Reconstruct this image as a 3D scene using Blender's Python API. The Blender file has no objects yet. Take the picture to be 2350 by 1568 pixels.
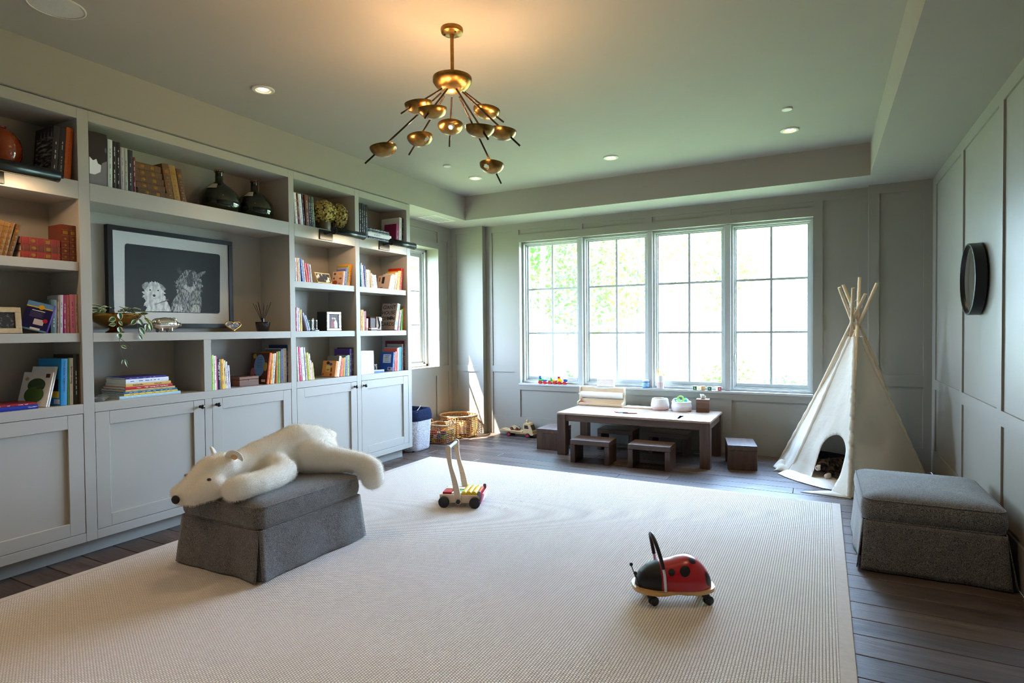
import bpy, bmesh, math, random
from mathutils import Vector, Matrix, Euler, noise as mnoise
PI = math.pi
rad = math.radians
SC = bpy.context.scene
COL = SC.collection
random.seed(11)

# ------------------------------------------------------------------ camera
cam_d = bpy.data.cameras.new('camera')
cam = bpy.data.objects.new('camera', cam_d); COL.objects.link(cam)
_F, _yaw, _pit, _rol = 1344.883, rad(27.93308), rad(-1.18793), rad(-0.49641)
_w = Vector((-math.sin(_yaw)*math.cos(_pit), math.cos(_yaw)*math.cos(_pit), math.sin(_pit)))
_r = Vector((math.cos(_yaw), math.sin(_yaw), 0)); _u = _r.cross(_w)
_R = math.cos(_rol)*_r + math.sin(_rol)*_u
_U = -math.sin(_rol)*_r + math.cos(_rol)*_u
_M = Matrix((_R, _U, -_w)).transposed().to_4x4()
_M.translation = Vector((0, 0, 1.40))
cam.matrix_world = _M
cam_d.sensor_width = 36.0; cam_d.sensor_fit = 'HORIZONTAL'
cam_d.lens = _F*36/2350
cam_d.clip_start = 0.05; cam_d.clip_end = 300
SC.camera = cam

# ------------------------------------------------------------------ world, sun, exposure
SC.view_settings.view_transform = 'Standard'
SC.view_settings.look = 'None'
SC.view_settings.gamma = 1.0
SC.view_settings.use_curve_mapping = False
SC.view_settings.exposure = 0.55
W = bpy.data.worlds.new('sky'); SC.world = W; W.use_nodes = True
nt = W.node_tree; nt.nodes.clear()
_o = nt.nodes.new('ShaderNodeOutputWorld'); _b = nt.nodes.new('ShaderNodeBackground')
_tc = nt.nodes.new('ShaderNodeTexCoord'); _sx = nt.nodes.new('ShaderNodeSeparateXYZ')
_cr = nt.nodes.new('ShaderNodeValToRGB')
nt.links.new(_tc.outputs['Generated'], _sx.inputs[0]); nt.links.new(_sx.outputs['Z'], _cr.inputs[0])
_cr.color_ramp.elements[0].position = 0.0; _cr.color_ramp.elements[0].color = (0.58, 0.77, 1.0, 1)
_cr.color_ramp.elements[1].position = 0.75; _cr.color_ramp.elements[1].color = (0.36, 0.60, 1.0, 1)
nt.links.new(_cr.outputs[0], _b.inputs['Color'])
_b.inputs['Strength'].default_value = 34.0
nt.links.new(_b.outputs[0], _o.inputs[0])

def add_light(kind, name, loc, energy, color, **kw):
    d = bpy.data.lights.new(name, kind); d.energy = energy; d.color = color
    o = bpy.data.objects.new(name, d); COL.objects.link(o); o.location = loc
    for k, v in kw.items(): setattr(d, k, v)
    return o
sun = add_light('SUN', 'sun', (-12, -6, 14), 40.0, (1.0, 0.93, 0.80), angle=rad(0.6))
SUN_DIR = Vector((0.345, 0.415, -0.84)).normalized()
sun.rotation_euler = SUN_DIR.to_track_quat('-Z', 'Y').to_euler()
# daylight portals in the window openings (they only guide the sky sampling)
def portal(name, loc, sx, sy, rot):
    o = add_light('AREA', name, loc, 1.0, (1, 1, 1), shape='RECTANGLE', size=sx, size_y=sy)
    o.data.cycles.is_portal = True; o.rotation_euler = rot
portal('portal_back', (-1.81, 7.22, 1.62), 3.5, 1.95, (rad(-90), 0, 0))
portal('portal_left', (-4.90, 5.85, 1.70), 1.75, 1.4, (0, rad(-90), 0))
SC.cycles.max_bounces = 10; SC.cycles.diffuse_bounces = 6; SC.cycles.glossy_bounces = 4
SC.cycles.transmission_bounces = 6; SC.cycles.transparent_max_bounces = 10
SC.cycles.caustics_reflective = False; SC.cycles.caustics_refractive = False
SC.cycles.sample_clamp_indirect = 8.0
SC.cycles.use_denoising = True
SC.cycles.filter_width = 0.9

# ------------------------------------------------------------------ helpers
def S(r, g, b):
    f = lambda c: (c/255/12.92 if c/255 <= 0.04045 else ((c/255+0.055)/1.055)**2.4)
    return (f(r), f(g), f(b))

def thing(name, label, cat, loc=(0, 0, 0), rz=0, group=None, rot=None):
    o = bpy.data.objects.new(name, None); COL.objects.link(o)
    o.location = loc; o.rotation_euler = rot if rot else (0, 0, rz)
    o.empty_display_size = 0.05
    o['label'] = label; o['category'] = cat
    if group: o['group'] = group
    return o
def tag(o, label, cat, group=None):
    o['label'] = label; o['category'] = cat
    if group: o['group'] = group
    return o
def struct(o):
    o['kind'] = 'structure'; return o
def stuff(o):
    o['kind'] = 'stuff'; return o
def dup(root, loc, rz=0, label=None, group=None):
    r = root.copy(); COL.objects.link(r); r.location = loc; r.rotation_euler = (0, 0, rz)
    if label: r['label'] = label
    if group: r['group'] = group
    for ch in list(root.children):
        c = ch.copy(); COL.objects.link(c); c.parent = r
        for g in ch.children:
            d = g.copy(); COL.objects.link(d); d.parent = c
    return r

class MB:
    def __init__(s):
        s.v = []; s.f = []; s.mi = []; s.sf = []; s.m = 0; s.M = None
    def add(s, vs, fs, smooth=False):
        b = len(s.v)
        for p in vs:
            p = Vector(p)
            s.v.append(s.M @ p if s.M is not None else p)
        for f in fs:
            s.f.append([b+i for i in f]); s.mi.append(s.m); s.sf.append(smooth)
        return s
    def box(s, x0, y0, z0, x1, y1, z1):
        if x1 < x0: x0, x1 = x1, x0
        if y1 < y0: y0, y1 = y1, y0
        if z1 < z0: z0, z1 = z1, z0
        vs = [(x0,y0,z0),(x1,y0,z0),(x1,y1,z0),(x0,y1,z0),(x0,y0,z1),(x1,y0,z1),(x1,y1,z1),(x0,y1,z1)]
        return s.add(vs, [(3,2,1,0),(4,5,6,7),(0,1,5,4),(1,2,6,5),(2,3,7,6),(3,0,4,7)])
    def bar(s, p0, p1, w, h, up=(0, 0, 1)):
        p0 = Vector(p0); p1 = Vector(p1); d = (p1-p0).normalized(); u = Vector(up)
        x = d.cross(u).normalized(); u = x.cross(d)
        vs = []
        for p in (p0, p1):
            for a, b in ((-1,-1),(1,-1),(1,1),(-1,1)): vs.append(p + x*a*w/2 + u*b*h/2)
        return s.add(vs, [(3,2,1,0),(4,5,6,7),(0,1,5,4),(1,2,6,5),(2,3,7,6),(3,0,4,7)])
    def cyl(s, p0, p1, r0, r1=None, n=14, caps=True, smooth=True):
        p0 = Vector(p0); p1 = Vector(p1); r1 = r0 if r1 is None else r1
        d = (p1-p0).normalized(); a = Vector((0,0,1)) if abs(d.z) < 0.95 else Vector((1,0,0))
        x = d.cross(a).normalized(); y = d.cross(x)
        vs = []
        for p, r in ((p0, r0), (p1, r1)):
            for i in range(n):
                t = 2*PI*i/n; vs.append(p + x*r*math.cos(t) + y*r*math.sin(t))
        s.add(vs, [(i, n+i, n+(i+1) % n, (i+1) % n) for i in range(n)], smooth)
        if caps:
            s.add(vs[:n], [tuple(range(n))]); s.add(vs[n:], [tuple(reversed(range(n)))])
        return s
    def tube(s, pts, r, n=8, closed=False, caps=True):
        pts = [Vector(p) for p in pts]; k = len(pts); vs = []; prev = None
        for i, p in enumerate(pts):
            a = pts[(i-1) % k] if (closed or i > 0) else pts[i]
            b = pts[(i+1) % k] if (closed or i < k-1) else pts[i]
            d = (b-a).normalized()
            if prev is None:
                h = Vector((0,0,1)) if abs(d.z) < 0.9 else Vector((1,0,0))
                x = d.cross(h).normalized()
            else:
                x = (prev - d*prev.dot(d))
                x = x.normalized() if x.length > 1e-6 else d.orthogonal().normalized()
            prev = x; y = d.cross(x)
            rr = r[i] if isinstance(r, (list, tuple)) else r
            for j in range(n):
                t = 2*PI*j/n; vs.append(p + x*rr*math.cos(t) + y*rr*math.sin(t))
        fs = []
        for i in range(k if closed else k-1):
            a = i*n; b = ((i+1) % k)*n
            for j in range(n): fs.append((a+j, a+(j+1) % n, b+(j+1) % n, b+j))
        s.add(vs, fs, True)
        if caps and not closed:
            s.add(vs[:n], [tuple(reversed(range(n)))]); s.add(vs[-n:], [tuple(range(n))])
        return s
    def lathe(s, prof, c=(0, 0, 0), n=28, sx=1, sy=1, a0=0, a1=2*PI):
        full = abs(a1-a0-2*PI) < 1e-6; m = n if full else n+1
        vs = []
        for r, z in prof:
            for i in range(m):
                t = a0+(a1-a0)*i/n; vs.append((c[0]+r*math.cos(t)*sx, c[1]+r*math.sin(t)*sy, c[2]+z))
        fs = []
        for k in range(len(prof)-1):
            for i in range(n):
                j = (i+1) % m; fs.append((k*m+i, k*m+j, (k+1)*m+j, (k+1)*m+i))
        return s.add(vs, fs, True)
    def sphere(s, c, r, n=16, m=10):
        r = (r, r, r) if not isinstance(r, (tuple, list)) else r
        vs = [(c[0], c[1], c[2]-r[2])]; fs = []
        for k in range(1, m):
            ph = -PI/2+PI*k/m
            for i in range(n):
                t = 2*PI*i/n
                vs.append((c[0]+r[0]*math.cos(ph)*math.cos(t), c[1]+r[1]*math.cos(ph)*math.sin(t), c[2]+r[2]*math.sin(ph)))
        vs.append((c[0], c[1], c[2]+r[2])); L = len(vs)-1
        for i in range(n):
            fs.append((0, 1+(i+1) % n, 1+i)); fs.append((L, L-n+i, L-n+(i+1) % n))
        for k in range(m-2):
            for i in range(n):
                a = 1+k*n; fs.append((a+i, a+(i+1) % n, a+n+(i+1) % n, a+n+i))
        return s.add(vs, fs, True)
    def prism(s, poly, z0, z1, smooth=False):
        n = len(poly)
        ar = sum(poly[i][0]*poly[(i+1) % n][1]-poly[(i+1) % n][0]*poly[i][1] for i in range(n))
        if ar < 0: poly = list(reversed(poly))
        vs = [(p[0], p[1], z0) for p in poly]+[(p[0], p[1], z1) for p in poly]
        s.add(vs, [tuple(reversed(range(n))), tuple(range(n, 2*n))])
        return s.add(vs, [(i, (i+1) % n, n+(i+1) % n, n+i) for i in range(n)], smooth)
    def poly(s, vs): return s.add(vs, [tuple(range(len(vs)))])
    def grid(s, fn, nu, nv, smooth=True, flip=False, cu=False):
        vs = []
        for i in range(nu+(0 if cu else 1)):
            for j in range(nv+1): vs.append(fn(i/nu, j/nv))
        fs = []; m = nv+1; k = nu if cu else nu+1
        for i in range(nu):
            for j in range(nv):
                a, b = i*m, ((i+1) % k)*m
                q = (a+j, b+j, b+j+1, a+j+1); fs.append(tuple(reversed(q)) if flip else q)
        return s.add(vs, fs, smooth)
    def build(s, name, mats, parent=None, bevel=0, seg=2, sub=0, solid=0, sharp=38, loc=None, rot=None):
        me = bpy.data.meshes.new(name)
        me.from_pydata([tuple(v) for v in s.v], [], s.f)
        mats = mats if isinstance(mats, (list, tuple)) else [mats]
        for m in mats: me.materials.append(m)
        if len(mats) > 1: me.polygons.foreach_set('material_index', s.mi)
        me.polygons.foreach_set('use_smooth', s.sf)
        me.validate(); me.update()
        if any(s.sf) and not all(s.sf) or (any(s.sf) and sharp < 179):
            try: me.set_sharp_from_angle(angle=rad(sharp))
            except Exception: pass
        o = bpy.data.objects.new(name, me); COL.objects.link(o)
        if parent is not None: o.parent = parent
        if loc: o.location = loc
        if rot: o.rotation_euler = rot
        if solid:
            md = o.modifiers.new('solid', 'SOLIDIFY'); md.thickness = solid; md.offset = 0
        if bevel:
            md = o.modifiers.new('bevel', 'BEVEL'); md.width = bevel; md.segments = seg
            md.limit_method = 'ANGLE'; md.angle_limit = rad(40); md.harden_normals = False
        if sub:
            md = o.modifiers.new('sub', 'SUBSURF'); md.levels = sub; md.render_levels = sub
        return o

def cham(poly, r, k=3):
    """polygon corners rounded with radius r"""
    out = []; n = len(poly)
    for i in range(n):
        p = Vector(poly[i]).to_2d(); a = (Vector(poly[i-1]).to_2d()-p).normalized(); b = (Vector(poly[(i+1) % n]).to_2d()-p).normalized()
        for j in range(k+1):
            t = j/k
            q = p+a*r*(1-t)**2+b*r*t**2
            out.append((q.x, q.y))
    return out
def arc(cx, cy, r, a0, a1, n):
    return [(cx+r*math.cos(a0+(a1-a0)*i/n), cy+r*math.sin(a0+(a1-a0)*i/n)) for i in range(n+1)]

# ------------------------------------------------------------------ materials
_mats = {}
def P(name, col, rough=0.5, metal=0.0, spec=0.5, var=0.0, vscale=8.0, bump=0.0, bscale=60.0, coat=0.0, sheen=0.0, emit=None, estr=0.0, trans=0.0, objrand=0.0, ior=1.45):
    if name in _mats: return _mats[name]
    m = bpy.data.materials.new(name); m.use_nodes = True; n = m.node_tree; b = n.nodes['Principled BSDF']
    b.inputs['Base Color'].default_value = (*col, 1); b.inputs['Roughness'].default_value = rough
    b.inputs['Metallic'].default_value = metal; b.inputs['Specular IOR Level'].default_value = spec
    b.inputs['Coat Weight'].default_value = coat; b.inputs['Sheen Weight'].default_value = sheen
    b.inputs['Transmission Weight'].default_value = trans; b.inputs['IOR'].default_value = ior
    if emit: b.inputs['Emission Color'].default_value = (*emit, 1); b.inputs['Emission Strength'].default_value = estr
    tc = None
    if var or bump or objrand:
        tc = n.nodes.new('ShaderNodeTexCoord')
    if var or objrand:
        hs = n.nodes.new('ShaderNodeHueSaturation'); hs.inputs['Color'].default_value = (*col, 1)
        mr = n.nodes.new('ShaderNodeMapRange')
        nz = n.nodes.new('ShaderNodeTexNoise'); nz.inputs['Scale'].default_value = vscale; nz.inputs['Detail'].default_value = 4
        n.links.new(tc.outputs['Object'], nz.inputs['Vector'])
        mr.inputs['From Min'].default_value = 0.3; mr.inputs['From Max'].default_value = 0.7
        mr.inputs['To Min'].default_value = 1-var; mr.inputs['To Max'].default_value = 1+var
        n.links.new(nz.outputs['Fac'], mr.inputs['Value'])
        src = mr.outputs[0]
        if objrand:
            oi = n.nodes.new('ShaderNodeObjectInfo'); m2 = n.nodes.new('ShaderNodeMapRange')
            m2.inputs['To Min'].default_value = 1-objrand; m2.inputs['To Max'].default_value = 1+objrand
            n.links.new(oi.outputs['Random'], m2.inputs['Value'])
            mu = n.nodes.new('ShaderNodeMath'); mu.operation = 'MULTIPLY'
            n.links.new(src, mu.inputs[0]); n.links.new(m2.outputs[0], mu.inputs[1]); src = mu.outputs[0]
        n.links.new(src, hs.inputs['Value']); n.links.new(hs.outputs[0], b.inputs['Base Color'])
    if bump:
        nb = n.nodes.new('ShaderNodeTexNoise'); nb.inputs['Scale'].default_value = bscale; nb.inputs['Detail'].default_value = 3
        n.links.new(tc.outputs['Object'], nb.inputs['Vector'])
        bp = n.nodes.new('ShaderNodeBump'); bp.inputs['Strength'].default_value = bump; bp.inputs['Distance'].default_value = 0.01
        n.links.new(nb.outputs['Fac'], bp.inputs['Height']); n.links.new(bp.outputs[0], b.inputs['Normal'])
    _mats[name] = m
    return m

def wood(name, c1, c2, rough=0.5, scale=6.0, axis='X', objrand=0.12, coat=0.0, bump=0.15):
    """grain stretched along one local axis"""
    if name in _mats: return _mats[name]
    m = bpy.data.materials.new(name); m.use_nodes = True; n = m.node_tree; b = n.nodes['Principled BSDF']
    b.inputs['Roughness'].default_value = rough; b.inputs['Coat Weight'].default_value = coat
    tc = n.nodes.new('ShaderNodeTexCoord'); mp = n.nodes.new('ShaderNodeMapping')
    sc = {'X': (0.08, 1, 1), 'Y': (1, 0.08, 1), 'Z': (1, 1, 0.08)}[axis]
    mp.inputs['Scale'].default_value = sc
    oi = n.nodes.new('ShaderNodeObjectInfo'); vm = n.nodes.new('ShaderNodeVectorMath'); vm.operation = 'ADD'
    mu = n.nodes.new('ShaderNodeMath'); mu.operation = 'MULTIPLY'; mu.inputs[1].default_value = 37.0
    n.links.new(oi.outputs['Random'], mu.inputs[0])
    n.links.new(tc.outputs['Object'], mp.inputs['Vector']); n.links.new(mp.outputs[0], vm.inputs[0]); n.links.new(mu.outputs[0], vm.inputs[1])
    nz = n.nodes.new('ShaderNodeTexNoise'); nz.inputs['Scale'].default_value = scale*4; nz.inputs['Detail'].default_value = 6; nz.inputs['Roughness'].default_value = 0.65
    nz.inputs['Distortion'].default_value = 0.6
    n.links.new(vm.outputs[0], nz.inputs['Vector'])
    cr = n.nodes.new('ShaderNodeValToRGB')
    cr.color_ramp.elements[0].position = 0.3; cr.color_ramp.elements[0].color = (*c1, 1)
    cr.color_ramp.elements[1].position = 0.72; cr.color_ramp.elements[1].color = (*c2, 1)
    n.links.new(nz.outputs['Fac'], cr.inputs[0])
    hs = n.nodes.new('ShaderNodeHueSaturation'); m2 = n.nodes.new('ShaderNodeMapRange')
    m2.inputs['To Min'].default_value = 1-objrand; m2.inputs['To Max'].default_value = 1+objrand
    n.links.new(oi.outputs['Random'], m2.inputs['Value']); n.links.new(m2.outputs[0], hs.inputs['Value'])
    n.links.new(cr.outputs[0], hs.inputs['Color']); n.links.new(hs.outputs[0], b.inputs['Base Color'])
    bp = n.nodes.new('ShaderNodeBump'); bp.inputs['Strength'].default_value = bump; bp.inputs['Distance'].default_value = 0.004
    n.links.new(nz.outputs['Fac'], bp.inputs['Height']); n.links.new(bp.outputs[0], b.inputs['Normal'])
    _mats[name] = m
    return m
def glass_thin(name, tint=(1, 1, 1), refl=0.06):
    if name in _mats: return _mats[name]
    m = bpy.data.materials.new(name); m.use_nodes = True; n = m.node_tree; n.nodes.clear()
    o = n.nodes.new('ShaderNodeOutputMaterial'); t = n.nodes.new('ShaderNodeBsdfTransparent'); g = n.nodes.new('ShaderNodeBsdfGlossy')
    t.inputs[0].default_value = (*tint, 1); g.inputs['Roughness'].default_value = 0.02
    mx = n.nodes.new('ShaderNodeMixShader'); mx.inputs[0].default_value = refl
    lw = n.nodes.new('ShaderNodeLayerWeight'); lw.inputs[0].default_value = 0.5
    pw = n.nodes.new('ShaderNodeMath'); pw.operation = 'POWER'; pw.inputs[1].default_value = 5.0
    fr = n.nodes.new('ShaderNodeMath'); fr.operation = 'MULTIPLY_ADD'; fr.inputs[1].default_value = 0.5; fr.inputs[2].default_value = refl*0.6
    n.links.new(lw.outputs['Facing'], pw.inputs[0]); n.links.new(pw.outputs[0], fr.inputs[0])
    n.links.new(fr.outputs[0], mx.inputs[0])
    n.links.new(t.outputs[0], mx.inputs[1]); n.links.new(g.outputs[0], mx.inputs[2]); n.links.new(mx.outputs[0], o.inputs[0])
    _mats[name] = m
    return m

PAINT = P('wall_paint', S(148, 142, 131), 0.42, spec=0.35, var=0.02, vscale=2, bump=0.03, bscale=140)
CEIL = P('ceiling_paint', S(162, 155, 145), 0.75, spec=0.2, var=0.015, vscale=2)
CAB = P('cabinet_paint', S(174, 170, 161), 0.33, spec=0.42, var=0.015, vscale=3)
TRIMW = P('window_paint', S(186, 187, 182), 0.4, spec=0.4)
BLACK = P('black_metal', (0.012, 0.012, 0.013), 0.35, spec=0.5)
BLKP = P('black_plastic', (0.014, 0.014, 0.016), 0.4, spec=0.5)
GLASS = glass_thin('window_glass')
# ------------------------------------------------------------------ floor: planks run along X
PLANK = bpy.data.materials.new('oak_floor'); PLANK.use_nodes = True
def _plank_mat():
    n = PLANK.node_tree; b = n.nodes['Principled BSDF']
    tc = n.nodes.new('ShaderNodeTexCoord'); oi = n.nodes.new('ShaderNodeObjectInfo')
    mp = n.nodes.new('ShaderNodeMapping'); mp.inputs['Scale'].default_value = (0.9, 9, 9)
    mu = n.nodes.new('ShaderNodeMath'); mu.operation = 'MULTIPLY'; mu.inputs[1].default_value = 91
    va = n.nodes.new('ShaderNodeVectorMath'); va.operation = 'ADD'
    n.links.new(tc.outputs['Object'], mp.inputs[0]); n.links.new(oi.outputs['Random'], mu.inputs[0])
    n.links.new(mp.outputs[0], va.inputs[0]); n.links.new(mu.outputs[0], va.inputs[1])
    nz = n.nodes.new('ShaderNodeTexNoise'); nz.inputs['Scale'].default_value = 2.6; nz.inputs['Detail'].default_value = 8; nz.inputs['Roughness'].default_value = 0.62; nz.inputs['Distortion'].default_value = 0.8
    n.links.new(va.outputs[0], nz.inputs['Vector'])
    cr = n.nodes.new('ShaderNodeValToRGB')
    cr.color_ramp.elements[0].position = 0.28; cr.color_ramp.elements[0].color = (*S(58, 46, 41), 1)
    cr.color_ramp.elements[1].position = 0.75; cr.color_ramp.elements[1].color = (*S(104, 88, 78), 1)
    n.links.new(nz.outputs['Fac'], cr.inputs[0])
    hs = n.nodes.new('ShaderNodeHueSaturation'); mr = n.nodes.new('ShaderNodeMapRange')
    mr.inputs['To Min'].default_value = 0.72; mr.inputs['To Max'].default_value = 1.25
    n.links.new(oi.outputs['Random'], mr.inputs['Value']); n.links.new(mr.outputs[0], hs.inputs['Value'])
    n.links.new(cr.outputs[0], hs.inputs['Color']); n.links.new(hs.outputs[0], b.inputs['Base Color'])
    r2 = n.nodes.new('ShaderNodeMapRange'); r2.inputs['To Min'].default_value = 0.30; r2.inputs['To Max'].default_value = 0.48
    n.links.new(nz.outputs['Fac'], r2.inputs['Value']); n.links.new(r2.outputs[0], b.inputs['Roughness'])
    n2 = n.nodes.new('ShaderNodeTexNoise'); n2.inputs['Scale'].default_value = 9; n2.inputs['Detail'].default_value = 4
    n.links.new(tc.outputs['Object'], n2.inputs['Vector'])
    ad = n.nodes.new('ShaderNodeMath'); ad.operation = 'ADD'
    n.links.new(nz.outputs['Fac'], ad.inputs[0]); n.links.new(n2.outputs['Fac'], ad.inputs[1])
    bp = n.nodes.new('ShaderNodeBump'); bp.inputs['Strength'].default_value = 0.22; bp.inputs['Distance'].default_value = 0.012
    n.links.new(ad.outputs[0], bp.inputs['Height']); n.links.new(bp.outputs[0], b.inputs['Normal'])
    b.inputs['Specular IOR Level'].default_value = 0.5
_plank_mat()
SUBF = P('subfloor', (0.012, 0.010, 0.009), 0.9)
mb = MB(); mb.box(-4.75, -3.2, -0.08, 1.1, 7.1, -0.022)
floor = struct(mb.build('floor', SUBF))
_rows = []
y = 6.885; k = 0
_wid = [0.168, 0.190, 0.186, 0.180, 0.190]
_jig = [0.10, 0.62, 0.33, 0.85, 0.48, 0.2, 0.7]
while y > -3.0:
    w = _wid[k % 5]; _rows.append((y-w, y, k)); y -= w; k += 1
_pm = {}
def plank_mesh(L, w):
    key = (round(L, 3), round(w, 3))
    if key not in _pm:
        b = MB(); g = 0.0018; hL, hw = L/2-g*0.7, w/2-g; c = 0.0022
        vs = []
        for z, i in ((-0.02, 0), (-c, 0), (0, c)):
            vs += [(-hL+i, -hw+i, z), (hL-i, -hw+i, z), (hL-i, hw-i, z), (-hL+i, hw-i, z)]
        fs = [(8, 9, 10, 11)]
        for q in (0, 4):
            for i in range(4): fs.append((q+i, q+(i+1) % 4, q+4+(i+1) % 4, q+4+i))
        b.add(vs, fs); o = b.build('plank', PLANK); me = o.data; bpy.data.objects.remove(o); _pm[key] = me
    return _pm[key]
XA, XB = -4.54, 0.92
for y0, y1, k in _rows:
    under = y1 < 5.15 and y0 > -0.85          # the middle of these rows lies under the rug
    cuts = [XA]
    if y1 < 0.9:
        cuts += [-1.9]
    elif under:
        cuts += [-2.3 + 0.9*_jig[k % 7]]
    else:
        cuts += [XA + 0.45 + 1.3*_jig[k % 7], XA + 2.25 + 1.2*_jig[(k+3) % 7], XA + 4.1 + 1.1*_jig[(k+5) % 7]]
    cuts.append(XB)
    for a, b2 in zip(cuts[:-1], cuts[1:]):
        L = b2-a
        if L < 0.15: continue
        me = plank_mesh(L, y1-y0)
        o = bpy.data.objects.new('plank', me); COL.objects.link(o)
        o.parent = floor; o.location = ((a+b2)/2, (y0+y1)/2, random.uniform(-0.0006, 0.0))

# ------------------------------------------------------------------ panelled walls
def panel_wall(name, mapf, U0, U1, V0, V1, panels, holes, t, rec=0.012, mat=PAINT):
    """frame of stiles and rails with recessed panels; mapf(u, v, depth) -> xyz, depth goes into the wall"""
    us = sorted({U0, U1, *[q for p in panels+holes for q in p[:2]]})
    vs = sorted({V0, V1, *[q for p in panels+holes for q in p[2:]]})
    mb = MB()
    def solid(b, u0, u1, v0, v1, d0, d1):
        pts = [mapf(u, v, d) for d in (d0, d1) for (u, v) in ((u0, v0), (u1, v0), (u1, v1), (u0, v1))]
        fs = [(0,1,2,3),(7,6,5,4),(0,4,5,1),(1,5,6,2),(2,6,7,3),(3,7,4,0)]
        b.add(pts, fs)
    # merge cells of a row into long pieces
    for v0, v1 in zip(vs[:-1], vs[1:]):
        run = None
        for u0, u1 in list(zip(us[:-1], us[1:]))+[(None, None)]:
            inside = u0 is None or any(p[0] <= u0+1e-6 and p[1] >= u1-1e-6 and p[2] <= v0+1e-6 and p[3] >= v1-1e-6 for p in panels+holes)
            if not inside:
                run = (run[0], u1) if run else (u0, u1)
            elif run:
                solid(mb, run[0], run[1], v0, v1, 0, t); run = None
    # consistent outward normals
    o = mb.build(name, mat); struct(o)
    bm = bmesh.new(); bm.from_mesh(o.data); bmesh.ops.remove_doubles(bm, verts=bm.verts, dist=1e-5)
    bmesh.ops.recalc_face_normals(bm, faces=bm.faces); bm.to_mesh(o.data); bm.free()
    for p in panels:
        b = MB(); solid(b, p[0]-0.0, p[1]+0.0, p[2]-0.0, p[3]+0.0, rec, t-0.005)
        c = b.build('panel', mat, o)
        bm = bmesh.new(); bm.from_mesh(c.data); bmesh.ops.recalc_face_normals(bm, faces=bm.faces); bm.to_mesh(c.data); bm.free()
    return o
YW = 6.88
back_panels = [(-3.945, -3.61, 0.915, 2.70), (-3.945, -3.61, 0.24, 0.832),
    (-3.53, -2.725, 0.24, 0.602), (-2.646, -0.982, 0.24, 0.602), (-0.892, -0.087, 0.22, 0.59),
    (-3.537, -2.737, 2.645, 2.705), (-2.646, -1.862, 2.645, 2.705), (-1.775, -0.986, 2.645, 2.705), (-0.90, -0.09, 2.645, 2.705),
    (0.0, 0.32, 0.90, 2.70), (0.0, 0.32, 0.22, 0.815)]
wall_back = panel_wall('wall_back', lambda u, v, d: (u, YW+d, v), -4.04, 0.40, 0, 2.79, back_panels, [(-3.53, -0.088, 0.685, 2.55)], 0.26)
panel_wall('column_left', lambda u, v, d: (u, 6.79+d, v), -4.54, -4.04, 0, 2.79, [(-4.466, -4.11, 0.915, 2.712), (-4.466, -4.11, 0.24, 0.832)], [], 0.35)
panel_wall('column_right', lambda u, v, d: (u, 6.79+d, v), 0.40, 0.92, 0, 2.79, [(0.49, 0.85, 0.92, 2.70), (0.49, 0.85, 0.22, 0.81)], [], 0.35)
rp = []
for i in range(9):
    y1 = 6.62-1.095*i if i == 0 else 5.44-1.095*(i-1); y0 = y1-0.995 if i else 5.535
    if y0 < -3.1: break
    rp += [(y0, y1, 0.90, 2.70), (y0, y1, 0.235, 0.81)]
panel_wall('wall_right', lambda u, v, d: (0.92+d, u, v), -3.2, 6.79, 0, 2.79, rp, [], 0.2)
left_p = [(5.35, 6.468, 2.562, 2.705), (5.35, 6.42, 0.24, 0.79), (6.485, 6.71, 0.24, 0.832), (6.56, 6.705, 0.916, 2.60)]
panel_wall('wall_left', lambda u, v, d: (-4.54-d, u, v), -3.2, 6.79, 0, 2.79, left_p, [(5.22, 6.482, 0.912, 2.478)], 0.29)
mb = MB(); mb.box(-4.8, -3.4, 0, 1.1, -3.2, 3.2); struct(mb.build('wall_front', PAINT))
mb = MB(); mb.box(-4.54, -3.2, 0, -4.04, 1.15, 2.79); struct(mb.build('trim_1', CAB))

# ------------------------------------------------------------------ ceiling: raised tray, fascias, soffits
mb = MB()
mb.box(-4.9, -3.4, 3.09, 1.2, 7.2, 3.2)
TX0, TX1, TY0, TY1 = -4.02, 0.385, -2.4, 6.34
mb.box(-4.85, -3.3, 2.79, TX0, 7.14, 3.095)
mb.box(TX1, -3.3, 2.79, 1.12, 7.14, 3.095)
mb.box(TX0, TY1, 2.79, TX1, 7.14, 3.095)
mb.box(TX0, -3.3, 2.79, TX1, TY0, 3.095)
ceiling = struct(mb.build('ceiling', CEIL))

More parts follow.
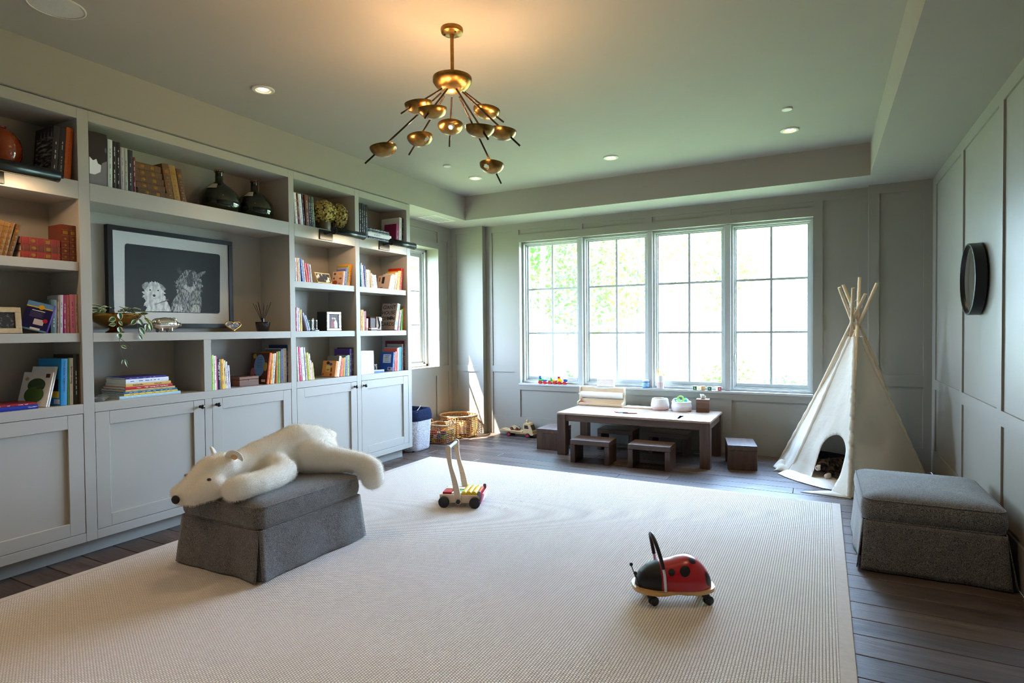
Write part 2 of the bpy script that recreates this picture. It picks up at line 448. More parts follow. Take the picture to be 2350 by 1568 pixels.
# ------------------------------------------------------------------ windows
def window_unit(name, x0, x1, g0, g1, lock=None):
    """casement in the back wall: stepped frame, sash, muntins, six panes"""
    b = MB(); z0, z1 = 0.688, 2.547
    for i, (ins, ya, yb) in enumerate(((0.0, 6.965, 7.13), (0.014, 7.01, 7.12))):
        w = 0.022
        a0, a1, c0, c1 = x0+ins, x1-ins, z0+ins+0.004, z1-ins
        b.box(a0, ya, c0, a0+w, yb, c1); b.box(a1-w, ya, c0, a1, yb, c1)
        b.box(a0+w, ya, c1-w, a1-w, yb, c1); b.box(a0+w, ya, c0, a1-w, yb, c0+w)
    root = struct(b.build(name, TRIMW))
    s = MB(); sx0, sx1, sz0, sz1 = x0+0.028, x1-0.028, 0.725, 2.518
    gz0, gz1 = 0.770, 2.498
    s.box(sx0, 7.04, sz0, g0, 7.085, sz1); s.box(g1, 7.04, sz0, sx1, 7.085, sz1)
    s.box(g0, 7.04, sz0, g1, 7.085, gz0); s.box(g0, 7.04, gz1, g1, 7.085, sz1)
    s.build('sash', TRIMW, root, bevel=0.003)
    gm = (g0+g1)/2; h1, h2 = 1.345, 1.928
    m = MB(); m.box(gm-0.0115, 7.045, gz0, gm+0.0115, 7.08, gz1); m.build('muntin', TRIMW, root)
    for h in (h1, h2):
        m = MB(); m.box(g0, 7.046, h-0.0115, g1, 7.079, h+0.0115); m.build('muntin', TRIMW, root)
    for xa, xb in ((g0, gm), (gm, g1)):
        for za, zb in ((gz0, h1), (h1, h2), (h2, gz1)):
            p = MB(); p.box(xa+0.004, 7.060, za+0.004, xb-0.004, 7.063, zb-0.004); p.build('pane', GLASS, root)
    if lock:
        L = MB(); lx, lz = lock
        L.box(lx-0.011, 7.025, lz-0.035, lx+0.011, 7.04, lz+0.035)
        L.cyl((lx, 7.03, lz+0.01), (lx, 7.0, lz+0.01), 0.008)
        L.box(lx-0.007, 6.992, lz-0.06, lx+0.007, 7.004, lz+0.02)
        L.build('sash_lock', BLACK if lx < -2 else P('nickel', (0.5, 0.47, 0.4), 0.3, metal=1), root, bevel=0.002)
window_unit('window_1', -3.528, -2.722, -3.472, -2.782, (-2.748, 1.08))
window_unit('window_2', -2.668, -1.840, -2.612, -1.905)
window_unit('window_3', -1.785, -0.972, -1.737, -1.024)
window_unit('window_4', -0.908, -0.090, -0.857, -0.146, (-0.879, 1.07))
mb = MB()
for a, c in ((-2.722, -2.668), (-1.840, -1.785), (-0.972, -0.908)): mb.box(a, 6.925, 0.688, c, 7.13, 2.548)
struct(mb.build('trim_2', TRIMW, bevel=0.003))
mb = MB(); mb.box(-3.55, 6.874, 0.664, -0.068, 7.15, 0.688); struct(mb.build('trim_3', TRIMW, bevel=0.003))
# side window beyond the bookcase
b = MB(); X0, X1 = -4.84, -4.72
for ins, xa in ((0.0, -4.735), (0.02, -4.765)):
    ya, yb, za, zb, w = 5.22+ins, 6.482-ins, 0.914+ins, 2.476-ins, 0.03
    b.box(X0, ya, za, xa, ya+w, zb); b.box(X0, yb-w, za, xa, yb, zb); b.box(X0, ya, zb-w, xa, yb, zb); b.box(X0, ya, za, xa, yb, za+w)
w5 = struct(b.build('window_5', TRIMW))
s = MB(); s.box(-4.815, 5.27, 0.964, -4.785, 5.32, 2.426); s.box(-4.815, 6.382, 0.964, -4.785, 6.432, 2.426)
s.box(-4.815, 5.32, 0.964, -4.785, 6.382, 1.02); s.box(-4.815, 5.32, 2.376, -4.785, 6.382, 2.426); s.build('sash', TRIMW, w5)
s = MB(); s.box(-4.81, 5.84, 1.02, -4.79, 5.858, 2.376); s.build('muntin', TRIMW, w5)
for za in (1.47, 1.92):
    s = MB(); s.box(-4.81, 5.32, za-0.009, -4.79, 6.382, za+0.009); s.build('muntin', TRIMW, w5)
for ya, yb in ((5.322, 5.838), (5.86, 6.38)):
    for za, zb in ((1.022, 1.459), (1.481, 1.909), (1.931, 2.374)):
        p = MB(); p.box(-4.802, ya, za, -4.799, yb, zb); p.build('pane', GLASS, w5)

# ------------------------------------------------------------------ ceiling fittings
RING = P('fitting_white', S(205, 200, 190), 0.45)
BULB = P('warm_lamp', (1, 0.85, 0.6), 0.5, emit=(1.0, 0.68, 0.38), estr=16)
DLAB = ['recessed ceiling light above the bookcase, left of the chandelier', 'recessed ceiling light at the right end of the window-side row',
        'recessed ceiling light in the middle of the window-side row', 'recessed ceiling light at the left end of the window-side row']
for (x, y2), lab in zip(((-3.452, 2.838), (-0.254, 5.592), (-1.85, 5.606), (-3.416, 5.607)), DLAB):
    t = thing('recessed_light', lab, 'ceiling light', (x, y2, 3.09), 0, 'recessed ceiling lights')
    b = MB(); b.lathe([(0.075, 0), (0.075, -0.006), (0.070, -0.010), (0.052, -0.010), (0.049, -0.004), (0.034, 0.0)], n=32); b.build('trim_ring', RING, t)
    b = MB(); b.lathe([(0.034, -0.001), (0.030, -0.005), (0.018, -0.0055), (0.0, -0.006)], n=24); b.build('lamp', BULB, t)
    add_light('SPOT', 'downlight_beam', (x, y2, 3.07), 26, (1.0, 0.72, 0.45), spot_size=rad(95), spot_blend=0.7, shadow_soft_size=0.04)
for (x, y2), lab in (((-0.247, 5.039), 'small flat white ceiling disc above the tepee end'), ((-3.415, 5.049), 'small flat white ceiling disc behind the chandelier')):
    b = MB(); b.lathe([(0.04, 0), (0.04, -0.008), (0.036, -0.012), (0.0, -0.012)], (0, 0, 0), n=28)
    o = b.build('ceiling_disc', RING, loc=(x, y2, 3.09)); tag(o, lab, 'ceiling cover', 'flat ceiling discs')
t = thing('ceiling_speaker', 'large round flush white speaker grille in the ceiling corner', 'speaker', (-3.50, 1.61, 3.09))
b = MB(); b.lathe([(0.128, 0), (0.128, -0.004), (0.122, -0.006), (0.118, -0.003)], n=48); b.build('rim', RING, t)
b = MB(); b.lathe([(0.118, -0.002), (0.06, -0.0035), (0.0, -0.004)], n=48)
b.build('grille', P('speaker_mesh', S(200, 197, 190), 0.6, bump=0.4, bscale=600), t)
t = thing('air_vent', 'white perforated air vent let into the soffit by the side window', 'vent', (-4.265, 6.07, 2.79))
b = MB()
b.box(-0.135, -0.225, -0.004, -0.105, 0.225, 0); b.box(0.105, -0.225, -0.004, 0.135, 0.225, 0); b.box(-0.105, -0.225, -0.004, 0.105, -0.195, 0); b.box(-0.105, 0.195, -0.004, 0.105, 0.225, 0)
b.build('frame', RING, t, bevel=0.002)
b = MB()
for i in range(8): b.box(-0.105+0.0275*i, -0.195, -0.003, -0.105+0.0275*i+0.012, 0.195, -0.0005)
for i in range(15): b.box(-0.105, -0.195+0.0275*i, -0.003, 0.105, -0.195+0.0275*i+0.008, -0.0005)
o = b.build('grille', RING, t)
# ------------------------------------------------------------------ built-in bookcase (face X=-4.04)
FX, BX = -4.04, -4.41
bookcase = thing('built_in_bookcase', 'wall-long painted built-in bookcase with open shelves over panelled cupboard doors', 'bookcase', (FX, 1.15, 0))
def bk(name, boxes, mat=CAB, bevel=0.0015, parent=bookcase):
    b = MB()
    for q in boxes: b.box(q[0]-FX, q[1]-1.15, q[2], q[3]-FX, q[4]-1.15, q[5])
    return b.build(name, mat, parent, bevel=bevel, seg=1)
T = 0.022
STL = [(1.15, 1.212), (1.952, 2.015), (3.560, 3.617), (4.366, 4.424), (5.170, 5.230)]
for a, c in STL: bk('stile', [(FX-T, a, 0.10, FX, c, 2.785)])
OPN = [(1.212, 1.952), (2.015, 3.560), (3.617, 4.366), (4.424, 5.170)]
for a, c in OPN:
    bk('rail', [(FX-T, a, 2.718, FX, c, 2.785)]); bk('rail', [(FX-T, a, 2.225, FX, c, 2.335)])
    bk('rail', [(FX-T, a, 0.902, FX, c, 0.960)]); bk('rail', [(FX-T, a, 0.10, FX, c, 0.157)])
bk('rail', [(FX-T, 2.015, 1.343, FX, 3.560, 1.400)])
bk('stile', [(FX-T, 2.757, 0.10, FX, 2.816, 0.902)]); bk('stile', [(FX-T, 2.757, 0.96, FX, 2.816, 1.343)])
bk('back_panel', [(BX-0.015, 1.15, 0.10, BX, 5.23, 2.785)])
for y0, y1 in ((1.15, 1.20), (1.956, 2.011), (3.564, 3.613), (4.370, 4.420), (5.174, 5.230)):
    bk('side_panel', [(BX, y0, 0.10, FX-T, y1, 2.785)])
bk('side_panel', [(BX, 2.761, 0.10, FX-T, 2.812, 1.34)])
bk('top_panel', [(BX, 1.15, 2.72, FX-T, 5.23, 2.787)])
bk('side_panel', [(-4.54, 5.19, 0.10, BX, 5.23, 2.787)])
for a, c in OPN:
    bk('shelf', [(BX, a-0.01, 2.23, FX-T, c+0.01, 2.335)]); bk('shelf', [(BX, a-0.01, 0.905, FX-T, c+0.01, 0.960)])
bk('shelf', [(BX, 2.006, 1.345, FX-T, 3.569, 1.400)])
for a, c in (OPN[0], OPN[2], OPN[3]):
    bk('shelf', [(BX, a+0.001, 1.783, FX-0.012, c-0.001, 1.838)]); bk('shelf', [(BX, a+0.001, 1.346, FX-0.012, c-0.001, 1.400)])
bk('bottom_panel', [(BX, 1.15, 0.10, FX-T, 5.23, 0.13)])
bk('plinth', [(BX, 1.15, 0.0, -4.12, 5.15, 0.10)])
KNOB = P('knob_bronze', (0.012, 0.010, 0.010), 0.22, spec=0.6)
def door(y0, y1, knob):
    g = 0.0025; a, c, z0, z1 = y0+g, y1-g, 0.157+g, 0.902-g; fw = 0.084
    q = lambda *x: x
    d = bk('door', [(FX-T, a, z0, FX-0.001, a+fw, z1), (FX-T, c-fw, z0, FX-0.001, c, z1), (FX-T, a+fw, z0, FX-0.001, c-fw, z0+fw-0.005), (FX-T, a+fw, z1-fw, FX-0.001, c-fw, z1)])
    bk('panel', [(FX-T-0.004, a+fw-0.004, z0+fw-0.009, FX-0.016, c-fw+0.004, z1-fw+0.004)], parent=d, bevel=0)
    if knob is not None:
        k = MB(); ky = (c-0.034) if knob > 0 else (a+0.034)
        k.M = Matrix.Translation((-0.001, ky-1.15, 0.852)) @ Matrix.Rotation(rad(90), 4, 'Y')
        k.lathe([(0.0, 0.040), (0.008, 0.0395), (0.0145, 0.035), (0.0165, 0.029), (0.0145, 0.023), (0.008, 0.018), (0.0055, 0.012), (0.006, 0.004), (0.011, 0.0), (0, 0)][::-1], n=18)
        k.build('knob', KNOB, d)
door(1.212, 1.952, -1); door(2.015, 2.757, 1); door(2.816, 3.560, -1); door(3.617, 4.366, 1); door(4.424, 5.170, -1)
# ------------------------------------------------------------------ rug
def rug_mat():
    m = bpy.data.materials.new('rug_weave'); m.use_nodes = True; n = m.node_tree; b = n.nodes['Principled BSDF']
    L = n.links.new
    def math(op, a, c=None):
        q = n.nodes.new('ShaderNodeMath'); q.operation = op
        for i, v in enumerate((a, c)):
            if v is None: continue
            if isinstance(v, (int, float)): q.inputs[i].default_value = v
            else: L(v, q.inputs[i])
        return q.outputs[0]
    tc = n.nodes.new('ShaderNodeTexCoord'); sp = n.nodes.new('ShaderNodeSeparateXYZ'); L(tc.outputs['Object'], sp.inputs[0])
    u = math('DIVIDE', sp.outputs[0], 0.0128); fu = math('FLOOR', u); ru = math('FRACT', u)
    alt = math('MULTIPLY', math('MODULO', fu, 2.0), 0.5)
    v = math('ADD', math('DIVIDE', sp.outputs[1], 0.0115), alt); rv = math('FRACT', v)
    hu = math('POWER', math('SINE', math('MULTIPLY', ru, PI)), 0.6)
    hv = math('POWER', math('SINE', math('MULTIPLY', rv, PI)), 0.7)
    h = math('MULTIPLY', hu, math('ADD', math('MULTIPLY', hv, 0.6), 0.4))
    nz = n.nodes.new('ShaderNodeTexNoise'); nz.inputs['Scale'].default_value = 90; L(tc.outputs['Object'], nz.inputs['Vector'])
    n2 = n.nodes.new('ShaderNodeTexNoise'); n2.inputs['Scale'].default_value = 2.2; n2.inputs['Detail'].default_value = 4; L(tc.outputs['Object'], n2.inputs['Vector'])
    cr = n.nodes.new('ShaderNodeValToRGB')
    cr.color_ramp.elements[0].position = 0.12; cr.color_ramp.elements[0].color = (*S(150, 130, 108), 1)
    cr.color_ramp.elements[1].position = 0.62; cr.color_ramp.elements[1].color = (*S(230, 222, 213), 1)
    L(h, cr.inputs[0])
    hs = n.nodes.new('ShaderNodeHueSaturation'); L(cr.outputs[0], hs.inputs['Color'])
    mv = math('ADD', math('MULTIPLY', nz.outputs['Fac'], 0.22), math('MULTIPLY', n2.outputs['Fac'], 0.10)); L(math('ADD', mv, 0.84), hs.inputs['Value'])
    L(hs.outputs[0], b.inputs['Base Color'])
    bp = n.nodes.new('ShaderNodeBump'); bp.inputs['Strength'].default_value = 0.75; bp.inputs['Distance'].default_value = 0.006
    L(h, bp.inputs['Height']); L(bp.outputs[0], b.inputs['Normal'])
    b.inputs['Roughness'].default_value = 0.95; b.inputs['Specular IOR Level'].default_value = 0.1; b.inputs['Sheen Weight'].default_value = 0.15
    return m
RX0, RX1, RY0, RY1 = -3.805, 0.125, -0.85, 5.232
rug = thing('rug', 'large cream looped wool rug covering the middle of the floor', 'rug', ((RX0+RX1)/2, (RY0+RY1)/2, 0))
hx, hy = (RX1-RX0)/2, (RY1-RY0)/2; bw = 0.062
b = MB(); b.box(-hx+bw, -hy+bw, 0.001, hx-bw, hy-bw, 0.0135); b.build('woven_field', rug_mat(), rug)
BIND = P('rug_binding', S(206, 196, 186), 0.9, spec=0.1, var=0.05, vscale=40, bump=0.25, bscale=500)
b = MB()
for q in ((-hx, -hy, -hx+bw, hy), (hx-bw, -hy, hx, hy), (-hx+bw, hy-bw, hx-bw, hy), (-hx+bw, -hy, hx-bw, -hy+bw)):
    b.box(q[0], q[1], 0.0005, q[2], q[3], 0.012)
b.build('binding', BIND, rug, bevel=0.004)
b = MB()
STITCH = P('rug_stitch', S(120, 104, 88), 0.9)
k = 0
yy = -hy+bw
b.box(-hx+bw-0.004, hy-bw-0.002, 0.012, hx-bw+0.004, hy-bw+0.003, 0.0131); b.box(-hx+bw-0.004, -hy+bw, 0.012, -hx+bw+0.001, hy-bw, 0.0131)
b.build('seam', STITCH, rug)

# ------------------------------------------------------------------ ottomans
def wool():
    m = P('heather_wool', S(104, 101, 99), 0.95, spec=0.15, sheen=0.3)
    n = m.node_tree; bs = n.nodes['Principled BSDF']; tc = n.nodes.new('ShaderNodeTexCoord')
    a = n.nodes.new('ShaderNodeTexNoise'); a.inputs['Scale'].default_value = 300; a.inputs['Detail'].default_value = 3; a.inputs['Roughness'].default_value = 0.7
    c = n.nodes.new('ShaderNodeTexNoise'); c.inputs['Scale'].default_value = 18; c.inputs['Detail'].default_value = 4
    cr = n.nodes.new('ShaderNodeValToRGB'); cr.color_ramp.elements[0].position = 0.40; cr.color_ramp.elements[0].color = (*S(38, 36, 35), 1)
    cr.color_ramp.elements[1].position = 0.62; cr.color_ramp.elements[1].color = (*S(146, 142, 138), 1)
    ad = n.nodes.new('ShaderNodeMath'); ad.operation = 'MULTIPLY_ADD'; ad.inputs[1].default_value = 0.08
    sb = n.nodes.new('ShaderNodeMath'); sb.operation = 'SUBTRACT'; sb.inputs[1].default_value = 0.04
    n.links.new(tc.outputs['Object'], a.inputs['Vector']); n.links.new(tc.outputs['Object'], c.inputs['Vector'])
    n.links.new(c.outputs['Fac'], ad.inputs[0]); n.links.new(a.outputs['Fac'], ad.inputs[2]); n.links.new(ad.outputs[0], sb.inputs[0])
    n.links.new(sb.outputs[0], cr.inputs[0]); n.links.new(cr.outputs[0], bs.inputs['Base Color'])
    bp = n.nodes.new('ShaderNodeBump'); bp.inputs['Strength'].default_value = 0.25; bp.inputs['Distance'].default_value = 0.003
    n.links.new(a.outputs['Fac'], bp.inputs['Height']); n.links.new(bp.outputs[0], bs.inputs['Normal'])
    return m
WOOL = wool()
def rrect(w, d, r, k=6):
    pts = []
    for cx, cy, a in ((w/2-r, d/2-r, 0), (-w/2+r, d/2-r, PI/2), (-w/2+r, -d/2+r, PI), (w/2-r, -d/2+r, 1.5*PI)):
        pts += arc(cx, cy, r, a, a+PI/2, k)
    return pts
def ottoman(label, loc, rz, w, d):
    t = thing('ottoman', label, 'ottoman', loc, rz, 'grey wool ottomans')
    def loops(b, prof, k=6):
        L = []
        for ins, z, r in prof:
            q = rrect(w-2*ins, d-2*ins, max(r-ins*0.2, 0.01), k)
            L.append([(x, y, z) for x, y in q])
        n = len(L[0]); vs = [p for l in L for p in l]
        fs = [(i*n+j, i*n+(j+1) % n, (i+1)*n+(j+1) % n, (i+1)*n+j) for i in range(len(L)-1) for j in range(n)]
        fs.append(tuple(range((len(L)-1)*n, len(L)*n)))
        b.add(vs, fs, True)
    b = MB(); loops(b, [(0.02, 0.282, 0.05), (0.006, 0.290, 0.055), (-0.004, 0.315, 0.06), (-0.007, 0.345, 0.06), (-0.003, 0.385, 0.06), (0.004, 0.405, 0.06), (0.012, 0.413, 0.06), (0.035, 0.424, 0.06), (0.08, 0.434, 0.06), (0.15, 0.441, 0.06), (0.25, 0.445, 0.05), (0.32, 0.446, 0.02)])
    b.build('cushion', WOOL, t, sharp=180)
    for z, ins, nm in ((0.407, 0.004, 'piping'), (0.291, 0.004, 'piping')):
        b = MB(); q = rrect(w-2*ins, d-2*ins, 0.058, 6); b.tube([(x, y, z) for x, y in q], 0.0042, 6, closed=True); b.build(nm, WOOL, t, sharp=180)
    b = MB(); b.box(-w/2+0.03, -d/2+0.03, 0.03, w/2-0.03, d/2-0.03, 0.283); b.build('base_frame', P('frame_dark', (0.02, 0.018, 0.016), 0.9), t)
    for i, (ln, off) in enumerate(((w, d/2), (d, w/2), (w, d/2), (d, w/2))):
        ang = i*PI/2-PI/2
        def f(u, v, ln=ln, off=off, i=i):
            s = (u-0.5)*(ln-0.016+0.034*v); z = 0.286-v*(0.280)
            edge = abs(u-0.5)*2
            wv = 0.006*v*math.sin(u*7+i*1.7)+0.005*v*math.sin(u*15+i*2.1)+0.008*v*max(0, edge-0.82)/0.18
            o = off-0.002+0.020*v+wv-0.006*(max(0, edge-0.9)/0.1)*(1-v)
            return (s, -o, z+0.004*v*edge**6)
        b = MB(); b.grid(f, 28, 12)
        b.M = None
        M = Matrix.Rotation(i*PI/2, 4, 'Z'); b.v = [M @ p for p in b.v]
        b.build('skirt_panel', WOOL, t, solid=0.006, sharp=180)
    for i in range(4):
        cx = (w/2-0.012)*(1 if i in (0, 1) else -1); cy = (d/2-0.012)*(1 if i in (0, 3) else -1)
        sx, sy = (1 if cx > 0 else -1), (1 if cy > 0 else -1)
        b = MB()
        def f(u, v, cx=cx, cy=cy, sx=sx, sy=sy):
            a = (u-0.5)*2; e = 0.012*v
            x = cx-sx*0.05*max(0, a)+sx*(e-0.006); y = cy-sy*0.05*max(0, -a)+sy*(e-0.006)
            return (x, y, 0.284-0.276*v)
        b.grid(f, 8, 4); b.build('corner_pleat', WOOL, t, solid=0.004)
    return t
ottoman('grey wool skirted ottoman on the rug carrying the white plush bear', (-3.083, 2.575, 0.0135), 0, 0.695, 0.815)
ottoman('grey wool skirted ottoman against the right wall, on bare boards', (0.533, 4.305, 0.0), rad(0.5), 0.665, 0.79)

# ------------------------------------------------------------------ soft toys from blended volumes
def blob_mesh(name, chains, vox, smooth=6, iters=0):
    """chains: lists of (x,y,z,r) -> one continuous voxel-remeshed surface"""
    b = MB()
    for ch in chains:
        if len(ch) == 1:
            p = ch[0]; b.sphere(p[:3], p[3] if len(p) == 4 else p[3:6], 16, 10)
        for p, q in zip(ch[:-1], ch[1:]):
            L = (Vector(p[:3])-Vector(q[:3])).length; k = max(2, int(L/(0.35*min(p[3], q[3])))+1)
            for i in range(k+1):
                t = i/k; s = t*t*(3-2*t)*0.5+t*0.5
                b.sphere([p[j]+(q[j]-p[j])*t for j in range(3)], p[3]+(q[3]-p[3])*s, 14, 9)
    o = b.build(name+'_src', PAINT)
    m = o.modifiers.new('r', 'REMESH'); m.mode = 'VOXEL'; m.voxel_size = vox; m.use_smooth_shade = True
    s = o.modifiers.new('s', 'SMOOTH'); s.factor = 0.5; s.iterations = smooth
    dg = bpy.context.evaluated_depsgraph_get(); dg.update()
    me = bpy.data.meshes.new_from_object(o.evaluated_get(dg), depsgraph=dg); me.name = name
    bpy.data.objects.remove(o)
    return me
def fur(o, mat_idx, count, length, rough=0.02, seed=1, radius=0.0006, clump=0.3):
    md = o.modifiers.new('fur', 'PARTICLE_SYSTEM'); ps = md.particle_system.settings
    ps.type = 'HAIR'; ps.count = count; ps.hair_length = length; ps.hair_step = 3; ps.render_step = 2; ps.display_step = 2
    ps.material = mat_idx; ps.root_radius = radius*1000; ps.tip_radius = 0.15*radius*1000; ps.radius_scale = 0.001
    ps.roughness_2 = 0.006; ps.child_type = 'NONE'; ps.brownian_factor = 0.0
    ps.length_random = 0.5
    md.particle_system.seed = seed
PLUSH = P('white_plush', S(246, 240, 228), 0.95, spec=0.05, sheen=0.4, var=0.05, vscale=7, bump=0.5, bscale=120)
OX, OY, OZ = -3.083, 2.575, 0.0
bear = thing('plush_polar_bear', 'large white plush polar bear lying face down across the grey ottoman', 'soft toy', (OX, OY, 0.455))
def W2(ch): return [tuple([p[0]-OX, p[1]-OY, p[2]-0.455]+list(p[3:])) for p in ch]
chains = [
    # trunk: neck, shoulders, waist, high rump
    [(-3.17, 2.30, 0.555, 0.098), (-3.17, 2.42, 0.565, 0.105), (-3.17, 2.55, 0.580, 0.125), (-3.16, 2.68, 0.592, 0.138), (-3.15, 2.82, 0.610, 0.158), (-3.13, 2.92, 0.598, 0.150), (-3.11, 2.99, 0.575, 0.112)],
    # head and muzzle hanging over the front edge
    [(-3.17, 2.27, 0.570, 0.108), (-3.175, 2.21, 0.563, 0.108), (-3.18, 2.14, 0.530, 0.088), (-3.185, 2.075, 0.495, 0.066), (-3.195, 2.035, 0.470, 0.050)],
    [(-3.225, 2.17, 0.510, 0.075), (-3.255, 2.06, 0.478, 0.050)], [(-3.115, 2.16, 0.512, 0.080), (-3.145, 2.06, 0.468, 0.050)],
    # right foreleg along the ottoman edge
    [(-3.08, 2.56, 0.555, 0.090), (-2.985, 2.565, 0.523, 0.076), (-2.935, 2.45, 0.514, 0.070), (-2.915, 2.31, 0.511, 0.068), (-2.925, 2.22, 0.512, 0.072), (-2.935, 2.17, 0.508, 0.066)],
    # left foreleg
    [(-3.28, 2.58, 0.545, 0.078), (-3.36, 2.50, 0.510, 0.062), (-3.385, 2.36, 0.503, 0.058), (-3.38, 2.24, 0.500, 0.060)],
    # right hind leg trailing off the back corner
    [(-3.04, 2.83, 0.565, 0.125), (-2.93, 2.90, 0.530, 0.095), (-2.84, 2.98, 0.515, 0.076), (-2.765, 3.045, 0.490, 0.070)],
    [(-2.765, 3.045, 0.490, 0.070), (-2.72, 3.06, 0.450, 0.082), (-2.70, 3.055, 0.400, 0.080)],
    # left hind leg
    [(-3.25, 2.84, 0.560, 0.110), (-3.34, 2.92, 0.518, 0.078), (-3.38, 3.02, 0.500, 0.060), (-3.39, 3.08, 0.455, 0.062)],
    # tail and ears
    [(-3.115, 3.06, 0.665, 0.038), (-3.10, 3.095, 0.655, 0.028)],
]
me = blob_mesh('body', [W2(c) for c in chains], 0.0105, 7)
me.materials.clear(); me.materials.append(PLUSH)
bo = bpy.data.objects.new('body', me); COL.objects.link(bo); bo.parent = bear
fur(bo, 1, 40000, 0.016, 0.012, 3, 0.0013)
def bear_ear(x, y, z, yaw):
    b = MB(); b.M = Matrix.Translation((x-OX, y-OY, z-0.455)) @ Matrix.Rotation(yaw, 4, 'Z') @ Matrix.Rotation(rad(18), 4, 'X')
    def f(u, v):
        a = -PI*0.12+u*PI*1.24; r = 0.050*math.sin(v*PI/2)
        return (r*math.cos(a), -0.018*(v**2)+0.008, r*math.sin(a)+0.006)
    b.grid(f, 16, 6); o = b.build('ear', [PLUSH], bear, solid=0.014, sub=1, sharp=180)
    b = MB(); b.M = Matrix.Translation((x-OX, y-OY, z-0.455)) @ Matrix.Rotation(yaw, 4, 'Z') @ Matrix.Rotation(rad(18), 4, 'X')
    b.sphere((0, -0.002, 0.013), (0.020, 0.006, 0.018), 12, 8)
    b.build('inner_ear', P('ear_tan', S(232, 190, 140), 0.9, spec=0.05), o)
bear_ear(-3.082, 2.285, 0.645, rad(28)); bear_ear(-3.262, 2.285, 0.650, rad(-28))
EYE = P('toy_eye', (0.01, 0.009, 0.009), 0.08, coat=1)
for ex, ey, ez in ((-3.080, 2.118, 0.560), (-3.255, 2.098, 0.570)):
    b = MB(); b.sphere((ex-OX, ey-OY, ez-0.455), (0.016, 0.012, 0.010), 12, 8); b.build('eye', EYE, bear)
b = MB(); b.sphere((-3.178-OX, 1.983-OY, 0.468-0.455), (0.029, 0.016, 0.024), 16, 10); b.build('nose', P('velvet_black', (0.010, 0.009, 0.009), 0.7), bear)

# ------------------------------------------------------------------ ladybird ride-on
LB = thing('ladybird_ride_on', 'red and black ladybird ride-on toy with hoop handle on castors', 'ride-on toy', (-0.675, 3.005, 0.0135), rad(207))
RED = P('ladybird_red', S(178, 10, 26), 0.28, coat=0.4); LBK = P('ladybird_black', S(24, 24, 27), 0.38)
PLY = wood('birch_ply', S(196, 148, 84), S(226, 184, 120), 0.4, 8, 'X', coat=0.2)
def peanut(k=64, g=0.0):
    pts = []
    for i in range(k):
        t = 2*PI*i/k; c, s_ = math.cos(t), math.sin(t)
        x = 0.207*(abs(c)**0.9)*(1 if c > 0 else -1); w = 0.122-0.030*math.exp(-((x+0.005)/0.06)**2)-0.010*(x < -0.05)
        y = w*(abs(s_)**0.75)*(1 if s_ > 0 else -1)
        pts.append((x*(1+g), y*(1+g*1.6)))
    return pts
b = MB(); b.prism(peanut(), 0.062, 0.080, True); b.build('base_board', PLY, LB, bevel=0.006, seg=3)
# shell: one closed dome, black head in front and red wing case behind
def shell_pt(u, v, lim0, lim1):
    x = lim0+(lim1-lim0)*u; c = 0.155; a0 = -0.190
    xr = (x-0.0)/0.192
    env = max(0.0, 1-abs(xr)**(3.0 if x < 0 else 2.4))**0.5
    h = (0.118+0.030*math.exp(-((x+0.085)/0.085)**2)+0.004)*env
    w = (0.096+0.006*math.cos((x+0.08)*14))*env**0.9
    a = PI*v
    ca, sa = math.cos(a), math.sin(a)
    return (x, w*(abs(ca)**0.85)*(1 if ca > 0 else -1), 0.080+h*max(sa, 0)**0.8)
b = MB(); b.grid(lambda u, v: shell_pt(u**1.0, v, 0.075, 0.1919), 22, 28, flip=True); b.build('head', LBK, LB, sharp=180)
b = MB(); b.grid(lambda u, v: shell_pt(u, v, -0.1919, 0.075), 44, 32, flip=True); body = b.build('wing_case', RED, LB, sharp=180)
for dx, ang, r in ((-0.04, 38, 0.026), (0.025, 40, 0.017), (-0.085, 66, 0.019), (-0.165, 30, 0.030), (-0.04, 142, 0.026), (0.025, 140, 0.017), (-0.085, 114, 0.019), (-0.165, 150, 0.030)):
    uc = (dx+0.1919)/(0.075+0.1919); vc = ang/180.0
    p0 = Vector(shell_pt(uc, vc, -0.1919, 0.075)); pu = (Vector(shell_pt(min(uc+0.01, 0.99), vc, -0.1919, 0.075))-p0); pv = (Vector(shell_pt(uc, vc+0.01, -0.1919, 0.075))-p0)
    lu, lv = pu.length/0.01, pv.length/0.01
    def f(i, j):
        rr = r*j; a = 2*PI*i
        q = Vector(shell_pt(min(max(uc+rr*math.cos(a)/lu, 0.003), 0.997), vc+rr*math.sin(a)/lv, -0.1919, 0.075))
        nn = Vector((0, q.y, max(q.z-0.10, 0.01))).normalized()
        return q+nn*0.0012
    b = MB(); b.grid(f, 20, 5, cu=True); b.build('spot', LBK, LB, sharp=180)
hp = []
for i in range(29):
    t = i/28; a = PI*t
    y = 0.108*math.cos(a); z = 0.085+0.045*min(1, math.sin(a)*9)+0.205*math.sin(a)**0.75 if 0 < t < 1 else 0.085
    hp.append((0.062+0.045*math.sin(a), y, z))
b = MB(); b.tube(hp[2:-2], 0.0095, 10); b.build('handle_grip', BLKP, LB, sharp=180)
STEEL = P('brushed_steel', (0.62, 0.62, 0.63), 0.3, metal=1.0)
for e in (hp[:4], hp[-4:]):
    b = MB(); b.tube(e, 0.0078, 10); b.build('handle_post', STEEL, LB, sharp=180)
for sy in (-1, 1):
    b = MB(); b.cyl((0.176, sy*0.045, 0.08), (0.200, sy*0.055, 0.150), 0.0025, n=8); a = b.build('antenna', BLKP, LB)
    b = MB(); b.sphere((0.201, sy*0.0555, 0.156), 0.0095, 14, 9); b.build('ball', BLKP, a)
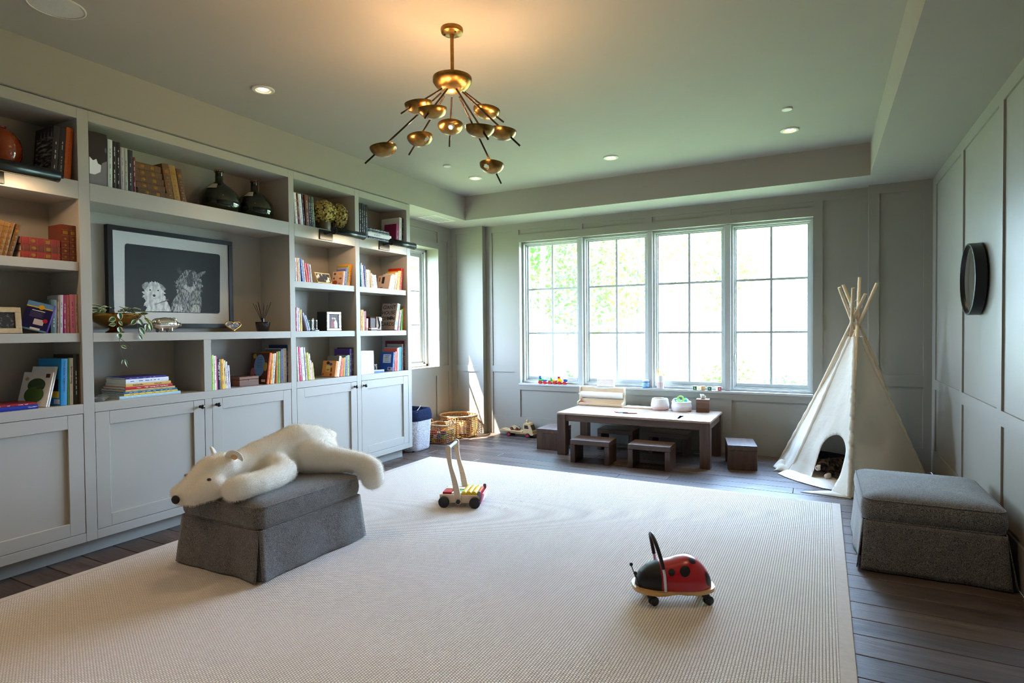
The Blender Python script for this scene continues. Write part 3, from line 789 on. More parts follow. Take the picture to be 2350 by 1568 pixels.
for cx, cy, ta in ((0.125, 0.066, 25), (0.125, -0.066, -20), (-0.150, 0.060, 20), (-0.150, -0.060, -15)):
    b = MB(); b.cyl((cx, cy, 0.062), (cx, cy, 0.052), 0.016, n=14); b.sphere((cx, cy, 0.044), (0.020, 0.015, 0.016), 12, 8)
    c = b.build('castor', BLKP, LB)
    M = Matrix.Translation((cx-0.012, cy, 0.0225)) @ Matrix.Rotation(rad(ta), 4, 'Z')
    for s2 in (-1, 1):
        b = MB(); b.M = M @ Matrix.Rotation(rad(90), 4, 'X')
        b.lathe([(0, s2*0.004), (0.021, s2*0.004), (0.0225, s2*0.007), (0.0225, s2*0.014), (0.019, s2*0.018), (0, s2*0.019)][::s2], n=20); b.build('wheel', BLKP, c, sharp=50)

# ------------------------------------------------------------------ wooden push walker
WK = thing('push_walker', 'wooden toddler push walker loaded with coloured blocks, standing on the rug', 'push toy', (-2.548, 3.935, 0.0135), rad(20))
BEECH = wood('beech', S(206, 180, 152), S(226, 203, 176), 0.5, 7, 'X')
b = MB(); b.box(-0.155, -0.125, 0.035, 0.165, -0.110, 0.098); b.box(-0.155, 0.110, 0.035, 0.165, 0.125, 0.098); b.box(-0.155, -0.11, 0.035, -0.14, 0.11, 0.085); b.box(-0.14, -0.11, 0.035, 0.15, 0.11, 0.045)
b.build('tray', BEECH, WK, bevel=0.003)
PINKW = P('walker_pink', S(228, 150, 190), 0.5); WHT = P('toy_white', S(238, 236, 232), 0.5)
b = MB(); b.M = Matrix.Translation((0.165, 0, 0.035)) @ Matrix.Rotation(rad(14), 4, 'Y')
b.box(0, -0.128, 0, 0.012, 0.128, 0.085); fp = b.build('front_panel', PINKW, WK, bevel=0.004)
b = MB(); b.M = Matrix.Translation((0.178, 0, 0.035)) @ Matrix.Rotation(rad(14), 4, 'Y')
b.box(0, -0.10, 0.015, 0.003, 0.10, 0.07); b.build('front_label', WHT, fp)
GREYT = P('toy_grey', S(112, 112, 116), 0.5)
for sy in (-1, 1):
    b = MB(); b.prism(cham([(0.145, 0.05), (0.172, 0.05), (0.172, 0.128), (0.150, 0.128)], 0.008), 0, 0.014); 
    b.v = [Vector((p.x, sy*0.118+(p.z-0.007), p.y)) for p in b.v]; b.build('corner_guard', GREYT, WK)
for cx in (-0.118, 0.128):
    for sy in (-1, 1):
        b = MB(); b.M = Matrix.Translation((cx, sy*0.127, 0.042)) @ Matrix.Rotation(rad(-90)*sy, 4, 'X')
        b.lathe([(0, 0), (0.041, 0), (0.043, 0.004), (0.043, 0.018), (0.038, 0.023), (0.030, 0.021), (0, 0.021)], n=28); b.build('wheel', P('rubber_black', (0.016, 0.016, 0.018), 0.6), WK, sharp=50)
for sy in (-1, 1):
    ctr = [(0.0, 0.045), (-0.012, 0.12), (-0.032, 0.22), (-0.062, 0.33), (-0.075, 0.41), (-0.078, 0.465)]
    wd = [0.021, 0.024, 0.021, 0.016, 0.019, 0.022]
    L = [(c[0]-w, c[1]) for c, w in zip(ctr, wd)]; Rr = [(c[0]+w, c[1]) for c, w in zip(ctr, wd)]
    def smooth(pl):
        out = []
        for i in range(len(pl)-1):
            a, c, d, e = pl[max(i-1, 0)], pl[i], pl[i+1], pl[min(i+2, len(pl)-1)]
            for j in range(4):
                t = j/4; out.append(tuple(0.5*((2*c[k])+(-a[k]+d[k])*t+(2*a[k]-5*c[k]+4*d[k]-e[k])*t*t+(-a[k]+3*c[k]-3*d[k]+e[k])*t**3) for k in range(2)))
        out.append(pl[-1]); return out
    top = arc(-0.078, 0.465, 0.022, 0, PI, 8)[1:-1]; bot = arc(0.0, 0.045, 0.021, PI, 2*PI, 8)[1:-1]
    poly = smooth(Rr)+top+list(reversed(smooth(L)))+bot
    b = MB(); b.prism(poly, 0, 0.016); b.v = [Vector((p.x, sy*0.136+(p.z-0.008), p.y)) for p in b.v]
    b.build('handle_upright', BEECH, WK, bevel=0.003)
    b = MB(); b.M = Matrix.Translation((0.0, sy*0.144, 0.052)) @ Matrix.Rotation(rad(-90)*sy, 4, 'X')
    star = [((0.019 if i % 2 == 0 else 0.014)*math.cos(i*PI/6), (0.019 if i % 2 == 0 else 0.014)*math.sin(i*PI/6)) for i in range(12)]
    b.prism(star, 0, 0.018); b.build('clamp_knob', BLKP, WK, bevel=0.002)
b = MB(); b.cyl((-0.078, -0.13, 0.465), (-0.078, 0.13, 0.465), 0.0125, n=16); b.build('handle_bar', P('painted_bar', S(170, 188, 192), 0.4), WK)
BC = dict(red=S(190, 22, 38), yellow=S(232, 196, 30), green=S(120, 200, 120), white=S(240, 240, 238), blue=S(150, 195, 225), coral=S(232, 100, 90), cream=S(238, 226, 200))
def TM(c): return P('toy_'+c, BC[c], 0.45)
b = MB(); b.cyl((0, -0.1, 0.0), (0, 0.1, 0.0), 0.0185, n=16)
for i, (bx_, col) in enumerate(((0.035, 'yellow'), (0.076, 'yellow'), (0.117, 'yellow'))):
    b = MB(); b.cyl((0, -0.102, 0), (0, 0.102, 0), 0.0185, n=18)
    o = b.build('wooden_cylinder', TM(col), loc=(-2.548, 3.935, 0.0135)); o.rotation_euler = (0, 0, rad(20))
    o.location = WK.matrix_basis @ Vector((bx_, 0, 0.0)) if False else (-2.548+bx_*math.cos(rad(20)), 3.935+bx_*math.sin(rad(20)), 0.0135+0.045+0.058)
    tag(o, ['yellow-ended cylinder block nearest the walker handle', 'yellow-ended cylinder block in the middle of the three', 'yellow-ended cylinder block nearest the walker front'][i], 'toy block', 'blocks in the push walker')
def blk(x, y, z, sx, sy, sz, col, lab, rz=0):
    b = MB(); b.box(-sx/2, -sy/2, 0, sx/2, sy/2, sz); o = b.build('wooden_block', TM(col), bevel=0.003)
    c, s_ = math.cos(rad(20)), math.sin(rad(20))
    o.location = (-2.548+x*c-y*s_, 3.935+x*s_+y*c, 0.0135+z); o.rotation_euler = (0, 0, rad(20+rz)); tag(o, lab, 'toy block', 'blocks in the push walker')
blk(-0.103, -0.055, 0.0455, 0.066, 0.09, 0.066, 'red', 'dark red block at the rear of the push walker')
blk(-0.103, 0.055, 0.0455, 0.066, 0.09, 0.066, 'cream', 'cream block behind the red one in the walker')
blk(-0.026, -0.080, 0.0455, 0.078, 0.045, 0.062, 'white', 'flat white block on the near side of the walker')
blk(-0.026, -0.025, 0.0455, 0.078, 0.045, 0.060, 'green', 'green block lying mid walker beside the white block')
blk(-0.026, 0.032, 0.0455, 0.078, 0.05, 0.066, 'white', 'white block at the far side of the walker, under a post', 0)
blk(-0.026, 0.085, 0.0455, 0.078, 0.04, 0.052, 'blue', 'pale blue block in the far corner of the walker')
b = MB(); b.box(-0.008, -0.1, 0, 0.008, 0.1, 0.066); o = b.build('wooden_block', TM('coral'), bevel=0.003)
o.location = (-2.548+0.1505*math.cos(rad(20)), 3.935+0.1505*math.sin(rad(20)), 0.0135+0.0455); o.rotation_euler = (0, 0, rad(20)); tag(o, 'long coral bar standing behind the walker front panel', 'toy block', 'blocks in the push walker')
# ------------------------------------------------------------------ chandelier
BRASS = P('aged_brass', S(142, 108, 56), 0.30, metal=1.0, var=0.35, vscale=22)
BRON = P('dark_bronze', S(58, 44, 34), 0.38, metal=0.8)
CH = thing('chandelier', 'brass chandelier with nine cup shades on angled rods', 'chandelier', (-1.842, 2.786, 2.79))
b = MB(); b.lathe([(0.0, 0.30), (0.062, 0.30), (0.063, 0.290), (0.059, 0.275), (0.048, 0.268), (0.014, 0.265), (0.012, 0.252), (0, 0.252)], n=36); cp = b.build('canopy', BRASS, CH, sharp=40)
for sx in (-1, 1):
    b = MB(); b.sphere((sx*0.036, -0.02, 0.2655), (0.006, 0.006, 0.005), 10, 6); b.build('screw', BRON, cp)
b = MB(); b.cyl((0, 0, 0.028), (0, 0, 0.26), 0.0105, n=16); b.build('stem', BRASS, CH)
b = MB(); b.lathe([(0, 0.030), (0.100, 0.029), (0.109, 0.026), (0.110, 0.004), (0.107, -0.002), (0.099, -0.014), (0.084, -0.031), (0.060, -0.045), (0.03, -0.053), (0, -0.055)], n=48); b.build('hub_dome', BRASS, CH, sharp=35)
ROD = [(10, 45.0, 0.42, 0.56), (32, 53.0, 0.24, 0.36), (85, 46.0, 0.53, 0.67), (128, 46.0, 0.25, 0.39), (172, 46.0, 0.36, 0.49), (208, 48.0, 0.53, 0.67), (245, 53.0, 0.27, 0.4), (276, 46.0, 0.32, 0.43), (325, 46.0, 0.52, 0.65)]
for az, tau, L, L2 in ROD:
    a, t = rad(az), rad(tau)
    d = Vector((math.sin(t)*math.cos(a), math.sin(t)*math.sin(a), -math.cos(t)))
    b = MB(); b.cyl(d*0.085, d*L2, 0.0052, n=10); b.build('rod', BRON, CH)
    c = d*L
    # shallow bowl, rim nearly level, leaning out a little, round hole on the inward side
    R_, D_ = 0.076, 0.056; nu, nv = 40, 16
    M = Matrix.Translation(c) @ Matrix.Rotation(a, 4, 'Z') @ Matrix.Rotation(rad(8), 4, 'Y')
    hole = Vector((-0.052, 0.0, -0.033)); hr = 0.019
    def bp(i, j, off=0.0):
        u = 2*PI*i/nu; v = j/nv*PI/2
        return Vector(((R_-off)*math.sin(v)*math.cos(u), (R_-off)*math.sin(v)*math.sin(u), -(D_-off)*math.cos(v)))
    vs = []; keep = []
    for off in (0.0, 0.002):
        for j in range(nv+1):
            for i in range(nu):
                p = bp(i, j, off); q = p-hole; dd = q.length
                if abs(dd-hr) < 0.0052: p = hole+q*(hr/dd)
                vs.append(M @ p)
    n1 = (nv+1)*nu; fs = []
    for s_ in (0, 1):
        for j in range(nv):
            for i in range(nu):
                k = (i+1) % nu
                mid = (bp(i, j)+bp(k, j+1))/2
                if (mid-hole).length < hr: continue
                q = (s_*n1+j*nu+i, s_*n1+j*nu+k, s_*n1+(j+1)*nu+k, s_*n1+(j+1)*nu+i)
                fs.append(q if s_ else tuple(reversed(q)))
    for i in range(nu): fs.append((nv*nu+i, nv*nu+(i+1) % nu, n1+nv*nu+(i+1) % nu, n1+nv*nu+i))
    b = MB(); b.add(vs, fs, True); sh = b.build('cup_shade', BRASS, CH, sharp=60)
    b = MB(); b.sphere(tuple(c+Vector((0, 0, -0.016))), 0.0125, 14, 9); b.build('lamp', P('chandelier_lamp', (1, 0.7, 0.4), 0.5, emit=(1.0, 0.56, 0.20), estr=14), sh)
    add_light('POINT', 'chandelier_glow', tuple(Vector((-1.842, 2.786, 2.79))+c+Vector((0, 0, -0.012))), 24.0, (1.0, 0.60, 0.30), shadow_soft_size=0.014)
# further recessed lights of the same grid, over and behind the camera
for (x, y2) in ((-0.25, 2.84), (-3.45, 0.07), (-1.85, 0.07), (-0.25, 0.07)):
    add_light('SPOT', 'downlight_beam', (x, y2, 3.07), 34, (1.0, 0.72, 0.45), spot_size=rad(110), spot_blend=0.8, shadow_soft_size=0.04)

# ------------------------------------------------------------------ picture lights on the bookcase rails
DGREEN = P('dark_patinated_metal', S(52, 56, 54), 0.30, metal=0.85)
def picture_light(label, y0, y1, yplate, on):
    t = thing('picture_light', label, 'picture light', (-4.04, (y0+y1)/2, 2.28), 0, 'picture lights on the bookcase')
    yc = (y0+y1)/2; L = y1-y0
    b = MB(); b.box(0.0005, yplate-0.08-yc, -0.045, 0.010, yplate+0.08-yc, 0.045); b.build('wall_plate', DGREEN, t, bevel=0.002)
    b = MB(); b.cyl((0.008, yplate-yc-0.02, 0.012), (0.02, yplate-yc-0.01, 0.016), 0.012, n=12); b.bar((0.01, yplate-yc, 0.014), (0.145, yplate-yc+0.005, 0.030), 0.012, 0.014); b.sphere((0.01, yplate-yc, 0.014), 0.013, 10, 7); b.build('arm', BLACK, t)
    # half-open cylindrical shade, slot along the underside facing the shelves
    def f(u, v):
        a = rad(-62)+u*rad(300); return (0.155+0.033*math.cos(a), -L/2+L*v, 0.022+0.033*math.sin(a))
    b = MB(); b.grid(f, 28, 1); b.build('shade', DGREEN, t, solid=0.003)
    for e in (-1, 1):
        b = MB(); b.cyl((0.155, e*(L/2-0.002), 0.022), (0.155, e*(L/2+0.001), 0.022), 0.0345, n=24); b.build('end_cap', BLACK, t)
        b = MB(); b.cyl((0.155, e*(L/2), 0.022), (0.155, e*(L/2+0.022), 0.022), 0.009, n=12); b.sphere((0.155, e*(L/2+0.022), 0.022), 0.009, 12, 8); b.build('end_knob', BLACK, t)
    if on:
        b = MB(); b.cyl((0.150, -L/2+0.01, 0.012), (0.150, L/2-0.01, 0.012), 0.014, n=14)
        b.build('lamp_tube', P('picture_lamp', (1, 0.8, 0.5), 0.5, emit=(1.0, 0.62, 0.28), estr=10), t)
        add_light('AREA', 'picture_light_beam', (-4.04+0.135, yc, 2.27), on, (1.0, 0.66, 0.38), shape='RECTANGLE', size=0.04, size_y=L*0.85).rotation_euler = (0, rad(20), 0)
picture_light('long dark picture light on the bookcase, left of the big dog picture', 1.20, 1.775, 1.50, 2.0)
picture_light('dark picture light below the dried hydrangeas', 3.93, 4.31, 3.98, 1.4)
picture_light('dark picture light nearest the side window, at the bookcase end', 4.72, 5.10, 4.79, 0.9)

# ------------------------------------------------------------------ round mirror
t = thing('round_mirror', 'round wall mirror with deep black frame on the right wall', 'mirror', (0.92, 4.925, 1.709))
def ring(prof, n=72):
    b = MB(); b.lathe(prof, n=n); b.v = [Vector((-p.z, p.x, p.y)) for p in b.v]; return b
ring([(0.228, 0.0), (0.240, 0.0), (0.240, 0.060), (0.236, 0.063), (0.231, 0.063), (0.228, 0.060), (0.228, 0.0)]).build('frame', P('mirror_frame_black', (0.006, 0.006, 0.007), 0.35), t, sharp=45)
ring([(0.0, 0.056), (0.06, 0.0553), (0.12, 0.0535), (0.18, 0.0505), (0.229, 0.047)]).build('mirror_glass', P('mirror_silver', (0.86, 0.88, 0.88), 0.02, metal=1.0), t)
ring([(0.0, 0.001), (0.226, 0.001), (0.227, 0.03), (0, 0.03)]).build('backing', BLKP, t)
# ------------------------------------------------------------------ low play table and its stools
WAL = wood('walnut', S(58, 38, 26), S(108, 76, 54), 0.42, 7, 'X', coat=0.12)
WALZ = wood('walnut_upright', S(52, 34, 24), S(98, 68, 48), 0.45, 7, 'Z', coat=0.1)
TX0, TX1, TY0_, TY1_, TZ = -2.612, -0.975, 5.975, 6.775, 0.474
tb = thing('play_table', 'low dark wood play table with square legs under the big window', 'table', ((TX0+TX1)/2, (TY0_+TY1_)/2, 0))
hw, hd = (TX1-TX0)/2, (TY1_-TY0_)/2
TTOP = wood('table_top_wood', S(140, 112, 92), S(182, 158, 138), 0.30, 5, 'X', coat=0.35)
b = MB(); b.box(-hw, -hd, TZ-0.022, hw, hd, TZ); b.build('tabletop', [TTOP], tb, bevel=0.003)
for sx in (-1, 1):
    for sy in (-1, 1):
        x0 = sx*hw-(0.10 if sx > 0 else 0); y0 = sy*hd-(0.10 if sy > 0 else 0)
        b = MB(); b.box(x0+0.001*(-sx), y0+0.001*(-sy), 0, x0+0.10-0.001*sx, y0+0.10-0.001*sy, TZ-0.0225); b.build('leg', WALZ, tb, bevel=0.004)
for sy in (-1, 1):
    y0 = sy*(hd-0.012); b = MB(); b.box(-hw+0.1, y0, TZ-0.092, hw-0.1, y0-sy*0.03, TZ-0.0225); b.build('apron', WAL, tb, bevel=0.002)
WALY = wood('walnut_cross', S(58, 38, 26), S(108, 76, 54), 0.42, 7, 'Y', coat=0.12)
for sx in (-1, 1):
    x0 = sx*(hw-0.012); b = MB(); b.box(x0, -hd+0.1, TZ-0.092, x0-sx*0.03, hd-0.1, TZ-0.0225); b.build('apron', WALY, tb, bevel=0.002)
st = thing('stool', 'low dark wood stool at the front of the play table, left of its twin', 'stool', (-2.135, 5.84, 0), rad(2), 'low stools around the play table')
SL, SD, SH = 0.42, 0.275, 0.240
b = MB(); b.box(-SL/2, -SD/2, SH-0.052, SL/2, SD/2, SH); b.build('seat', WAL, st, bevel=0.004)
for sx in (-1, 1):
    b = MB(); b.box(sx*SL/2, -SD/2+0.001, 0, sx*(SL/2-0.052), SD/2-0.001, SH-0.0525); b.build('leg', WALZ, st, bevel=0.004)
for x, y2, rz, lab in ((-1.52, 5.858, rad(1), 'low dark wood stool at the front of the play table, nearer the tepee'),
                       (-2.10, 6.585, rad(0), 'low stool pushed under the table at the back, below the paper roll holder'),
                       (-1.51, 6.605, rad(1), 'low stool pushed under the table at the back, below the white pots'),
                       (-2.82, 6.37, rad(92), 'low stool standing end-on between the toy truck and the table'),
                       (-0.732, 6.31, rad(101), 'low stool standing end-on between the table and the tepee')):
    dup(st, (x, y2, 0), rz, lab)

# --------------------------------------------------------------- things on the play table
LW = wood('light_wood', S(214, 184, 146), S(232, 208, 174), 0.5, 8, 'X')
LWZ = wood('light_wood_upright', S(222, 200, 172), S(238, 222, 198), 0.5, 8, 'Z')
ez = thing('paper_roll_holder', 'wooden tabletop paper roll holder with white paper', 'easel', (-2.35, 6.705, TZ))
for sx in (-1, 1):
    b = MB(); b.prism(cham([(-0.060, 0), (0.060, 0), (0.060, 0.215), (0.035, 0.232), (0.018, 0.22), (0.018, 0.055), (-0.060, 0.040)], 0.008), 0, 0.016)
    b.v = [Vector((sx*0.278+(p.z-0.008), p.x, p.y)) for p in b.v]; b.build('side_post', LWZ, ez, bevel=0.002)
b = MB(); b.box(-0.27, -0.058, 0.004, 0.27, 0.058, 0.012); b.box(-0.27, -0.058, 0.012, 0.27, -0.048, 0.030); b.build('tray', LW, ez, bevel=0.002)
b = MB(); b.box(-0.27, 0.028, 0.012, 0.27, 0.036, 0.075); b.build('back_board', LW, ez, bevel=0.002)
b = MB(); b.prism([(-0.27, 0.165), (0.27, 0.165), (0.27, 0.216), (0.10, 0.216), (0.07, 0.207), (-0.07, 0.207), (-0.10, 0.216), (-0.27, 0.216)], 0.030, 0.044); b.v = [Vector((p.x, p.z, p.y)) for p in b.v]; b.build('top_board', LW, ez, bevel=0.002)
b = MB(); b.cyl((-0.265, 0.030, 0.128), (0.265, 0.030, 0.128), 0.036, n=28); b.build('paper_roll', P('white_paper', S(244, 243, 240), 0.8), ez)
b = MB(); b.cyl((-0.296, 0.030, 0.128), (0.296, 0.030, 0.128), 0.008, n=12); b.build('dowel', LW, ez)
b = MB(); b.cyl((-0.255, -0.030, 0.0225), (-0.135, -0.028, 0.0225), 0.0095, n=12)
o = b.build('chalk', P('chalk_pink', S(222, 150, 205), 0.8), loc=(-2.35, 6.705, TZ)); tag(o, 'thick pink chalk lying in the paper holder tray', 'chalk')
b = MB(); b.cyl((0.05, -0.030, 0.0175), (0.235, -0.036, 0.0175), 0.0045, n=8)
o = b.build('crayon', P('crayon_lime', S(176, 190, 70), 0.6), loc=(-2.35, 6.705, TZ)); tag(o, 'lime green crayon lying in the paper holder tray', 'crayon')
pb = thing('picture_board', 'flat pale green picture board with scattered printed shapes, on the table', 'board', (-1.885, 6.695, TZ))
b = MB(); b.box(-0.165, -0.072, 0, 0.165, 0.072, 0.014); b.build('board', LW, pb, bevel=0.002)
b = MB(); b.box(-0.158, -0.066, 0.0141, 0.158, 0.066, 0.0152); b.build('printed_face', P('board_green', S(204, 226, 204), 0.6, var=0.08, vscale=30), pb)
b = MB(); rnd = random.Random(5); b2 = MB()
for i in range(16):
    x, y = rnd.uniform(-0.14, 0.14), rnd.uniform(-0.05, 0.05); (b if i % 2 else b2).box(x-0.007, y-0.005, 0.0153, x+0.007*rnd.uniform(.4, 1), y+0.005, 0.0158)
b.build('printed_shapes', P('board_ink', S(40, 50, 60), 0.7), pb); b2.build('printed_shapes', P('board_ink2', S(110, 160, 200), 0.7), pb)
def rope_pot(name, label, cat, loc, prof, mats, split, n=40):
    t = thing(name, label, cat, loc, 0, None)
    # coiled rope wall: rings stacked
    out = []
    z0, z1 = prof[0][1], prof[-1][1]; k = int((z1-z0)/0.0075)
    def R_(z):
        for (r0, a), (r1, c) in zip(prof[:-1], prof[1:]):
            if a <= z <= c: return r0+(r1-r0)*(z-a)/max(c-a, 1e-6)
        return prof[-1][0]
    for lo, hi, m in ((z0, split, mats[0]), (split, z1, mats[1])):
        if hi-lo < 0.004: continue
        b = MB(); kk = max(1, int((hi-lo)/0.0075)); L = []
        for i in range(kk):
            za, zb = lo+(hi-lo)*i/kk, lo+(hi-lo)*(i+1)/kk
            L += [(R_(za)-0.0012, za), (R_((za+zb)/2)+0.0012, (za+zb)/2)]
        L.append((R_(hi)-0.0012, hi)); LI = [(max(r-0.009, 0.004), z) for r, z in reversed(L)]
        if lo == z0: b.lathe([(0.002, z0+0.002)]+L, n=n)
        else: b.lathe(L, n=n)
        b.lathe(LI, n=n); b.lathe([L[-1], (L[-1][0]-0.004, hi+0.004), LI[0]], n=n)
        b.build('pot_wall', m, t, sharp=180)
    return t
ROPW = P('rope_white', S(238, 234, 230), 0.95, spec=0.1, bump=0.3, bscale=300); ROPP = P('rope_blush', S(228, 200, 196), 0.95, spec=0.1, bump=0.3, bscale=300); ROPL = P('rope_pale_pink', S(230, 222, 222), 0.95, spec=0.1, bump=0.3, bscale=300)
p1 = rope_pot('rope_pot', 'white and blush coiled rope pot with slanted rim, on the play table', 'pot', (-1.632, 6.655, TZ), [(0.085, 0), (0.100, 0.02), (0.101, 0.06), (0.092, 0.105), (0.088, 0.125)], (ROPP, ROPW), 0.042)
b = MB(); b.sphere((0, 0, 0.095), (0.07, 0.07, 0.012), 18, 8); b.build('lining', P('lining_tan', S(150, 120, 96), 0.9), p1)
b = MB(); b.sphere((-0.03, 0.0, 0.116), (0.032, 0.022, 0.007), 14, 8); b.build('yellow_toy', P('toy_yellow2', S(226, 212, 70), 0.5), p1)
p2 = rope_pot('rope_pot', 'low pale rope pot filled with green and white toys, on the table', 'pot', (-1.392, 6.65, TZ), [(0.100, 0), (0.110, 0.02), (0.111, 0.05), (0.104, 0.082), (0.106, 0.105)], (ROPL, ROPW), 0.055)
def ring_toy(x, y, z, R0, r0, col, lab, tilt):
    b = MB(); b.tube([(R0*math.cos(a), R0*math.sin(a), 0) for a in [2*PI*i/24 for i in range(24)]], r0, 8, closed=True)
    o = b.build('toy_ring', P('toy_'+col[0], col[1], 0.4), rot=tilt); o.location = (x, y, z); tag(o, lab, 'toy')
LIM, TEA, OFFW = ('lime', S(150, 214, 90)), ('teal', S(40, 170, 168)), ('offwhite', S(238, 240, 232))
ring_toy(-1.395, 6.62, TZ+0.135, 0.030, 0.009, LIM, 'lime green toy ring standing up highest in the rope pot', (rad(70), 0, rad(10)))
ring_toy(-1.445, 6.62, TZ+0.108, 0.034, 0.007, OFFW, 'white toy ring leaning in the rope pot at its rim', (rad(50), rad(20), 0))
ring_toy(-1.432, 6.645, TZ+0.118, 0.026, 0.006, TEA, 'teal toy ring behind the white ring in the rope pot', (rad(55), rad(25), 0.3))
ring_toy(-1.345, 6.625, TZ+0.110, 0.032, 0.008, ('mint', S(176, 232, 170)), 'mint toy ring on the tissue box side of the pot', (rad(48), rad(-20), 0))
b = MB(); b.cyl((0, 0, 0), (0, 0, 0.05), 0.02, 0.002, n=14); o = b.build('toy_cone', P('toy_teal', S(40, 170, 168), 0.4), loc=(-1.352, 6.675, TZ+0.105)); tag(o, 'teal toy cone poking out at the back of the rope pot', 'toy')
tx = thing('tissue_box', 'square dark wooden tissue box with a white tissue sticking out', 'tissue box', (-1.165, 6.688, TZ), rad(6))
b = MB(); b.box(-0.070, -0.070, 0, 0.070, 0.070, 0.140); b.build('box', wood('walnut_box', S(72, 46, 30), S(116, 78, 52), 0.5, 9, 'X'), tx, bevel=0.003)
b = MB()
def tis(u, v):
    a = (u-0.5)*2
    return (a*(0.022+0.012*v), 0.012*math.sin(a*4)*v, 0.139+0.055*v*(1-0.5*max(0, a)))
b.grid(tis, 10, 6); b.build('tissue', P('tissue_white', S(246, 246, 246), 0.8), tx, solid=0.001)
b = MB(); b.box(-0.215, -0.145, 0, 0.215, 0.145, 0.0006); o = b.build('drawing_paper', P('white_paper', S(244, 243, 240), 0.8), loc=(-1.50, 6.20, TZ+0.0003)); o.rotation_euler = (0, 0, rad(-2)); tag(o, 'child drawing on white paper lying on the table, nearer the paper roll', 'paper', 'drawings on the play table')
b = MB(); rnd = random.Random(3)
for i in range(26):
    x, y = rnd.uniform(-0.19, 0.19), rnd.uniform(-0.12, 0.12); b.bar((x, y, 0.0009), (x+rnd.uniform(-.035, .035), y+rnd.uniform(-.02, .02), 0.0009), 0.0016, 0.0004)
b.build('scribbles', P('pencil_grey', S(150, 152, 160), 0.8), o)
b = MB(); b.sphere((-0.06, 0.09, 0.0007), (0.055, 0.025, 0.0006), 18, 4); b.build('painted_patch', P('wash_grey', S(190, 190, 186), 0.8), o)
b = MB(); b.box(-0.17, -0.13, 0, 0.17, 0.13, 0.0006); o = b.build('drawing_paper', P('white_paper', S(244, 243, 240), 0.8), loc=(-1.15, 6.16, TZ+0.0003)); o.rotation_euler = (0, 0, rad(5)); tag(o, 'drawing on white paper at the table end nearer the tissue box', 'paper', 'drawings on the play table')
b = MB()
for i in range(22):
    x, y = rnd.uniform(-0.15, 0.15), rnd.uniform(-0.11, 0.11); b.bar((x, y, 0.0009), (x+rnd.uniform(-.03, .03), y+rnd.uniform(-.02, .02), 0.0009), 0.0014, 0.0004)
b.build('scribbles', P('pencil_warm', S(196, 176, 170), 0.8), o)
for x, y2, a, L, c, lab in ((-2.02, 6.23, 120, 0.075, S(176, 70, 80), 'red crayon lying first from the table left edge'), (-1.985, 6.215, 150, 0.06, S(120, 60, 50), 'brown crayon crossing beside the red crayon'),
        (-1.945, 6.225, 40, 0.07, S(110, 175, 220), 'sky blue crayon in the crayon heap on the table'), (-1.905, 6.235, 10, 0.055, S(40, 40, 90), 'dark navy crayon between the blue and purple crayons'), (-1.845, 6.20, 14, 0.155, S(120, 70, 160), 'long purple crayon lying alone on the table')):
    b = MB(); b.cyl((-L/2, 0, 0.0045), (L/2-0.01, 0, 0.0045), 0.0045, n=8); b.cyl((L/2-0.01, 0, 0.0045), (L/2, 0, 0.0045), 0.0045, 0.0015, n=8)
    o = b.build('crayon', P('crayon_%d' % int(c[0]*999), c, 0.6), loc=(x, y2, TZ)); o.rotation_euler = (0, 0, rad(a)); tag(o, lab, 'crayon')

# --------------------------------------------------------------- on the window sill (top 0.688)
SZ = 0.688
tr = thing('toy_train', 'wooden stacking toy train of coloured blocks on the window sill', 'toy train', (-3.08, 6.922, SZ), rad(2))
TC = lambda n, c: P('train_'+n, c, 0.4)
cR, cB, cG, cY = TC('red', S(206, 24, 34)), TC('blue', S(22, 84, 170)), TC('green', S(60, 160, 70)), TC('yellow', S(244, 206, 20))
for cx, L in ((-0.135, 0.12), (0.0, 0.115), (0.135, 0.12)):
    b = MB(); b.box(cx-L/2, -0.022, 0.018, cx+L/2, 0.022, 0.034); b.build('wagon_base', LW, tr, bevel=0.002)
    for wx in (-0.034, 0.034):
        for sy in (-1, 1):
            b = MB(); b.cyl((cx+wx, sy*0.023, 0.0205), (cx+wx, sy*0.034, 0.0205), 0.0205, n=18); b.build('wheel', cR, tr, bevel=0.002)
def tblk(x0, x1, z0, z1, m, r=0.002, w=0.02):
    b = MB(); b.box(x0, -w, z0, x1, w, z1); b.build('block', m, tr, bevel=r)
b = MB(); b.cyl((-0.190, 0, 0.048), (-0.125, 0, 0.048), 0.018, n=16); b.build('block', cG, tr); tblk(-0.187, -0.157, 0.066, 0.105, cB, 0.006); tblk(-0.13, -0.08, 0.035, 0.055, cB)
b = MB(); b.prism([(-0.055, 0.035), (0.05, 0.035), (0.05, 0.048), (0.012, 0.050), (-0.006, 0.078), (-0.018, 0.078), (-0.022, 0.05), (-0.055, 0.05)], -0.02, 0.02); b.v = [Vector((p.x, p.z, p.y)) for p in b.v]; b.build('block', cG, tr, bevel=0.002)
b = MB(); b.cyl((0.02, -0.02, 0.050), (0.02, 0.02, 0.050), 0.016, n=16); b.build('block', cY, tr); tblk(0.045, 0.075, 0.036, 0.05, cR)
b = MB(); b.prism([(0.075, 0.035), (0.145, 0.035), (0.132, 0.056), (0.115, 0.075), (0.075, 0.075)], -0.02, 0.02); b.v = [Vector((p.x, p.z, p.y)) for p in b.v]; b.build('block', cY, tr, bevel=0.002)
tblk(0.076, 0.108, 0.076, 0.102, cR, 0.003); tblk(0.155, 0.198, 0.036, 0.068, cB, 0.003)
for px in (-0.105, -0.03, 0.022, 0.135, 0.172):
    b = MB(); b.cyl((px, 0, 0.03), (px, 0, 0.098), 0.0045, n=8); b.build('peg', LW, tr)
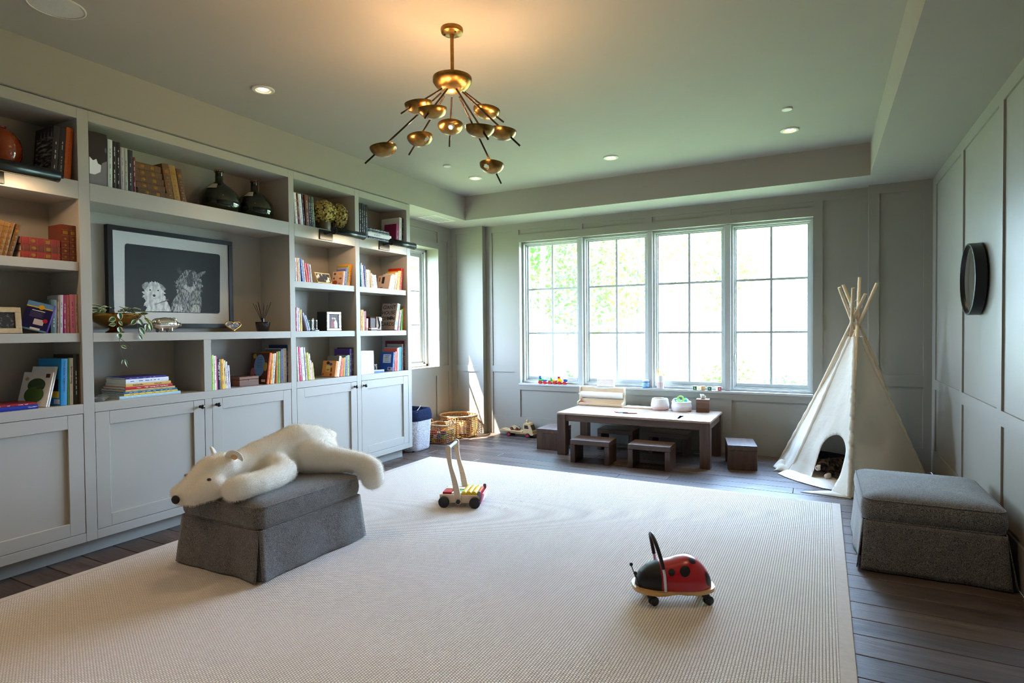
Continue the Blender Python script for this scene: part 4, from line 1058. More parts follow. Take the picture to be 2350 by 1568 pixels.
b = MB(); b.box(-0.105, -0.034, 0, 0.105, 0.034, 0.082); wb = b.build('storage_box', P('whitewashed_box', S(228, 210, 198), 0.5), loc=(-2.36, 6.918, SZ), bevel=0.003); tag(wb, 'pale wooden box on the sill behind the paper roll holder', 'box')
b = MB(); b.box(-0.107, -0.0345, 0.0822, 0.107, 0.0345, 0.091); b.build('lid', P('box_lid_white', S(240, 238, 236), 0.5), wb, bevel=0.002)
jr = thing('glass_jar', 'small blue patterned glass jar with pale lid on the sill', 'jar', (-1.862, 6.916, SZ))
b = MB(); b.lathe([(0, 0), (0.040, 0), (0.043, 0.004), (0.043, 0.016)], n=28); b.build('foot_band', P('jar_dark_blue', S(72, 124, 178), 0.25), jr)
b = MB(); b.lathe([(0.041, 0.016), (0.041, 0.066)], n=28); b.build('jar_body', P('jar_blue', S(150, 188, 222), 0.3, var=0.25, vscale=60), jr)
b = MB(); b.lathe([(0.0425, 0.066), (0.043, 0.074), (0.041, 0.080)], n=28); b.build('neck_band', P('jar_dark_blue', S(72, 124, 178), 0.25), jr)
b = MB(); b.lathe([(0.041, 0.080), (0.043, 0.084), (0.043, 0.094), (0.035, 0.099), (0, 0.1)], n=28); b.build('lid', P('jar_lid', S(226, 232, 240), 0.4), jr)
cu = thing('pencil_cup', 'white and pink cup holding pencils on the window sill', 'cup', (-1.690, 6.914, SZ))
b = MB(); b.lathe([(0, 0.002), (0.036, 0.0), (0.040, 0.004), (0.046, 0.075)], n=30); b.build('cup_base', ROPP, cu, sharp=50)
b = MB(); b.lathe([(0.046, 0.075), (0.0505, 0.150), (0.049, 0.153), (0.046, 0.15), (0.038, 0.02), (0, 0.02)], n=30); b.build('cup_wall', ROPW, cu, sharp=60)
for x, y2, dx, dz, r, c, lab in ((-0.018, 0.0, -0.006, 0.225, 0.012, S(246, 178, 70), 'orange-tipped brush in the sill pencil cup'), (0.020, 0.006, 0.016, 0.185, 0.016, S(232, 226, 130), 'short pale yellow toy brush in the sill pencil cup'), (-0.034, 0.01, -0.02, 0.20, 0.005, S(226, 230, 240), 'thin white stick at the rim of the pencil cup')):
    b = MB(); b.cyl((x, y2, 0.022), (x+dx, y2, dz-0.05), 0.0045, n=8); b.lathe([(0.004, dz-0.055), (r, dz-0.035), (r*0.8, dz-0.01), (0.001, dz)], (x+dx, y2, 0), n=10)
    o = b.build('brush', P('brush_%d' % int(c[1]*999), c, 0.6), loc=(-1.690, 6.914, SZ)); tag(o, lab, 'brush')
def txt(name, s, size, mat, parent, loc, rot, ext=0.0004, align='CENTER', sx=1.0):
    """flat lettering as a mesh"""
    c = bpy.data.curves.new(name, 'FONT'); c.body = s; c.size = size; c.extrude = ext; c.align_x = align; c.align_y = 'CENTER'; c.resolution_u = 2
    q = bpy.data.objects.new(name, c); COL.objects.link(q)
    dg = bpy.context.evaluated_depsgraph_get(); dg.update()
    me = bpy.data.meshes.new_from_object(q.evaluated_get(dg), depsgraph=dg); me.name = name
    bpy.data.objects.remove(q); me.materials.clear(); me.materials.append(mat)
    o = bpy.data.objects.new(name, me); COL.objects.link(o)
    o.parent = parent; o.location = loc; o.rotation_euler = rot; o.scale = (sx, 1, 1); return o
for ch, x, rz, fc, sc_, lab in (('L', -1.288, -8, S(30, 90, 50), S(232, 200, 120), 'letter block L, first of the LOVE blocks on the sill'), ('O', -1.212, 35, S(230, 180, 90), S(34, 100, 66), 'letter block O, second of the LOVE blocks on the sill'),
        ('V', -1.132, 5, S(44, 110, 96), S(226, 220, 190), 'letter block V, third of the LOVE blocks on the sill'), ('E', -1.035, 38, S(205, 60, 90), S(30, 96, 60), 'letter block E, last of the LOVE blocks on the sill')):
    b = MB(); s_ = 0.023; b.box(-s_, -s_, 0, s_, s_, 2*s_)
    o = b.build('letter_block', LW, loc=(x, 6.912, SZ), bevel=0.003); o.rotation_euler = (0, 0, rad(rz)); tag(o, lab, 'toy block', 'LOVE letter blocks on the sill')
    fm = P('block_face_%s' % ch, fc, 0.5); om = P('block_side_%s' % ch, sc_, 0.5)
    b = MB(); b.box(-0.020, -s_-0.0008, 0.003, 0.020, -s_+0.0005, 0.043); b.build('face', fm, o)
    b = MB(); b.box(s_-0.0005, -0.020, 0.003, s_+0.0008, 0.020, 0.043); b.build('side_face', om, o)
    txt('letter', ch, 0.036, P('letter_cream', S(240, 234, 214), 0.5), o, (0, -s_-0.0012, 0.023), (rad(90), 0, 0))

# --------------------------------------------------------------- toy truck
TRW = wood('toy_maple', S(204, 166, 116), S(226, 194, 146), 0.45, 9, 'X'); DKW = P('toy_window_dark', (0.03, 0.02, 0.015), 0.4)
tk = thing('toy_truck', 'wooden toy tow truck with red wheels, parked against the back wall', 'toy truck', (-3.50, 6.785, 0), rad(-1))
b = MB(); b.box(-0.17, -0.052, 0.045, 0.20, 0.052, 0.062); b.build('chassis', TRW, tk, bevel=0.002)
b = MB(); b.prism([(-0.29, 0.072), (-0.16, 0.066), (0.07, 0.066), (0.07, 0.08), (-0.16, 0.082), (-0.235, 0.098)], -0.06, 0.06); b.v = [Vector((p.x, p.z, p.y)) for p in b.v]; b.build('ramp_bed', TRW, tk, bevel=0.002)
b = MB(); b.prism([(0.085, 0.05), (0.085, 0.175), (0.10, 0.188), (0.17, 0.186), (0.185, 0.17), (0.222, 0.085), (0.222, 0.035), (0.19, 0.035), (0.17, 0.062), (0.11, 0.062)], -0.058, 0.058); b.v = [Vector((p.x, p.z, p.y)) for p in b.v]; cb = b.build('cab', TRW, tk, bevel=0.004)
b = MB(); b.prism([(0.103, 0.118), (0.103, 0.162), (0.150, 0.162), (0.166, 0.118)], -0.0595, -0.0575); b.v = [Vector((p.x, p.z, p.y)) for p in b.v]; b.build('window', DKW, cb)
b = MB(); b.add([(0.2165, -0.047, 0.1), (0.2165, 0.047, 0.1), (0.190, 0.047, 0.163), (0.190, -0.047, 0.163)], [(0, 1, 2, 3)]); b.build('windscreen', DKW, cb, solid=0.002)
b = MB(); b.box(0.222, -0.06, 0.04, 0.232, 0.06, 0.062); b.build('bumper', TRW, tk, bevel=0.002)
b = MB(); b.cyl((0.12, 0, 0.187), (0.12, 0, 0.205), 0.012, n=12); b.sphere((0.12, 0, 0.213), 0.016, 12, 8); b.build('beacon', TRW, tk)
HUB = P('wheel_hub_red', S(190, 24, 60), 0.4); TYR = P('toy_tyre', (0.02, 0.018, 0.02), 0.6)
for wx in (-0.125, 0.150):
    for sy in (-1, 1):
        b = MB(); b.cyl((wx, sy*0.045, 0.029), (wx, sy*0.066, 0.029), 0.029, n=24); w_ = b.build('wheel', TYR, tk, bevel=0.003)
        b = MB(); b.cyl((wx, sy*0.0665, 0.029), (wx, sy*0.069, 0.029), 0.018, n=20); b.build('hub', HUB, w_)
tc_ = thing('toy_car', 'small wooden toy car carried on the ramp of the truck', 'toy car', (-3.56, 6.785, 0.0815), rad(-1))
b = MB(); b.prism([(-0.055, 0.012), (0.06, 0.012), (0.062, 0.03), (0.02, 0.04), (0.0, 0.055), (-0.03, 0.055), (-0.055, 0.035)], -0.026, 0.026); b.v = [Vector((p.x, p.z, p.y)) for p in b.v]; b.build('car_body', TRW, tc_, bevel=0.004)
for wx in (-0.036, 0.042):
    for sy in (-1, 1):
        b = MB(); b.cyl((wx, sy*0.022, 0.020), (wx, sy*0.036, 0.020), 0.020, n=18); w_ = b.build('wheel', TYR, tc_, bevel=0.002)
        b = MB(); b.cyl((wx, sy*0.0362, 0.020), (wx, sy*0.038, 0.020), 0.010, n=14); b.build('hub', HUB, w_)

# --------------------------------------------------------------- baskets in the corner
RAT = P('rattan', S(186, 138, 84), 0.5, var=0.25, vscale=30, objrand=0.1); RATL = P('rattan_light', S(214, 172, 122), 0.5, var=0.2, vscale=20)
def rattan_round(label, loc, R0, R1, H, nv, nh, rib, parent_mat=RAT):
    t = thing('rattan_basket', label, 'basket', loc)
    Rz = lambda z: R0+(R1-R0)*z/H+0.012*math.sin(PI*z/H)
    b = MB()
    for i in range(nh):
        z = 0.012+(H-0.03)*i/(nh-1)
        b.tube([((Rz(z)+0.004*(1 if (k % 2) else -1))*math.cos(2*PI*k/56), (Rz(z)+0.004*(1 if (k % 2) else -1))*math.sin(2*PI*k/56), z) for k in range(56)], 0.0042, 6, closed=True)
    stuff(b.build('horizontal_weave', RAT, t, sharp=180))
    b = MB()
    for k in range(nv):
        a = 2*PI*k/nv; b.tube([(Rz(z)*math.cos(a), Rz(z)*math.sin(a), z) for z in [H*j/8 for j in range(9)]], 0.0042 if k % rib else 0.008, 6)
    stuff(b.build('upright_weave', RAT, t, sharp=180))
    b = MB(); b.tube([(Rz(H)*math.cos(2*PI*k/56), Rz(H)*math.sin(2*PI*k/56), H) for k in range(56)], 0.0105, 8, closed=True); b.build('rim', RATL, t, sharp=180)
    b = MB(); b.lathe([(0, 0.006), (R0-0.004, 0.006), (R0-0.004, 0.010), (0, 0.01)], n=32); b.build('bottom', RAT, t)
    return t
rattan_round('large round open-weave rattan basket standing in the sunlit corner', (-4.268, 6.515, 0), 0.238, 0.245, 0.275, 44, 11, 6)
b = MB(); b.box(-0.12, -0.09, 0, 0.12, 0.09, 0.16); o = b.build('storage_box', P('peach_card', S(222, 170, 110), 0.7), loc=(-4.325, 6.535, 0.0125), bevel=0.004); o.rotation_euler = (0, 0, rad(25)); tag(o, 'tan box inside the large round rattan basket', 'box')
b = MB(); b.box(-0.055, -0.05, 0, 0.055, 0.05, 0.13); o = b.build('storage_box', P('dark_card', S(60, 44, 34), 0.7), loc=(-4.13, 6.45, 0.0125), bevel=0.004); o.rotation_euler = (0, 0, rad(10)); tag(o, 'small dark box inside the large round rattan basket', 'box')
t = thing('rattan_basket', 'small square rattan basket of coloured toys beside the hamper', 'basket', (-4.225, 6.045, 0), rad(4))
hw2, H2 = 0.145, 0.225
sq = lambda z, ins=0: [(x*(0.94+0.06*z/H2), y*(0.94+0.06*z/H2), z) for x, y in rrect(2*hw2, 2*hw2, 0.035, 4)]
b = MB()
for i in range(9):
    z = 0.012+(H2-0.03)*i/8; b.tube(sq(z), 0.0038, 6, closed=True)
stuff(b.build('horizontal_weave', RAT, t, sharp=180))
b = MB()
for k in range(-5, 6):
    u = k*0.026
    for sx, sy in ((u, -hw2), (u, hw2), (-hw2, u), (hw2, u)): b.tube([(sx*0.94, sy*0.94, 0.004), (sx, sy, H2)], 0.0036, 6)
stuff(b.build('upright_weave', RAT, t, sharp=180))
b = MB(); b.tube([(x, y, z) for x, y, z in sq(H2)], 0.009, 8, closed=True); b.build('rim', RATL, t, sharp=180)
for sx in (-1, 1):
    b = MB(); b.tube([(sx*(hw2+0.004), 0.05*math.cos(a), H2+0.005+0.045*math.sin(a)) for a in [PI*i/10 for i in range(11)]], 0.010, 8); b.build('handle', P('leather_tan', S(202, 140, 92), 0.5), t, sharp=180)
b = MB(); b.box(-0.13, -0.13, 0.004, 0.13, 0.13, 0.008); b.build('bottom', RAT, t)
rnd = random.Random(8)
tcols = [('red', S(200, 20, 40)), ('yellow', S(244, 204, 30)), ('blue', S(40, 70, 180)), ('green', S(70, 160, 50)), ('orange', S(240, 110, 40)), ('white', S(240, 240, 244)), ('navy', S(30, 26, 90)), ('lilac', S(190, 150, 210)), ('maroon', S(110, 20, 40))]
spots = [(0.105, -0.09), (0.105, -0.03), (0.105, 0.03), (0.105, 0.09), (0.04, -0.105), (-0.03, -0.105), (-0.10, -0.10), (0.04, -0.03), (0.04, 0.05), (-0.04, -0.03)]
kk = 0
for lay in range(3):
    for i, (x, y2) in enumerate(spots):
        cn, c = tcols[(i*2+lay*3+(i*lay) % 4) % 9]; s_ = 0.024; kk += 1
        b = MB()
        if (i+lay) % 3: b.box(-s_, -s_, 0, s_, s_, 2*s_)
        else: b.sphere((0, 0, s_), s_, 12, 8)
        lay_n = ('bottom', 'middle', 'top')[lay]
        o = b.build('toy_brick' if (i+lay) % 3 else 'toy_ball', P('basket_'+cn, c, 0.4), bevel=0.003 if (i+lay) % 3 else 0)
        o.location = (-4.225+x*0.92, 6.045+y2*0.92, 0.0085+lay*0.0485); o.rotation_euler = (0, 0, 0)
        tag(o, '%s toy %s in the %s layer, rattan basket, %s' % (cn, 'brick' if (i+lay) % 3 else 'ball', lay_n, ('front left corner', 'front by the handle', 'front middle', 'front window end', 'hamper side front', 'hamper side middle', 'hamper side back', 'behind the front row', 'behind the window end', 'in the centre')[i]), 'toy', 'toys in the small rattan basket')
# woven hamper with navy lining folded out
hp_ = thing('woven_hamper', 'tall grey-white woven hamper with navy lining beside the bookcase end', 'hamper', (-4.285, 5.52, 0))
WEAV = P('woven_grey', S(206, 202, 204), 0.95, spec=0.1, var=0.35, vscale=70, bump=1.0, bscale=110); NAVY = P('navy_cloth', S(34, 42, 68), 0.9, spec=0.1, var=0.3, vscale=60, bump=0.8, bscale=140)
def hamp(prof, m, nm):
    b = MB(); n = None; vs = []; L = []
    for s_, z in prof: L.append([(x, y, z) for x, y in rrect(2*s_, 2*s_, s_*0.55, 6)])
    n = len(L[0]); vs = [p for l in L for p in l]
    b.add(vs, [(i*n+j, i*n+(j+1) % n, (i+1)*n+(j+1) % n, (i+1)*n+j) for i in range(len(L)-1) for j in range(n)], True)
    return b.build(nm, m, hp_, sharp=180)
pr = [(0.165, 0.0), (0.176, 0.01)]+[(0.178+0.022*i/22+0.0035*(i % 2), 0.02+0.34*i/22) for i in range(23)]
hamp(pr, WEAV, 'woven_body')
hamp([(0.207, 0.355), (0.211, 0.365), (0.209, 0.41), (0.202, 0.45), (0.192, 0.478), (0.184, 0.480), (0.176, 0.46), (0.170, 0.40), (0.165, 0.2), (0.16, 0.02)], NAVY, 'lining')
b = MB(); b.box(-0.155, -0.155, 0.004, 0.155, 0.155, 0.015); b.build('bottom', NAVY, hp_)
b = MB(); b.tube([(0.19, -0.13, 0.462), (0.12, -0.05, 0.455), (0.05, 0.10, 0.475), (0.0, 0.19, 0.487)], 0.003, 6); b.build('drawcord', P('cord_white', S(220, 222, 226), 0.8), hp_)
# ------------------------------------------------------------------ canvas tepee
def canvas_mat():
    m = bpy.data.materials.new('tepee_canvas'); m.use_nodes = True; n = m.node_tree; b = n.nodes['Principled BSDF']; o = n.nodes['Material Output']
    b.inputs['Base Color'].default_value = (*S(236, 228, 214), 1); b.inputs['Roughness'].default_value = 0.9; b.inputs['Specular IOR Level'].default_value = 0.1
    t = n.nodes.new('ShaderNodeBsdfTranslucent'); t.inputs[0].default_value = (*S(236, 220, 196), 1)
    mx = n.nodes.new('ShaderNodeMixShader'); mx.inputs[0].default_value = 0.28
    tc = n.nodes.new('ShaderNodeTexCoord'); nz = n.nodes.new('ShaderNodeTexNoise'); nz.inputs['Scale'].default_value = 5; nz.inputs['Detail'].default_value = 5
    bp = n.nodes.new('ShaderNodeBump'); bp.inputs['Strength'].default_value = 0.35; bp.inputs['Distance'].default_value = 0.03
    n.links.new(tc.outputs['Object'], nz.inputs['Vector']); n.links.new(nz.outputs['Fac'], bp.inputs['Height']); n.links.new(bp.outputs[0], b.inputs['Normal']); n.links.new(bp.outputs[0], t.inputs['Normal'])
    n.links.new(b.outputs[0], mx.inputs[1]); n.links.new(t.outputs[0], mx.inputs[2]); n.links.new(mx.outputs[0], o.inputs['Surface'])
    return m
CANV = canvas_mat()
tp = thing('tepee', 'white canvas play tepee on wooden poles in the far right corner', 'tepee', (0.24, 6.13, 0))
TC = Vector((0.24, 6.13, 0))
CN = [Vector(p)-TC for p in ((0.192, 5.488, 0), (-0.275, 6.215, 0), (-0.395, 6.69, 0), (0.20, 6.765, 0), (0.77, 6.69, 0), (0.835, 6.27, 0))]
AP = Vector((0.262, 6.16, 1.425))-TC
TOPF = 0.915
tip_px = [Vector(p)-TC for p in ((0.303, 6.34, 1.853), (0.428, 6.15, 1.784), (0.336, 6.06, 1.688), (0.238, 6.02, 1.742), (0.131, 6.05, 1.752), (0.165, 6.14, 1.782))]
POLE = wood('tepee_pole', S(206, 178, 140), S(228, 204, 170), 0.6, 6, 'Z')
for c, t in zip(CN, tip_px):
    base = Vector((c.x*0.93, c.y*0.93, 0.004))
    b = MB(); b.cyl(base, t, 0.0145, 0.0138, n=14); b.build('pole', POLE, tp)
b = MB(); b.tube([(0.045+0.05*math.cos(a)-0.02, 0.03+0.05*math.sin(a), 1.60+0.035*math.sin(3*a)) for a in [2*PI*i/24 for i in range(24)]], 0.0022, 5, closed=True); b.build('cord', P('cord_white', S(220, 222, 226), 0.8), tp)
def wr(p, k): return mnoise.noise(Vector((p.x*3.1+k, p.y*3.1, p.z*2.3)))*0.020+mnoise.noise(Vector((p.x*9+k, p.y*9, p.z*5)))*0.007
def side(i, door=None, nu=36, nv=64):
    A, B = CN[i], CN[(i+1) % 6]; nrm = (B-A).cross(AP-A).normalized()
    if nrm.dot((A+B)/2) < 0: nrm = -nrm
    e = (B-A).normalized(); Lb = (B-A).length
    def pt(u, v):
        f = v*TOPF; base = A+(B-A)*u
        p = base+(AP-base)*f
        edge = min(u, 1-u)*2
        amt = min(1, edge*3.0)*(1-0.4*v)
        p = p+nrm*(wr(p, i*7.3)*amt-0.030*math.sin(PI*u)*(1-v)*v*2.0)
        if v < 0.10: p = p+nrm*(0.10-v)*0.25*(0.4+0.6*abs(math.sin(u*5+i)))
        return p
    vs = [[pt(a/nu, c/nv) for c in range(nv+1)] for a in range(nu+1)]
    def inside(p):
        u = (p-A).dot(e); z = p.z
        if door is None: return False
        return door(u, z) < 0
    if door is not None:
        # pull grid vertices near the door outline onto it
        for a in range(1, nu):
            for c in range(nv+1):
                p = vs[a][c]; u = (p-A).dot(e); d = door(u, p.z)
                if abs(d) < 0.016:
                    h = 1e-3; gu = (door(u+h, p.z)-d)/h; gz = (door(u, p.z+h)-d)/h; g2 = gu*gu+gz*gz+1e-9
                    q = p-e*(gu*d/g2)-Vector((0, 0, gz*d/g2)); q.z = max(q.z, 0.003); vs[a][c] = q
    flat_ = [q for row in vs for q in row]; fs = []
    for a in range(nu):
        for c in range(nv):
            q = [vs[a][c], vs[a+1][c], vs[a+1][c+1], vs[a][c+1]]; mid = sum(q, Vector())/4
            if door is not None and door((mid-A).dot(e), mid.z) < 0: continue
            k = nv+1; fs.append((a*k+c, (a+1)*k+c, (a+1)*k+c+1, a*k+c+1))
    b = MB(); b.add(flat_, fs, True); o = b.build('canvas_side', CANV, tp, solid=0.0025, sharp=180)
    bm = bmesh.new(); bm.from_mesh(o.data); bmesh.ops.delete(bm, geom=[v for v in bm.verts if not v.link_faces], context='VERTS'); bm.to_mesh(o.data); bm.free()
def doorway(u, z):
    # rounded arch leaning with the slope of the wall; negative inside
    lean = 0.02-0.05*z
    cu_, r = 0.352+lean*0.0, 0.165
    if z > 0.285: return math.hypot(u-cu_, (z-0.285)*1.02)-r
    w0 = r+0.010*(1-z/0.285)
    return max(abs(u-cu_)-w0, -0.2)
side(0, doorway, 56, 96)
for i in range(1, 6): side(i)
# pole sleeves along the corners, gathered along the front one
for i in range(6):
    pts = []; rr = []
    n = 60
    for k in range(n+1):
        f = k/n*TOPF*0.995; p = CN[i]+(AP-CN[i])*f; out = Vector((CN[i].x, CN[i].y, 0)).normalized()
        g = 0.0
        if i == 0 and 0.12 < k/n < 0.72: g = 0.006*math.sin(k*2.4)+0.004*math.sin(k*5.1)
        pts.append(p+out*(-0.012+g)+Vector((0, 0, 0.004))); rr.append(0.021+g*0.5+0.002*math.sin(k*1.3+i))
    b = MB(); b.tube(pts, rr, 10); b.build('pole_sleeve', CANV, tp, sharp=180)
# hem lying out on the floor in front
def strip(pts_in, pts_out, nm):
    b = MB(); n = len(pts_in)
    b.add([Vector(p)-TC for p in pts_in]+[Vector(p)-TC for p in pts_out], [(i, i+1, n+i+1, n+i) for i in range(n-1)], True); b.build(nm, CANV, tp, solid=0.003, sharp=180)
strip([(0.20, 5.53, 0.016), (0.12, 5.60, 0.014), (0.03, 5.62, 0.007), (-0.14, 5.515, 0.005)], [(0.205, 5.455, 0.004), (0.12, 5.465, 0.004), (0.02, 5.48, 0.004), (-0.165, 5.495, 0.004)], 'floor_hem')
b = MB()
def foldf(u, v):
    a = u*PI; r = 0.05+0.03*math.sin(3*u*PI+0.5)
    x = -0.30-0.12*v+0.015*math.sin(u*9); y = 6.22+0.34*u-0.02*v
    return Vector((x, y, 0.006+0.075*math.sin(v*PI)*math.sin(a)**0.6*(0.7+0.3*math.sin(u*11))))-TC
b.grid(foldf, 20, 8); b.build('floor_fold', CANV, tp, solid=0.003, sharp=180)
# sheepskin in the doorway
SHEEP = P('sheepskin', S(240, 232, 220), 0.95, spec=0.05, sheen=0.3, var=0.06, vscale=12, bump=0.6, bscale=70)
outl = [(-0.375, 6.09), (-0.30, 5.97), (-0.20, 5.86), (-0.10, 5.775), (0.00, 5.70), (0.06, 5.68), (0.12, 5.72), (0.16, 5.85), (0.24, 6.05), (0.22, 6.30), (0.05, 6.42), (-0.15, 6.42), (-0.31, 6.30)]
sk = thing('sheepskin_mat', 'white sheepskin mat spilling out of the tepee doorway', 'mat', (-0.05, 6.05, 0.006))
cc = Vector((-0.05, 6.05))
def skf(u, v):
    k = u*len(outl); i = int(k) % len(outl); f = k-int(k)
    a, c = Vector(outl[i]), Vector(outl[(i+1) % len(outl)]); p = a+(c-a)*f
    q = cc+(p-cc)*v; z = 0.034*(1-v**5)+0.006*mnoise.noise(Vector((q.x*14, q.y*14, 1)))*(1-v)
    return (q.x-cc.x, q.y-cc.y, max(z, 0.0))
b = MB(); b.grid(skf, 52, 10, cu=True); o = b.build('fleece', SHEEP, sk, sharp=180)
fur(o, 1, 6000, 0.028, 0.01, 5, 0.0016)
# bedding inside
NAVYB = P('navy_bed', S(24, 28, 50), 0.9, spec=0.1, var=0.15, vscale=30)
def cushion(name, lab, cat, loc, sx, sy, sz, rz, m, rot=None):
    b = MB()
    def f(u, v):
        a = u*2*PI; ph = (v-0.5)*PI
        ex = lambda c, p: (abs(c)**p)*(1 if c > 0 else -1)
        return (sx*ex(math.cos(a), 0.5)*math.cos(ph)**0.45, sy*ex(math.sin(a), 0.5)*math.cos(ph)**0.45, sz*math.sin(ph)*(1-0.25*(math.cos(ph) > 0.9))+sz)
    b.grid(f, 40, 18, cu=True); o = b.build(name, m, loc=loc, sharp=180)
    o.rotation_euler = rot if rot else (0, 0, rz); tag(o, lab, cat); return o
cushion('navy_cushion', 'dark navy cushion on the sheepskin behind the cat', 'cushion', (0.055, 6.235, 0.041), 0.20, 0.125, 0.085, rad(-30), NAVYB)
cushion('grey_cushion', 'pale grey-blue cushion propped at the back of the tepee', 'cushion', (0.10, 6.50, 0.012), 0.26, 0.07, 0.20, rad(-18), P('grey_blue_cloth', S(164, 172, 184), 0.9, spec=0.1, var=0.06, vscale=9))
# cat curled in the doorway
TAB = bpy.data.materials.new('tabby_fur'); streak_src = None
def tabby():
    TAB.use_nodes = True; n = TAB.node_tree; b = n.nodes['Principled BSDF']; b.inputs['Roughness'].default_value = 0.8; b.inputs['Specular IOR Level'].default_value = 0.1
    tc = n.nodes.new('ShaderNodeTexCoord'); mp = n.nodes.new('ShaderNodeMapping'); mp.inputs['Scale'].default_value = (26, 60, 26)
    nz = n.nodes.new('ShaderNodeTexNoise'); nz.inputs['Scale'].default_value = 1.0; nz.inputs['Detail'].default_value = 5
    cr = n.nodes.new('ShaderNodeValToRGB'); cr.color_ramp.elements[0].position = 0.42; cr.color_ramp.elements[0].color = (*S(26, 21, 18), 1); cr.color_ramp.elements[1].position = 0.66; cr.color_ramp.elements[1].color = (*S(98, 82, 68), 1)
    n.links.new(tc.outputs['Object'], mp.inputs[0]); n.links.new(mp.outputs[0], nz.inputs['Vector']); n.links.new(nz.outputs['Fac'], cr.inputs[0]); n.links.new(cr.outputs[0], b.inputs['Base Color'])
tabby()
WCAT = P('white_cat_fur', S(214, 202, 188), 0.9, spec=0.05)
ct = thing('cat', 'dark tabby cat with white muzzle and paw lying in the tepee doorway', 'cat', (0.02, 6.03, 0.040), 0)
me = blob_mesh('cat_body', [
    [(-0.018, -0.030, 0.105, 0.054), (0.005, 0.000, 0.100, 0.058), (0.060, 0.050, 0.085, 0.072), (0.14, 0.105, 0.085, 0.082), (0.21, 0.15, 0.078, 0.072)],      # head, neck, trunk
    [(-0.045, -0.062, 0.088, 0.030), (-0.058, -0.078, 0.078, 0.023)],                                                                             # muzzle
    [(0.05, -0.01, 0.05, 0.032), (0.035, -0.075, 0.026, 0.024), (0.015, -0.120, 0.024, 0.023)], [(0.10, 0.02, 0.05, 0.034), (0.105, -0.05, 0.028, 0.023), (0.10, -0.085, 0.026, 0.022)],  # forelegs
    [(-0.060, -0.004, 0.145, 0.017), (-0.066, -0.001, 0.166, 0.009)], [(0.028, -0.026, 0.150, 0.017), (0.036, -0.026, 0.171, 0.009)],                     # ears
    [(0.22, 0.16, 0.05, 0.022), (0.24, 0.08, 0.028, 0.018), (0.20, 0.02, 0.024, 0.016)]], 0.0065, 4)
me.materials.clear(); me.materials.append(TAB); me.materials.append(WCAT)
for p in me.polygons:
    c = p.center
    if (c.x < -0.035 and c.y < -0.055 and c.z < 0.112) or (c.y < -0.082 and c.x < 0.05 and c.z < 0.06): p.material_index = 1
    if c.x < -0.052 and c.z < 0.10: p.material_index = 1
o = bpy.data.objects.new('body', me); COL.objects.link(o); o.parent = ct
fur(o, 1, 2500, 0.008, 0.01, 7, 0.0006)
for x, y, z in ((-0.062, -0.062, 0.116), (-0.012, -0.084, 0.118)):
    b = MB(); b.sphere((x, y, z), (0.007, 0.006, 0.0055), 10, 7); b.build('eye', P('cat_eye', (0.02, 0.025, 0.01), 0.1), ct)
b = MB(); b.sphere((-0.066, -0.094, 0.085), (0.007, 0.006, 0.005), 10, 7); b.build('nose', P('cat_nose', S(90, 60, 56), 0.5), ct)
